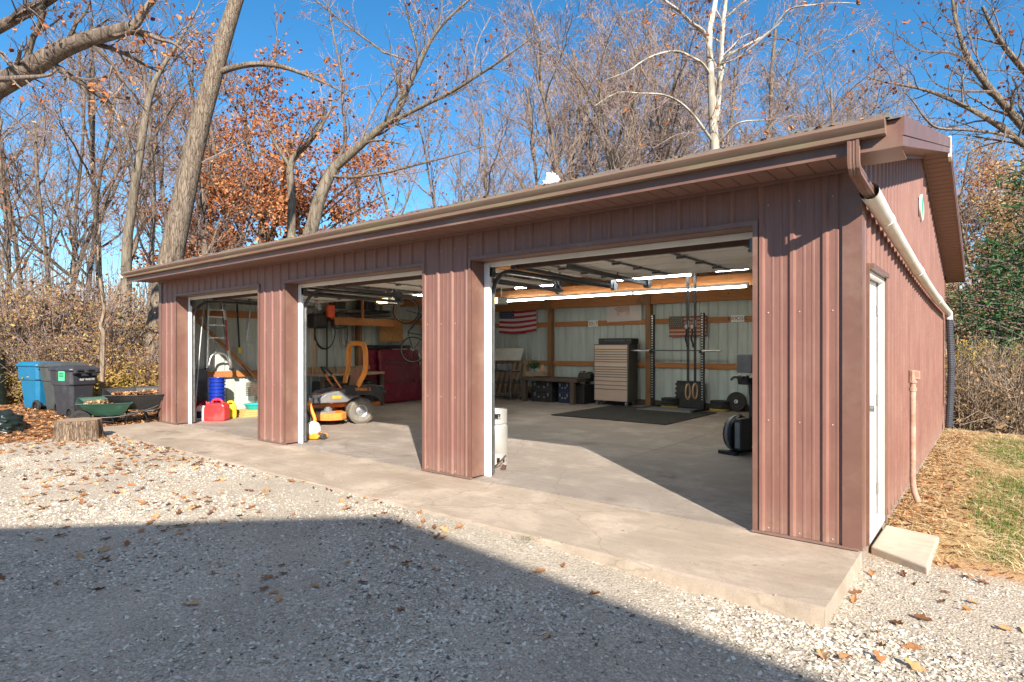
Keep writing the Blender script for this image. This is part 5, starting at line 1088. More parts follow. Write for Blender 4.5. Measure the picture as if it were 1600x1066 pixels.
# rings
for k, (x, zz) in enumerate(((1075, 0), (1086, .01))):
    c = at(x, 612, d=9.35); c.z += zz; t = thing('gymnastic_ring', ['left wooden gymnastic ring on black straps', 'right wooden gymnastic ring on black straps'][k], 'gym ring', c, R(38), group='gym rings')
    mb = MB(); mb.tube([(math.cos(i * PI / 16) * .102, 0, math.sin(i * PI / 16) * .118) for i in range(32)], .0125, 10, closed=True); mb.build('ring', M['tan'], t, smooth=60); t.rotation_euler = (0, 0, R(38 + 55))
    for s in (-1, 1):
        mb = MB(); mb.bar((s * .03, .0, .12), (s * .035, 0, 2.90 - c.z), .012, .016, up=(0, 1, 0)); mb.build('strap', M['black'], t)
    mb = MB(); mb.b(-.02, .02, -.02, .02, 1.0, 1.10); mb.build('buckle', M['steel'], t)
for k, x in enumerate((1072, 1081)):
    c = at(x, 520, d=9.0); mb = MB(); S = smooth_path([(0, 0, .06), (.008, 0, 0), (-.01, 0, -.08), (.012, 0, -.16), (.02, 0, -.22)], 4); t = thing('hanging_strap', ['left short black strap with a pale tag, dangling between the ring cords', 'right short black strap with a pale tag, dangling between the ring cords'][k], 'strap', c, group='short dangling straps'); mb.tube(S, .015, 6); mb.build('strap', M['black'], t, smooth=60)
    mb = MB(); mb.b(-.014, .014, -.006, .006, .06, .12); mb.build('tag', M['white'], t); mb = MB(); mb.tube([(0, 0, .12), (0, 0, 2.9 - c.z)], .004, 4); mb.build('cord', M['black'], t)
# rowing / ski machine at the right pillar
c = Vector((-2.06, 3.62, 0)); t = thing('rowing_machine', 'black air rowing machine stored upright beside the right pillar with its flywheel on the floor', 'rowing machine', c, R(-18))
mb = MB(); mb.lathe([(.0, -.09), (.2, -.09), (.245, -.06), (.255, 0), (.245, .06), (.2, .09), (0, .09)], (0, 0, .27), 30, 0, (1, 0, 0)); fw = mb.build('flywheel_housing', M['black_metal'], t, smooth=30)
mb = MB(); mb.lathe([(.253, -.028), (.264, -.02), (.264, .02), (.253, .028)], (-.0, 0, .27), 30, 0, (1, 0, 0)); mb.build('grille_band', M['grey_plastic'], fw, smooth=30)
mb = MB()
for i in range(18): a = i * PI / 9; mb.bar((-.093, math.cos(a) * .05, .27 + math.sin(a) * .05), (-.093, math.cos(a) * .22, .27 + math.sin(a) * .22), .006, .006)
mb.build('grille', M['dark_steel'], fw)
mb = MB(); mb.b(.10, .22, -.22, .02, .06, .5); mb.build('foot_plate', M['black'], t, bevel=.02)
mb = MB(); mb.b(.125, .20, -.232, -.222, .1, .45); mb.build('foot_strap', M['grey_plastic'], t, bevel=.004)
mb = MB(); mb.tube(smooth_path([(.16, .05, .3), (.18, .07, .6), (.15, .1, .85), (.13, .1, 1.05)], 4), .035, 10); mb.build('neck', M['black_metal'], t, smooth=40)
mb = MB(); mb.bar((.2, .1, .1), (.26, .16, 1.9), .10, .06); mb.build('rail', M['dark_steel'], t, bevel=.006)
mb = MB(); mb.cb((.08, .02, 1.02), (.17, .06, .13), (R(15), 0, 0)); mb.build('monitor', M['black'], t, bevel=.015)
mb = MB(); mb.b(-.02, .22, .0, .05, 1.12, 1.38); mb.build('backboard', M['grey_plastic'], t, bevel=.01)
mb = MB(); mb.tube(smooth_path([(-.09, -.02, 1.02), (0, -.06, 1.06), (.12, -.05, 1.04)], 4), .018, 8); mb.build('handle', M['black'], t, smooth=40)
mb = MB(); mb.b(-.1, .18, -.30, -.22, .0, .05); mb.b(-.1, .18, .2, .26, .0, .05); mb.b(-.02, .06, -.26, .24, .005, .045); mb.build('base', M['black_metal'], t, bevel=.006)
# ---- tool chest, case
xa2 = at(928, 600, Y=8.5).x; xb2 = at(982, 600, Y=8.5).x; t = thing('tool_chest', 'tall stainless steel tool chest on castors with many shallow drawers', 'tool chest', (0, 0, 0))
z0, z1 = .11, at(955, 538, Y=8.5).z; mb = MB(); mb.b(xa2, xb2, 8.5, 9.0, z0, z1); mb.build('cabinet', mat('dark_chest_side', (.10, .10, .095), .4, .5, .15, 6), t, bevel=.008)
hs_ = [.10, .055, .055, .055, .055, .055, .11, .055, .055, .055, .055, .09, .09, .09, .26]; tot = sum(hs_); z = z1 - .01
for h in hs_:
    hh = h / tot * (z1 - z0 - .02); mb = MB(); mb.b(xa2 + .03, xb2 - .03, 8.478, 8.499, z - hh + .004, z - .003); dw = mb.build('drawer', M['stainless'], t, bevel=.003)
    mb = MB(); mb.b(xa2 + .035, xb2 - .035, 8.466, 8.477, z - .014, z - .005); mb.build('pull', M['dark_steel'], dw); z -= hh
for x in (xa2 + .08, xb2 - .08):
    for y in (8.56, 8.92): mb = MB(); mb.cyl((x - .02, y, .055), (x + .02, y, .055), .052, 16); mb.b(x - .028, x + .028, y - .02, y + .02, .06, .11); mb.build('castor', M['steel'], t, smooth=40)
mb = MB(); mb.tube([(xb2 + .04, 8.6, 1.40), (xb2 + .04, 8.9, 1.40)], .013, 8); mb.b(xb2, xb2 + .04, 8.6, 8.62, 1.39, 1.41); mb.b(xb2, xb2 + .04, 8.88, 8.9, 1.39, 1.41); mb.build('side_handle', M['alu'], t)
t = thing('tool_case', 'long black case lying on top of the stainless tool chest', 'case', (0, 0, 0)); mb = MB(); mb.b(xa2 + .1, xb2 + .05, 8.55, 8.95, z1 + .001, z1 + .15); mb.build('case', M['black'], t, bevel=.02)
mb = MB(); mb.b(xa2 + .1, xb2 + .05, 8.54, 8.96, z1 + .09, z1 + .10); mb.build('seam', M['dark_steel'], t)
for x in (xa2 + .25, xb2 - .1): mb = MB(); mb.b(x - .03, x + .03, 8.535, 8.549, z1 + .07, z1 + .12); mb.build('latch', M['black_metal'], t)
# ---- bench with crates
yb0, yb1 = 8.1, 8.95; x0 = at(815, 600, Y=yb0).x; x1 = at(925, 600, Y=yb1 - .1).x; zt = .66
t = thing('workbench', 'low dark stained timber bench against the rear wall', 'bench', (0, 0, 0))
mb = MB(); mb.b(x0, x1, yb0, yb1, zt - .09, zt); mb.build('top', M['dark_wood'], t, bevel=.006)
xm_ = at(893, 600, Y=yb0).x
for x in (x0 + .07, xm_, ):
    for y in (yb0 + .06, yb1 - .06): mb = MB(); mb.b(x - .055, x + .055, y - .055, y + .055, .002, zt - .091); mb.build('leg', M['dark_wood'], t, bevel=.006)
def crate(x, y, z, w, d, h, m, label):
    t = thing('storage_crate', label, 'storage box', (x, y, z), group='latched storage boxes under the bench'); mb = MB(); mb.b(-w / 2, w / 2, -d / 2, d / 2, 0, h * .78); mb.build('box', m, t, bevel=.012)
    mb = MB(); mb.b(-w / 2 - .01, w / 2 + .01, -d / 2 - .01, d / 2 + .01, h * .785, h); mb.build('lid', m, t, bevel=.01)
    for s in (-.32, .32): mb = MB(); mb.b(s * w - .018, s * w + .018, -d / 2 - .022, -d / 2 - .0105, h * .60, h * .92); mb.build('latch', M['steel'], t)
    for s in (-.14, .12): mb = MB(); mb.cb((s * w, -d / 2 - .004, h * .5), (.05, .006, .04), (0, .6 * s * 8, 0)); mb.build('clasp', M['steel'], t)
xc = at(848, 612, Y=8.3).x; crate(xc, 8.5, .001, .68, .5, .27, M['black'], 'lower black storage box with steel latches under the bench'); crate(xc, 8.5, .272, .68, .5, .27, M['black'], 'upper black storage box with steel latches under the bench')
M['navy'] = mat('navy_plastic', (.02, .03, .07), .4); xc = at(881, 612, Y=8.3).x; crate(xc, 8.55, .001, .36, .5, .27, M['navy'], 'lower dark blue storage box beside the bench leg'); crate(xc, 8.55, .272, .36, .5, .27, M['navy'], 'upper dark blue storage box beside the bench leg')
mb = MB(); x_ = at(908, 612, Y=8.6).x; mb.b(x_ - .25, x_ + .25, 8.35, 8.9, .001, .5); one('black_cabinet', mb, M['black'], 'plain black box filling the dark right end under the bench', 'box', bevel=.015)
# planter on bench
c = at(836, 588, Y=8.35); t = thing('planter', 'wooden trough with a bushy green plant on the left end of the bench', 'planter', (c.x, 8.4, zt)); mb = MB(); mb.b(-.30, .30, -.09, .09, .03, .14); mb.build('trough', M['pallet'], t, bevel=.004)
mb = MB(); rp = random.Random(2)
for i in range(260): q = Vector((-.05 + rp.gauss(0, .09), rp.gauss(0, .05), .24 + abs(rp.gauss(0, .10)))); b2 = Vector((rp.gauss(0, 1), rp.gauss(0, 1), rp.gauss(0, 1))).normalized(); u = perp(b2, rp); mb.add([q - u * .016, q + b2 * .03, q + u * .016, q - b2 * .03], [(0, 1, 2, 3)])
for i in range(10): mb.tube([(-.05, 0, .12), (-.05 + rp.gauss(0, .08), rp.gauss(0, .04), .3)], .003, 3)
mb.build('foliage', mat('houseplant_green', (.03, .10, .045), .6), t)
for i, (dx, hh) in enumerate(((.16, .16), (.22, .22), (.27, .14))): mb = MB(); mb.lathe([(.02, .14), (.035, .16), (.03, .14 + hh * .6), (.012, .14 + hh)], (dx, 0, 0), 10, cap=True); mb.build('ornament', M['tan'], t, smooth=50)
c = at(914, 580, Y=8.6); t = thing('tool_bag', 'soft black tool bag with tan handles on the right end of the bench', 'bag', (c.x, 8.65, zt)); mb = MB(); mb.prism([(-.2, -.12, 0), (.2, -.12, 0), (.19, -.1, .12), (.1, -.08, .18), (0, -.09, .14), (-.12, -.08, .20), (-.19, -.1, .1)], (0, .22, 0)); mb.build('body', M['black'], t, bevel=.02)
for s in (-.06, .06): mb = MB(); mb.cyl((s - .03, -.10, .16), (s + .03, -.10, .17), .014, 8); mb.build('handle', M['tan'], t)
# cart
c = at(793, 622, Y=8.3); t = thing('utility_cart', 'grey two shelf utility cart on castors in front of the pallets', 'cart', (c.x, 8.3, 0)); w2, d2 = .30, .22
for z_ in (.12, .46, .78): mb = MB(); mb.b(-w2, w2, -d2, d2, z_, z_ + .03); mb.b(-w2, w2, -d2 - .006, -d2, z_, z_ + .06); mb.build('shelf', M['dark_steel'], t)
for sx in (-1, 1):
    for sy in (-1, 1): mb = MB(); mb.b(sx * w2 - .012, sx * w2 + .012, sy * d2 - .012, sy * d2 + .012, .09, .82); mb.build('post', M['steel'], t); mb = MB(); mb.cyl((sx * w2 - .012, sy * d2, .045), (sx * w2 + .012, sy * d2, .045), .04, 12); mb.build('castor', M['steel'], t)
mb = MB(); mb.b(c.x - .26, c.x + .08, 8.12, 8.45, .8101, 1.0); one('parts_bin', mb, M['grey_plastic'], 'grey parts bin on top of the utility cart', 'bin', bevel=.02)
# pallets and board
for k in range(2):
    t = thing('pallet', ['slatted wooden pallet leaning on the rear wall behind the cart, front one', 'slatted wooden pallet leaning on the rear wall, behind the first'][k], 'pallet', (-10.65, 8.93 - .14 * (1 - k), 0), rot=(R(-9), 0, 0), group='leaning pallets')
    for i in range(7): mb = MB(); x = -.6 + i * .2; mb.prism([(x, 0, .02), (x + .10, 0, .02), (x + .24, 0, 1.12), (x + .14, 0, 1.12)], (0, .02, 0)); mb.build('slat', M['pallet'], t)
    for z_ in (.06, .55, 1.02): mb = MB(); mb.b(-.6, .78, .021, .10, z_, z_ + .09); mb.build('stringer', M['pallet'], t)
mb = MB(); z_ = at(800, 545, Y=8.85).z; mb.prism([(-11.5, 8.78, z_ - .36), (-9.95, 8.78, z_ - .34), (-9.82, 8.78, z_ + .02), (-11.5, 8.78, z_)], (0, .025, 0)); one('painted_board', mb, M['cream'], 'pale painted board lying across the tops of the pallets', 'board')
# silver tank by the pillar
t = thing('gas_heater_cylinder', 'tall silver gas cylinder with a collar handle standing behind the middle pillar', 'gas cylinder', (-4.18, .86, 0)); r = .150
mb = MB(); mb.lathe([(r - .02, .12), (r, .15), (r, .47), (r - .01, .50), (r - .05, .535), (.03, .55)], (0, 0, 0), 32, 0, cap=True); mb.build('body', M['silver'] if 'silver' in M else mat('silver_paint', (.58, .58, .56), .35, .5, .06, 4), t, smooth=50)
mb = MB()
for i in range(24):
    a0, a1 = 2 * PI * i / 24, 2 * PI * (i + 1) / 24
    for z0, z1 in ((.0, .03), (.03, .10), (.10, .155)):
        if z0 == .03 and i % 2: continue
        mb.prism([(math.cos(a) * (r - .004), math.sin(a) * (r - .004), z) for a, z in ((a0, z0), (a1, z0), (a1, z1), (a0, z1))], (math.cos(a0) * .003, math.sin(a0) * .003, 0))
mb.build('slotted_foot', mat('silver_foot', (.55, .55, .53), .4, .5, .1, 5), t)
mb = MB()
for i in range(28):
    a0, a1 = 2 * PI * i / 28, 2 * PI * (i + 1) / 28; am = math.degrees((a0 + a1) / 2) % 360
    for z0, z1 in ((.52, .575), (.575, .645), (.645, .69)):
        if z0 == .575 and (288 < am < 335 or 70 < am < 120 or 170 < am < 210): continue
        mb.prism([(math.cos(a) * (r - .012), math.sin(a) * (r - .012), z) for a, z in ((a0, z0), (a1, z0), (a1, z1), (a0, z1))], (math.cos(a0) * .005, math.sin(a0) * .005, 0))
mb.build('collar', mat('silver_collar', (.60, .60, .58), .4, .5, .05, 5), t)
mb = MB(); mb.cyl((0, 0, .55), (0, 0, .62), .03, 12); mb.cyl((0, 0, .62), (0, 0, .64), .045, 12); mb.build('valve', M['dark_steel'], t)
mb = MB(); mb.tube(smooth_path([(-4.1, .62, .02), (-3.98, .60, .03), (-3.9, .62, .10), (-3.85, .66, .17)], 5), .012, 8); mb.cb((-3.86, .63, .03), (.05, .06, .05), (0, .3, .4)); one('power_plug', mb, M['cord'], 'short brown cord with a plug lying at the foot of the gas cylinder', 'cord', smooth=50)
# ---- zero-turn mower
t = thing('riding_mower', 'orange and grey zero turn riding mower with an orange roll bar', 'riding mower', (-9.30, 2.50, 0), R(-21.7))
def wheel(mb_parent, c, r, w_, rim, name='wheel'):
    e = bpy.data.objects.new(name, None); C.objects.link(e); e.parent = mb_parent; e.location = c
    mb = MB(); mb.lathe([(rim, -w_ * .38), (r * .82, -w_ * .5), (r * .95, -w_ * .42), (r, -w_ * .25), (r, w_ * .25), (r * .95, w_ * .42), (r * .82, w_ * .5), (rim, w_ * .38)], (0, 0, 0), 36, 0, (1, 0, 0))
    if r > .18:
        for i in range(44):
            a = 2 * PI * i / 44
            for q in (-.36, -.12, .12, .36): mb.cb((q * w_, math.cos(a + q * .3) * (r + .002), math.sin(a + q * .3) * (r + .002)), (w_ * .17, .018, .012), (-(a + q * .3) + PI / 2 + PI, 0, 0)) if False else mb.cb((q * w_, math.cos(a + q * .3) * r, math.sin(a + q * .3) * r), (w_ * .17, .02, .02), (a + q * .3, 0, 0))
    mb.build('tyre', M['tyre'], e, smooth=35)
    for s in (-1, 1): mb = MB(); mb.lathe([(rim, s * w_ * .38), (rim * .9, s * w_ * .36), (rim * .8, s * w_ * .22), (rim * .35, s * w_ * .25), (rim * .3, s * w_ * .34), (0, s * w_ * .34)], (0, 0, 0), 24, 0, (1, 0, 0)); mb.build('rim', M['steel'], e, smooth=35)
    return e
for s in (-1, 1): wheel(t, (s * .42, 0, .245), .245, .25, .12)
for s in (-1, 1):
    wheel(t, (s * .36, -1.02, .12), .12, .085, .05, 'caster_wheel'); mb = MB(); mb.b(s * .36 - .06, s * .36 - .052, -1.05, -.99, .1, .29); mb.b(s * .36 + .052, s * .36 + .06, -1.05, -.99, .1, .29); mb.b(s * .36 - .06, s * .36 + .06, -1.05, -.96, .2905, .31); mb.cyl((s * .36, -.98, .31), (s * .36, -.98, .42), .02, 10); mb.build('caster_fork', M['steel'], t)
def prx(mb, pts, x0, x1): mb.prism([(x0, y, z) for y, z in pts], (x1 - x0, 0, 0))
mb = MB(); mb.prism([(-.62, -.36, .10), (-.5, -.28, .10), (.5, -.28, .10), (.64, -.4, .10), (.66, -.62, .10), (.5, -.84, .10), (.2, -.92, .10), (-.2, -.92, .10), (-.5, -.84, .10), (-.64, -.62, .10)], (0, 0, .14)); mb.build('cutting_deck', M['orange_deck'], t, bevel=.018)
mb = MB()
for x in (-.38, 0, .38): mb.cyl((x, -.6, .2405), (x, -.6, .31), .075, 16); mb.cyl((x, -.6, .31), (x, -.6, .34), .05, 12)
mb.b(.18, .52, -.82, -.5, .241, .262); mb.build('belt_cover', M['grey_plastic'], t)
mb = MB(); mb.b(-.30, -.25, -1.0, .45, .32, .39); mb.b(.25, .30, -1.0, .45, .32, .39); mb.b(-.42, .42, -1.02, -.94, .345, .40); mb.b(-.3, .3, .38, .45, .32, .40); mb.build('frame', mat('orange_frame', (.5, .14, .02), .45), t, bevel=.004)
for s in (-1, 1):
    mb = MB(); x0, x1 = sorted((s * .28, s * .50)); prx(mb, [(-.78, .42), (-.80, .50), (-.66, .60), (-.45, .64), (-.30, .68), (-.10, .56), (.02, .52), (-.12, .50), (-.28, .42)], x0, x1); body = mb.build('side_pod', mat('grey_pod', (.15, .152, .158), .5, 0, .1, 5, dirt=(.34, .31, .27), dirtfac=.4), t, bevel=.018)
    mb = MB(); xx = s * .505; prx(mb, [(-.55, .50), (-.55, .555), (-.38, .555), (-.38, .50)], *sorted((s * .5015, s * .507))); bd = mb.build('badge', M['orange'], body)
    mb = MB(); x0, x1 = sorted((s * .26, s * .56)); prx(mb, [(-.30, .56), (-.30, .74), (.28, .74), (.40, .62), (.42, .42), (.36, .40), (.32, .48), (.20, .54), (.0, .56), (-.12, .54)], x0, x1); fd = mb.build('fender', M['black'], t, bevel=.02)
    if s > 0: text_part('lettering', 'TIMBER Z', .075, M['orange'], fd, (.564, .02, .66), (R(90), 0, R(90)))
mb = MB(); mb.b(-.24, .24, -.42, .02, .56, .66); mb.build('seat', mat('seat_vinyl', (.30, .12, .06), .5), t, bevel=.03)
mb = MB(); mb.cb((0, .02, .86), (.42, .09, .38), (R(-14), 0, 0)); mb.build('seat_back', mat('seat_back_vinyl', (.36, .15, .08), .5), t, bevel=.035)
mb = MB(); mb.b(-.24, .24, .12, .52, .40, .70); mb.cyl((-.12, .3, .70), (-.12, .3, .77), .06, 14); mb.cyl((.12, .52, .55), (.12, .62, .55), .05, 14); mb.build('engine', M['black'], t, bevel=.02)
mb = MB(); S = smooth_path([(.38, .02, .60), (.42, .06, .80), (.50, .14, 1.02), (.49, .15, 1.34), (.45, .15, 1.46), (.34, .15, 1.54), (0, .15, 1.56), (-.34, .15, 1.54), (-.45, .15, 1.46), (-.49, .15, 1.34), (-.50, .14, 1.02), (-.42, .06, .80), (-.38, .02, .60)], 5); S = [(x * 1.28, y - .10, z * 1.0) for x, y, z in S]; mb.tube(S, .05, 14); mb.build('roll_bar', M['orange'], t, smooth=60)
for s in (-1, 1):
    mb = MB(); mb.tube(smooth_path([(s * .34, -.32, .66), (s * .34, -.42, .80), (s * .30, -.50, .95)], 5), .018, 10); mb.build('steering_lever', M['orange_deck'], t, smooth=50)
    mb = MB(); mb.tube(smooth_path([(s * .30, -.50, .95), (s * .24, -.58, 1.04), (s * .10, -.62, 1.08)], 5), .024, 10); mb.build('grip', M['black'], t, smooth=50)
mb = MB(); mb.b(-.26, .26, -1.18, -.46, .41, .425); prx(mb, [(-1.18, .41), (-1.30, .52), (-1.31, .51), (-1.19, .40)], -.26, .26); mb.build('foot_plate', M['black'], t, bevel=.004)
mb = MB(); mb.cyl((-.1, -.72, .50), (.30, -.72, .50), .085, 18); mb.build('fuel_tank', M['orange_deck'], t, smooth=40)
mb = MB(); mb.cyl((.33, -.9, .41), (.33, -.9, .52), .05, 12); mb.b(.30, .40, -.86, -.74, .42, .58); mb.build('lever_bracket', M['steel'], t, bevel=.006)
# ---- blower at the second bay
c = Vector((-7.83, .60, 0)); t = thing('leaf_blower', 'orange and white handheld blower lying against the track of the middle bay', 'leaf blower', c, R(20))
mb = MB(); mb.lathe([(0, -.1), (.09, -.09), (.12, -.03), (.12, .05), (.08, .1), (0, .11)], (0, 0, .16), 20, 0, (1, .2, .35)); mb.build('motor_housing', M['white'], t, smooth=40)
mb = MB(); mb.prism([(-.06, -.10, .01), (.14, -.10, .01), (.18, -.08, .06), (.06, -.08, .12), (-.08, -.08, .10)], (0, .18, 0)); mb.build('shroud', M['orange'], t, bevel=.015)
mb = MB(); mb.cyl((.12, 0, .06), (.24, -.02, .05), .045, 14); mb.build('air_filter', M['dark_steel'], t, smooth=40)
mb = MB(); mb.tube(smooth_path([(-.02, 0, .24), (-.06, .02, .34), (-.12, .03, .42), (-.17, .03, .52)], 5), .022, 8); mb.build('handle', M['black'], t, smooth=40)
mb = MB(); mb.tube(smooth_path([(-.05, .03, .2), (.02, .03, .30), (-.06, .05, .46), (-.12, .06, .60)], 5), .028, 10); mb.build('nozzle', M['orange'], t, smooth=40)
mb = MB(); mb.cyl((.16, .06, .045), (.16, .12, .045), .045, 12); mb.build('starter_cover', M['orange'], t, smooth=40)
# ---- maroon truck bed covers
zt2 = 1.42
for k, (x, y0, y1, lab) in enumerate(((-11.75, 5.15, 6.55, 'glossy maroon bed cover panel with two latch strips leaning on the left wall, front one'), (-11.93, 4.75, 6.45, 'maroon bed cover panel behind the first with a dark padded top edge'))):
    t = thing('bed_cover', lab, 'bed cover', (x, 0, 0), rot=(0, R(-7), 0), group='maroon bed covers')
    mb = MB(); mb.prism([(0, y0, .02), (0, y1, .02), (0, y1, zt2 - .05), (0, y1 - .05, zt2), (0, y0 + .05, zt2), (0, y0, zt2 - .05)], (.10, 0, 0)); mb.build('panel', M['maroon'], t, bevel=.025)
    if k == 0:
        for z_ in (.55, 1.05):
            mb = MB(); mb.b(.101, .112, y0 + .15, y1 - .15, z_, z_ + .02); st_ = mb.build('strip', M['dark_steel'], t)
            for y in (y0 + .25, y1 - .25): mb = MB(); mb.cyl((.112, y, z_ + .01), (.13, y, z_ + .01), .035, 14); mb.build('knob', M['dark_steel'], st_)
        mb = MB(); mb.b(.02, .08, y0 + .5, y1 - .4, zt2 + .001, zt2 + .012); mb.build('white_label', M['white'], t)
    else: mb = MB(); mb.b(-.02, .09, y0 + .0, y1, zt2 + .002, zt2 + .12); mb.build('padded_edge', M['black'], t, bevel=.03)
# ---- bicycles hung from the ceiling
def bike(c, rz, label, tilt):
    t = thing('bicycle', label, 'bicycle', c, rot=(tilt, 0, rz), group='hanging bicycles'); f = M['black_metal']
    def whl(z):
        e = bpy.data.objects.new('wheel', None); C.objects.link(e); e.parent = t; e.location = (0, 0, z); r = .33
        mb = MB(); mb.tube([(0, math.cos(i * PI / 20) * r, math.sin(i * PI / 20) * r) for i in range(40)], .017, 8, closed=True); mb.build('tyre', M['rubber'], e, smooth=60)
        mb = MB(); mb.tube([(0, math.cos(i * PI / 20) * (r - .024), math.sin(i * PI / 20) * (r - .024)) for i in range(40)], .010, 6, closed=True); mb.build('rim', M['alu'], e, smooth=60)
        mb = MB()
        for i in range(20): a = i * PI / 10; mb.tube([((-1) ** i * .02, math.cos(a + .2) * .02, math.sin(a + .2) * .02), (0, math.cos(a) * (r - .03), math.sin(a) * (r - .03))], .0016, 3, cap=False)
        mb.build('spokes', M['alu'], e); mb = MB(); mb.cyl((-.04, 0, 0), (.04, 0, 0), .02, 10); mb.build('hub', M['steel'], e)
    whl(.52); whl(-.52)
    mb = MB(); bb = Vector((0, -.06, -.06)); st = Vector((0, .42, -.22)); hd = Vector((0, .50, .30)); ht = Vector((0, .38, .34))
    for p, q, r in ((bb, st, .017), (st, hd, .016), (bb, ht, .02), (hd, ht, .02), (bb, (0, 0, -.52), .011), (st * .85, (0, 0, -.52), .009), (ht, (0.04, 0, .52), .013), (ht, (-.04, 0, .52), .013)): mb.tube([p, q], r, 8)
    mb.build('frame', f, t, smooth=60)
    mb = MB(); mb.tube(smooth_path([(.28, .56, .20), (.24, .60, .30), (0, .57, .32), (-.24, .60, .30), (-.28, .56, .20)], 4), .013, 8); mb.build('handlebar', f, t, smooth=60)
    mb = MB(); mb.cb((0, .52, -.26), (.14, .06, .26), (.1, 0, 0)); mb.build('saddle', M['black'], t, bevel=.02)
    mb = MB(); mb.lathe([(.09, -.003), (.095, 0), (.09, .003)], (.04, bb.y, bb.z), 24, 0, (1, 0, 0)); mb.bar((.06, bb.y, bb.z), (.06, bb.y - .12, bb.z - .12), .02, .015); mb.bar((-.06, bb.y, bb.z), (-.06, bb.y + .12, bb.z + .12), .02, .015); mb.build('crank', M['alu'], t)
c = at(640, 516, d=15.6); bike((c.x, c.y, c.z), R(-48), 'bicycle hanging vertically by the pillar, the left one with both wheels in view', R(10)); bike((c.x + .35, c.y + .62, c.z + .02), R(-20), 'bicycle hanging vertically, mostly hidden behind the first one', R(8))
# ---- left wall things seen through the middle bay
XL_ = -12.0
def lw(x, y, X=XL_): return at(x, y, X=X)
t = thing('storage_loft', 'timber shelf high on the left wall loaded with pipes and scrap', 'shelf', (0, 0, 0))
a = lw(506, 503); b_ = lw(606, 503); zz = 2.16
mb = MB(); mb.b(-12.08, -11.55, a.y, b_.y, zz, zz + .04); mb.build('deck_board', M['lumber'], t); mb = MB(); mb.b(-11.58, -11.54, a.y, b_.y, zz - .14, zz - .001); mb.build('front_rail', M['lumber'], t)
for y in (lerp(a.y, b_.y, .42), b_.y - .1): mb = MB(); mb.b(-11.6, -11.56, y - .03, y + .03, zz + .041, 2.85); mb.build('hanger', M['lumber'], t)
rj = random.Random(12)
LBJ = ['pale length of pipe lying on the storage loft', 'dark rail lying on the storage loft', 'grey conduit lying on the storage loft']
for i in range(9):
    y0 = lerp(a.y, b_.y, rj.uniform(0, .3)); y1 = lerp(a.y, b_.y, rj.uniform(.6, 1)); mb = MB(); x = rj.uniform(-12.0, -11.62); z_ = zz + .06 + .02 * i; mb.tube([(x, y0, z_), (x + rj.uniform(-.1, .1), y1, z_ + rj.uniform(-.01, .12))], rj.uniform(.012, .03), 8)
    one('pipe', mb, (M['alu'], M['dark_steel'], M['steel'])[i % 3], LBJ[i % 3] + (', lowest of its kind', ', middle of its kind', ', topmost of its kind')[i // 3], 'pipe', smooth=50, group='scrap lengths on the loft')
for i, (f, w_, h, m, lab) in enumerate(((.12, .3, .18, M['black'], 'black box at the near end of the loft'), (.55, .34, .22, M['black'], 'dark bundle in the middle of the loft'), (.72, .25, .16, M['dark_steel'], 'dark steel case toward the far end of the loft'), (.9, .25, .2, M['grey_plastic'], 'grey case at the far end of the loft'))):
    y = lerp(a.y, b_.y, f); mb = MB(); mb.cb((-11.8, y, zz + .27 + h / 2), (w_, w_, h), (0, .1, .3 * i)); one('loft_box', mb, m, lab, 'box', bevel=.02)
a = lw(592, 501); b_ = lw(628, 534); mb = MB(); mb.b(-11.96, -11.95, a.y, b_.y, b_.z, a.z - .02); one('wall_board', mb, M['osb'], 'square of orange chipboard on the left wall above the maroon covers', 'board')
c = lw(507, 515, -11.9); mb = MB()
for k in range(3): mb.tube([(-11.9 + .015 * k, c.y + math.cos(i * PI / 16) * (.30 - .01 * k), c.z - .06 + math.sin(i * PI / 16) * (.42 - .01 * k)) for i in range(32)], .012, 6, closed=True)
one('garden_hose', mb, M['black'], 'black hose coiled in a big loop on the left wall', 'hose', smooth=60)
for i, x in enumerate((536, 545, 555)):
    c = lw(x, 522, -11.95); mb = MB(); mb.tube([(-11.95, c.y + math.cos(i_ * PI / 14) * .12, c.z + math.sin(i_ * PI / 14) * .36) for i_ in range(28)], .006, 5, closed=True); mb.tube([(-11.94, c.y + .03 + math.cos(i_ * PI / 14) * .10, c.z + .02 + math.sin(i_ * PI / 14) * .34) for i_ in range(28)], .006, 5, closed=True)
    one('cable_loop', mb, M['cord'], ['brown cable loop hanging beside the hose', 'brown cable loop, the middle of three', 'brown cable loop nearest the chipboard'][i], 'cable', smooth=60, group='hanging cable loops')
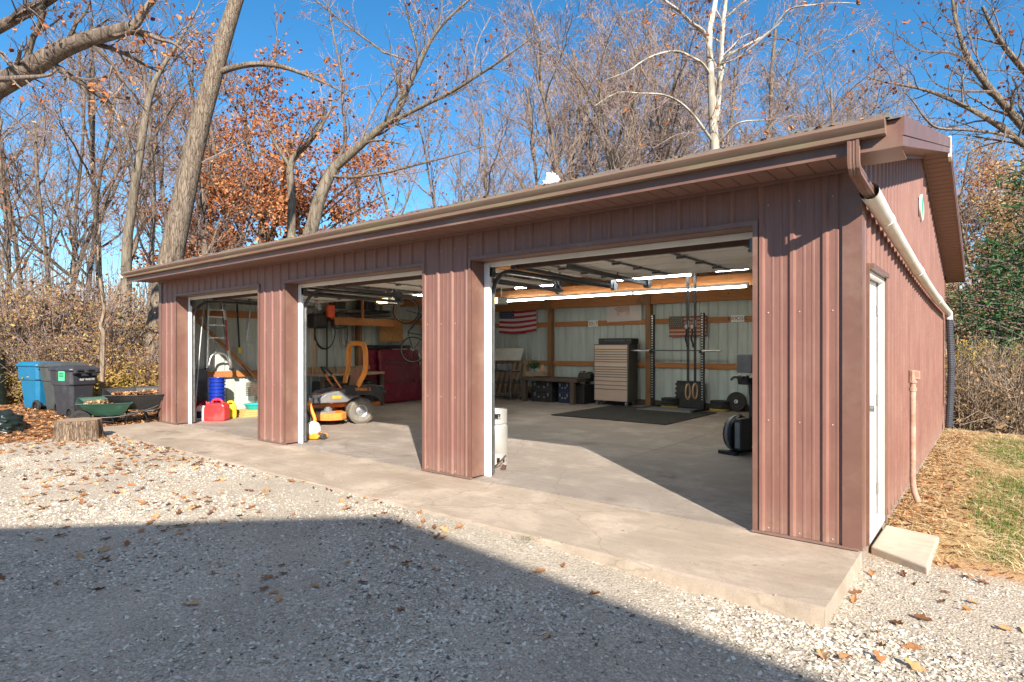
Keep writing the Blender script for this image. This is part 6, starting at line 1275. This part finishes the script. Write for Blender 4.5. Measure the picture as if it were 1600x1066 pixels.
def hand_tool(x, y0, y1, head, m, label, lean=0, name='shovel', X=-11.9):
    a = lw(x, y0, X); b_ = lw(x + lean, y1, X); t = thing(name, label, name.replace('_', ' '), (0, 0, 0), group='long handled tools on the left wall')
    mb = MB(); mb.tube([a, b_], .02, 8); mb.build('handle', m, t, smooth=50); d = (a - b_).normalized()
    mb = MB()
    if head == 'blade': mb.prism([a + Vector((0, -.10, 0)), a + Vector((0, .10, 0)), a + Vector((0, .11, .16)), a + Vector((0, .0, .28)), a + Vector((0, -.11, .16))], (.012, 0, 0)); mb.build('blade', M['dark_steel'], t)
    elif head == 'rake':
        mb.b(a.x - .01, a.x + .01, a.y - .18, a.y + .18, a.z, a.z + .03)
        for i in range(10): mb.b(a.x, a.x + .08, a.y - .18 + i * .039, a.y - .172 + i * .039, a.z + .005, a.z + .02)
        mb.build('tines', M['dark_steel'], t)
    elif head == 'fork':
        q = b_; mb.b(q.x - .006, q.x + .006, q.y - .085, q.y + .085, q.z - .05, q.z - .035); mb.bar(q, q + Vector((0, 0, -.05)), .02, .02)
        for i in range(4): mb.bar((q.x, q.y - .08 + i * .053, q.z - .04), (q.x + .02, q.y - .08 + i * .053, q.z - .30), .01, .01)
        mb.build('tines', M['steel'], t); mb = MB(); mb.tube([a + Vector((0, -.06, .08)), a + Vector((0, 0, 0)), a + Vector((0, .06, .08)), a + Vector((0, -.06, .08))], .014, 8); mb.build('grip', M['black'], t)
    elif head == 'tip': mb.cyl(b_, b_ + (b_ - a).normalized() * .12, .03, 10); mb.build('tip', M['yellow'], t)
    return t
hand_tool(489, 505, 590, 'blade', M['tan'], 'long tan handled shovel hung blade up, first from the door track'); hand_tool(493, 502, 588, 'rake', M['tan'], 'tan handled rake hung head up beside the shovel', name='rake')
hand_tool(511, 500, 575, 'blade', M['dark_wood'], 'dark handled shovel hanging in front of the hose loop'); hand_tool(519, 498, 582, 'blade', M['steel'], 'grey handled spade with an orange grip leaning outward beside the hose', lean=8, name='spade')
a = lw(505, 487); mb = MB(); mb.b(-11.75, -11.65, a.y - .10, a.y + .10, a.z - .15, a.z + .15); one('extension_reel', mb, mat('fluorescent_orange', (.95, .12, .03), .5), 'bright orange box hanging high on the left wall above the tools', 'box', bevel=.02)
mb = MB(); mb.cb((-11.8, lw(488, 490).y, 2.1), (.3, .4, .35), (0, 0, .2)); one('hanging_bag', mb, M['black'], 'dark bag hanging in the corner by the middle bay track', 'bag', bevel=.06)
mb = MB(); mb.cb((-11.8, lw(522, 488).y, 2.12), (.3, .35, .38), (.1, 0, .1)); one('hanging_bag', mb, M['dark_steel'], 'grey bag hanging right of the bright orange box', 'bag', bevel=.08)
# workbench behind the mower
t = thing('side_bench', 'long bench with a rough wooden top and dark shelf behind the mower', 'bench', (0, 0, 0)); y0 = lw(478, 590).y; y1 = lw(566, 590).y + .2
mb = MB(); mb.b(-12.0, -11.35, y0, y1, .80, .86); mb.build('top', M['pallet'], t, bevel=.004); mb = MB(); mb.b(-12.0, -11.4, y0 + .02, y1 - .02, .3, .33); mb.build('shelf', M['dark_wood'], t)
mb = MB(); mb.b(-11.98, -11.94, y0, y1, .86, 1.0); mb.build('backsplash', M['pallet'], t)
for y in (y0 + .05, (y0 + y1) / 2, y1 - .05): mb = MB(); mb.b(-11.44, -11.36, y - .04, y + .04, 0, .799); mb.build('leg', M['dark_wood'], t)
rj = random.Random(5)
for i in range(7):
    y = lerp(y0 + .25, y1 - .25, i / 6); h = rj.uniform(.22, .40); mb = MB(); w_ = rj.uniform(.24, .34); mb.b(-11.9, -11.5, y - w_ / 2, y + w_ / 2, .0 if i % 2 else .331, (.0 if i % 2 else .331) + (h if i % 2 == 0 else .28)); one('parts_box', mb, (M['black'], M['grey_plastic'], M['dark_wood'])[i % 3], ['black box', 'grey box', 'brown wooden box'][i % 3] + ' under the bench behind the mower' + (', on the shelf' if i % 2 == 0 else ', on the floor') + ('' if i not in (0, 6) else ', end nearest the door' if i == 0 else ', end farthest from the door'), 'box', bevel=.015, group='boxes under the side bench')
# ---- first bay
t = thing('step_ladder', 'folded aluminium step ladder hanging on the left wall with feet down', 'ladder', (0, 0, 0)); X0 = -11.85
def L(x, y, X=X0): return at(x, y, X=X)
for p, q in ((L(325, 466), L(323, 575)), (L(345, 466), L(361, 575))): mb = MB(); mb.bar(p, q, .035, .075, up=(1, 0, 0)); mb.build('rail', M['alu'], t, bevel=.004)
for i, y in enumerate((484, 495, 508, 528)): mb = MB(); a = L(325, y); b_ = L(347 + i * 2.2, y); mb.b(X0 - .04, X0 + .04, a.y, b_.y, a.z - .015, a.z + .015); mb.build('tread', M['alu'], t)
mb = MB(); mb.tube(smooth_path([L(326, 572), L(331, 556), L(343, 552), L(353, 556), L(360, 572)], 5), .022, 8); mb.build('spreader', M['alu'], t, smooth=50)
for p in (L(324, 577), L(362, 577)): mb = MB(); mb.cb(p, (.09, .08, .05), (0, .2, 0)); mb.build('foot', M['black'], t, bevel=.01)
mb = MB(); p, q = L(353, 500, -11.8), L(356, 548, -11.8); mb.bar(p, q, .02, .06, up=(1, 0, 0)); mb.build('label_strip', mat('red_white_label', (.55, .12, .12), .5, 0, .8, 40), t)
for p, q in ((L(350, 466, -11.95), L(356, 550, -11.95)),): mb = MB(); mb.bar(p, q, .03, .05, up=(1, 0, 0)); mb.build('rear_rail', M['steel'], t)
mb = MB(); mb.tube([at(319, 468, X=-11.6), at(304, 642, X=-11.45)], .018, 8); one('long_pole', mb, M['steel'], 'long grey pole leaning beside the ladder', 'pole', smooth=50)
hand_tool(370, 468, 543, 'tip', M['black'], 'thin black pole with a yellow tip hanging right of the ladder', name='pole', lean=4, X=-12.02); hand_tool(392, 474, 533, 'fork', M['alu'], 'garden fork with a pale handle hanging tines down beside the pillar', name='garden_fork', lean=-7, X=-12.0)
t0 = at(339, 640, X=-11.75)
nm = ['bottom', 'second', 'third', 'fourth', 'fifth', 'sixth', 'top']
c = Vector((-11.72, at(339, 640, X=-11.72).y, .18)); one('bucket_stand', MB().b(c.x - .16, c.x + .16, c.y - .16, c.y + .16, 0, .178), M['pallet'], 'low wooden block under the blue buckets', 'block', bevel=.004)
for i in range(6):
    t = thing('bucket', f'blue bucket with wire handle, {nm[i] if i < 5 else "top"} of the nested stack', 'bucket', c + Vector((rr.uniform(-.005, .005), 0, .072 * i)), group='nested blue buckets')
    mb = MB(); mb.lathe([(0, .0), (.125, 0), (.144, .30), (.168, .30), (.168, .318), (.146, .318), (.142, .31), (.12, .01)], (0, 0, 0), 24); mb.lathe([(.149, .235), (.158, .236), (.158, .246), (.150, .247)], (0, 0, 0), 24); mb.build('shell', M['blue'], t, smooth=40)
    mb = MB(); ad = .9 + i * .5; mb.tube([(math.cos(ad) * .155 * math.cos(u), math.sin(ad) * .155 * math.cos(u), .29 - .12 * math.sin(u)) if False else ((.162) * math.cos(ad + u - PI / 2), .162 * math.sin(ad + u - PI / 2), .28 - .10 * math.sin(u)) for u in [PI * k / 12 for k in range(13)]], .0025, 5); mb.build('handle', M['steel'], t)
def jerry(c, rz, w_, d, h, m, label, spout=None):
    t = thing('fuel_can', label, 'fuel can', c, rz, group=None); mb = MB(); mb.prism([(-w_ / 2, -d / 2, .0), (w_ / 2, -d / 2, .0), (w_ / 2, -d / 2, h * .72), (w_ * .40, -d / 2, h * .84), (-w_ * .30, -d / 2, h * .84), (-w_ / 2, -d / 2, h * .66)], (0, d, 0)); mb.build('body', m, t, bevel=.03)
    mb = MB(); mb.tube(smooth_path([(-w_ * .22, 0, h * .80), (-w_ * .18, 0, h * .97), (0, 0, h), (w_ * .20, 0, h * .97), (w_ * .28, 0, h * .80)], 5), .022, 10); mb.build('handle', m, t, smooth=50)
    mb = MB(); mb.cyl((-w_ * .36, 0, h * .72), (-w_ * .40, 0, h * .88), .032, 14); mb.build('cap', spout or m, t, smooth=40)
    for s in (-1, 1): mb = MB(); mb.b(-w_ * .34, w_ * .34, s * d / 2 - (.004 if s > 0 else .0), s * d / 2 + (.004 if s > 0 else 0) + (-.004 if s < 0 else 0) * 0 + .003 * s, h * .12, h * .56); mb.build('side_panel', m, t, bevel=.0015)
p = at(339, 657, Z=0); jerry((p.x, p.y, 0), R(38), .42, .26, .42, M['red'], 'large red plastic fuel can with a pink top handle in the first bay')
p = at(319, 640, X=-11.93); jerry((-11.93, p.y, 0), R(20), .3, .2, .36, mat('dark_red_plastic', (.45, .02, .05), .4), 'smaller dark red can behind the white jug'); p = at(360, 640, X=-11.72); jerry((-11.72, p.y, 0), R(60), .24, .2, .34, M['yellow'], 'yellow fuel can standing between the red can and the plywood', M['black'])
p = at(314, 650, X=-11.75); p = Vector((-11.75, p.y, 0)); t = thing('jug', 'white plastic jug with a dark label beside the first bay track', 'jug', (p.x, p.y, 0), R(30)); mb = MB(); mb.prism([(-.09, -.06, 0), (.09, -.06, 0), (.09, -.06, .22), (.02, -.05, .30), (-.05, -.05, .30), (-.09, -.06, .22)], (0, .12, 0)); mb.build('body', M['white'], t, bevel=.015)
mb = MB(); mb.cyl((-.02, .0, .30), (-.02, 0, .34), .025, 12); mb.build('cap', M['red'], t); mb = MB(); mb.b(-.05, .05, -.064, -.061, .05, .19); mb.build('label', M['navy'], t); mb = MB(); mb.tube(smooth_path([(.03, 0, .29), (.09, 0, .27), (.085, 0, .17)], 4), .012, 8); mb.build('handle', M['white'], t)
mb = MB(); a = at(303, 577, X=-11.95); mb.b(-12.13, -12.08, a.y, at(324, 577, X=-12.1).y, 0, a.z); one('grey_panel', mb, M['dark_steel'], 'dark grey upright panel behind the jug in the first bay', 'panel', bevel=.006)
p = at(362, 648, Z=.1); q = at(404, 646, Z=.1); q2 = at(404, 629, Z=.1); q3 = at(372, 631, Z=.1)
for k in range(3):
    mb = MB(); mb.b(-12.12 + .02 * k, -11.55 - .03 * k, 1.38 + .03 * k, 3.1 - .05 * k, .001 + k * .045, .042 + k * .045); one('plywood_sheet', mb, M['plywood'], ['lowest', 'middle', 'top'][k] + ' of the yellow plywood sheets lying beside the pillar', 'plywood', group='plywood sheets')
c = at(397, 622, X=-11.85); t = thing('basin', 'shallow teal plastic basin on the plywood', 'basin', (-11.85, c.y + .03, .137)); mb = MB(); mb.lathe([(0, 0), (.16, 0), (.23, .10), (.245, .10), (.245, .11), (.22, .11), (.15, .01), (0, .01)], (0, 0, 0), 24); mb.build('bowl', M['teal'], t, smooth=40)
c = at(397, 608, X=-11.9); t = thing('wire_basket', 'brown wire basket on the wall above the teal basin', 'basket', (c.x, c.y, c.z)); mb = MB()
for i in range(9):
    u = -.2 + i * .05
    mb.tube([(-.1, u * .6, .14), (-.1, u * .6, -.14), (.1, u * .6, -.14), (.1, u * .6, .14)], .008, 4)
    if i < 7: z_ = -.14 + i * .046; mb.tube([(-.1, -.12, z_), (.1, -.12, z_), (.1, .12, z_), (-.1, .12, z_)], .009, 4, closed=True)
mb.build('wires', M['dark_wood'], t)
mb = MB(); p, q = at(400, 596, X=-11.8), at(378, 570, X=-12.0); mb.tube([p, q], .012, 8); one('dark_handle', mb, M['black'], 'short dark handle slanting down behind the pillar in the first bay', 'handle')
# ---- wheelie bins
def bin_(c, rz, m, label, s=1.0, sticker=False, badge=False):
    t = thing('wheelie_bin', label, 'wheelie bin', c, rz); W, D = .58, .72   # back (wheels) faces -Y local
    def ring(w, y0, y1, z, ch=.05): return [(-w / 2 + ch, y0, z), (w / 2 - ch, y0, z), (w / 2, y0 + ch, z), (w / 2, y1 - ch, z), (w / 2 - ch, y1, z), (-w / 2 + ch, y1, z), (-w / 2, y1 - ch, z), (-w / 2, y0 + ch, z)]
    rings = [ring(.42, -.22, .24, .06), ring(.44, -.26, .26, .10), ring(.50, -.31, .32, .66), ring(.56, -.35, .36, .70), ring(.58, -.36, .38, .98)]
    mb = MB(); n = 8; mb.v = [p for r in rings for p in r]
    for i in range(len(rings) - 1):
        for j in range(n): mb.f.append((i * n + j, i * n + (j + 1) % n, (i + 1) * n + (j + 1) % n, (i + 1) * n + j)); mb.m.append(0)
    mb.f.append(tuple(range(n))[::-1]); mb.m.append(0); mb.build('body', m, t, bevel=.012)
    mb = MB(); r2 = [ring(.62, -.40, .41, .985), ring(.63, -.40, .42, 1.03), ring(.50, -.30, .34, 1.09)]; mb.v = [p for r in r2 for p in r]
    for i in range(2):
        for j in range(n): mb.f.append((i * n + j, i * n + (j + 1) % n, (i + 1) * n + (j + 1) % n, (i + 1) * n + j)); mb.m.append(0)
    mb.f += [tuple(range(n))[::-1], tuple(range(16, 24))]; mb.m += [0, 0]; mb.build('lid', m, t, bevel=.015)
    mb = MB(); mb.tube([(-.25, -.37, .93), (-.25, -.45, .95), (.25, -.45, .95), (.25, -.37, .93)], .016, 8); mb.build('handle', M['black'], t, smooth=40)
    for sx in (-1, 0, 1): mb = MB(); mb.b(sx * .22 - .03, sx * .22 + .03, -.44, -.37, .955, 1.01); mb.build('hinge', m, t, bevel=.008)
    for sx in (-1, 1):
        e = bpy.data.objects.new('wheel', None); C.objects.link(e); e.parent = t; e.location = (sx * .26, -.30, .125)
        mb = MB(); mb.lathe([(.08, -.03), (.115, -.03), (.125, -.02), (.125, .02), (.115, .03), (.08, .03)], (0, 0, 0), 28, 0, (1, 0, 0)); mb.build('tyre', M['rubber'], e, smooth=40)
        mb = MB(); mb.lathe([(0, -.012), (.03, -.02), (.03, .02), (0, .012)], (0, 0, 0), 14, 0, (1, 0, 0))
        for k in range(6): a = k * PI / 3; mb.bar((0, 0, 0), (0, math.cos(a) * .09, math.sin(a) * .09), .012, .03)
        mb.lathe([(.082, -.025), (.088, 0), (.082, .025)], (0, 0, 0), 24, 0, (1, 0, 0)); mb.build('hub', M['black'], e)
    mb = MB(); mb.cyl((-.26, -.30, .125), (.26, -.30, .125), .012, 8); mb.build('axle', M['steel'], t)
    if sticker:
        mb = MB(); mb.b(-.2945, -.2915, -.17, .03, .78, .98); sk = mb.build('sticker', mat('green_sticker', (.10, .62, .30), .5), t); mb = MB(); mb.b(-.2965, -.2947, -.14, .0, .86, .95); mb.build('sticker_block', mat('sticker_green_dark', (.02, .22, .12), .5), sk)
        text_part('lettering', 'APPS', .05, mat('sticker_ink', (.12, .6, .3), .6), sk, (-.298, -.07, .90), (R(90), 0, R(-90)))
        text_part('lettering', 'REF WASTE', .06, M['white'], t, (.04, -.366, .80), (R(90), 0, 0))
    if badge: text_part('lettering', 'A', .14, M['white'], t, (-.15, -.357, .84), (R(90), 0, 0)); mb = MB(); mb.b(-.20, -.10, -.352, -.349, .70, .74); mb.build('badge', M['white'], t)
    t.scale = (s, s, s); return t
p = at(116, 655, Z=-.05); bin_((p.x - .04, p.y + .01, zg(p.x, p.y) - .01), R(106), M['bin_dark'], 'charcoal wheelie bin with a green sticker, nearest of the three bins', 1.0, sticker=True)
p = at(72, 652, Z=-.05); bin_((p.x - .28, p.y + .38, zg(p.x, p.y) - .01), R(104), M['bin_grey'], 'plain dark grey wheelie bin in the middle of the three bins', 1.02)
p = at(44, 650, Z=-.05); bin_((p.x - .42, p.y + .33, zg(p.x, p.y) - .02), R(106), M['bin_blue'], 'bright blue recycling wheelie bin at the left of the three bins', 1.02, badge=True)
# ---- wheelbarrows
def barrow(c, rz, m, label, s, fill, lf):
    t = thing('wheelbarrow', label, 'wheelbarrow', c, rz)      # wheel towards -X, handles +X
    def ring(x0, x1, w0, w1, z): return [(x0, -w0 / 2, z), (lerp(x0, x1, .5), -lerp(w0, w1, .5) / 2 - .04, z), (x1, -w1 / 2, z), (x1, w1 / 2, z), (lerp(x0, x1, .5), lerp(w0, w1, .5) / 2 + .04, z), (x0, w0 / 2, z)]
    rings = [ring(-.22, .28, .24, .34, .28), ring(-.50, .44, .46, .58, .56), ring(-.53, .47, .50, .62, .57), ring(-.52, .46, .48, .60, .585), ring(-.48, .42, .43, .55, .555), ring(-.2, .26, .22, .30, .30)]
    n = 6; mb = MB(); mb.v = [p for r in rings for p in r]
    for i in range(len(rings) - 1):
        for j in range(n): mb.f.append((i * n + j, i * n + (j + 1) % n, (i + 1) * n + (j + 1) % n, (i + 1) * n + j)); mb.m.append(0)
    mb.f += [tuple(range(n))[::-1], tuple(range(30, 36))]; mb.m += [0, 0]; mb.build('tray', m, t, bevel=.008)
    for sy in (-1, 1):
        mb = MB(); mb.tube(smooth_path([(-.50, sy * .05, .17), (-.3, sy * .14, .24), (.25, sy * .22, .27), (.75, sy * .28, .42), (.92, sy * .29, .50)], 4), .018, 8); mb.build('handle', M['black_metal'], t, smooth=50)
        mb = MB(); mb.tube([(.08, sy * .19, .26), (.16, sy * .22, .02), (.30, sy * .22, .02), (.36, sy * .23, .30)], .015, 8); mb.build('leg', M['black_metal'], t, smooth=40)
    e = bpy.data.objects.new('wheel', None); C.objects.link(e); e.parent = t; e.location = (-.46, 0, .19)
    mb = MB(); mb.lathe([(.10, -.035), (.15, -.045), (.185, -.035), (.195, 0), (.185, .035), (.15, .045), (.10, .035)], (0, 0, 0), 28, 0, (0, 1, 0)); mb.build('tyre', M['rubber'], e, smooth=40); mb = MB(); mb.lathe([(.10, -.03), (.03, -.02), (.02, -.05), (.02, .05), (.03, .02), (.10, .03)], (0, 0, 0), 20, 0, (0, 1, 0)); mb.build('rim', M['dark_steel'], e, smooth=40)
    t.scale = (s, s, s); t.rotation_euler = (R(11), 0, rz)
    if fill:
        Mx = Matrix.Translation(c) @ Matrix.Rotation(rz, 4, 'Z'); nn = 260; X = []; Y = []; Z = []
        for i in range(nn): p_ = Mx @ (Vector((rr.uniform(-.38, .38), rr.uniform(-.22, .22), .50 + rr.uniform(0, .05))) * s); X.append(p_.x); Y.append(p_.y); Z.append(p_.z)
        scatter('leaf_load', LP, np.array([X, Y, Z]).T, rng.uniform(.03, .055, nn), rng.uniform(0, 6, nn), rng.normal(0, .4, (nn, 2)), lf, label='brown leaves filling the ' + fill, cat='leaves')
    return t
p = at(160, 668, Z=-.05); barrow((p.x - .12, p.y + .12, zg(p.x, p.y) - .04), R(70), M['green_tray'], 'green plastic wheelbarrow with pale debris in its tray', .92, 'green wheelbarrow', LF['tan'])
p = at(216, 664, Z=-.05); barrow((p.x - .15, p.y + .05, zg(p.x, p.y)), R(72), M['black'], 'black wheelbarrow heaped with leaves beside the garage corner', 1.12, 'black wheelbarrow', lm_)
# ---- stump, bag at the left
c = at(106, 690, Z=-.05); t = thing('tree_stump', 'sawn tree stump with rough bark on the leaves before the bins', 'stump', (c.x, c.y + .15, zg(c.x, c.y) - .03)); rs_ = random.Random(9); n = 48; mb = MB(); rows = []
for z_, f in ((-.05, 1.22), (.0, 1.15), (.05, 1.05), (.12, 1.0), (.22, .98), (.30, .98), (.345, .96)):
    rows.append([(math.cos(2 * PI * j / n) * .34 * f * (1 + .05 * math.sin(j * 5.1) + .03 * math.sin(j * 2.3 + z_ * 9)), math.sin(2 * PI * j / n) * .32 * f * (1 + .05 * math.sin(j * 5.1) + .03 * math.sin(j * 2.3 + z_ * 9)), z_) for j in list(range(n)) + [0]])
mb.sheet(rows); mb.build('bark', bark('stump_bark', (.20, .14, .10), (.38, .29, .21), 26, (.035, .025, .018), bs=1.0), t, smooth=60); mb = MB(); mb.add([(0, 0, .352)] + [(v[0] * .985, v[1] * .985, .347) for v in rows[-1][:-1]], [(0, j + 1, (j + 1) % n + 1) for j in range(n)]); mb.build('cut_face', M['pallet'], t)
c = at(-12, 676, Z=-.05); mb = MB(); rows = []; n = 60
for i in range(31):
    v = i / 30 * PI / 2; rows.append([(c.x + math.cos(a_) * (.52 * math.cos(v) ** .6) * (1 + .14 * math.sin(3 * a_) + .07 * math.sin(9 * a_ + i)), c.y + math.sin(a_) * (.45 * math.cos(v) ** .6) * (1 + .12 * math.sin(2 * a_) + .06 * math.sin(11 * a_ + i)), zg(c.x, c.y) + .34 * math.sin(v) * (1 + .10 * math.sin(5 * a_ + i * .6))) for a_ in [2 * PI * j / n for j in range(n + 1)]])
rows = [[(x_ + .05 * mnoise.noise(Vector((x_ * 9, y_ * 9, z_ * 9))), y_, z_ + .05 * mnoise.noise(Vector((x_ * 11, y_ * 11, 5))) + .03 * abs(mnoise.noise(Vector((x_ * 22, y_ * 22, 5))))) for x_, y_, z_ in r_] for r_ in rows]
mb.sheet(rows); one('garbage_bag', mb, M['tarp'], 'crumpled dark green bag lying on the leaves at the left edge', 'bag', smooth=80)
c = at(0, 600, d=14.2); mb = MB(); rows = []
for i in range(10): v = i / 9; rows.append([(c.x - .62 + math.cos(a_) * .30 * (1 - .3 * v), c.y + math.sin(a_) * .30 * (1 - .3 * v), -.05 + 1.35 * v) for a_ in [2 * PI * j / 16 for j in range(17)]])
mb.sheet(rows); one('covered_post', mb, M['tarp'], 'dark wrapped shape just entering at the left edge beyond the blue bin', 'cover', smooth=60)
# weeds in the apron joint
for k, (x, y, lab) in enumerate(((357, 680, 'small weed tuft in the joint, left one'), (383, 683, 'small weed tuft in the slab joint near the second pillar'), (823, 842, 'green weed tuft where gravel meets the apron'))):
    c = at(x, y, Z=-.01); mb = MB()
    for i in range(50): a_ = rr.uniform(0, 6.28); l = rr.uniform(.02, .07); b0 = c + Vector((rr.gauss(0, .06), rr.gauss(0, .025), 0)); mb.add([b0, b0 + Vector((.004, 0, 0)), b0 + Vector((math.cos(a_) * l, math.sin(a_) * l, rr.uniform(.008, .03)))], [(0, 1, 2)])
    one('weed_tuft', mb, LF['brush'] if k < 2 else mat('weed_green', (.06, .12, .03), .7), lab, 'weed')

# copies of one kind that still share a label: tell them apart by their place from left to right
_by = {}
for o in C.objects:
    if o.parent is None and 'label' in o and o.get('category') in ('tree', 'shrub'): _by.setdefault(o['label'], []).append(o)
for l, L_ in _by.items():
    if 2 <= len(L_) <= 3:
        def sx_(o): v = Vector(o.location) - Vector(CAM); return v.dot(_r) / v.dot(_f)
        for o, w_ in zip(sorted(L_, key=sx_), ('left one', 'right one') if len(L_) == 2 else ('left one', 'middle one', 'right one')): o['label'] = l + ', ' + w_
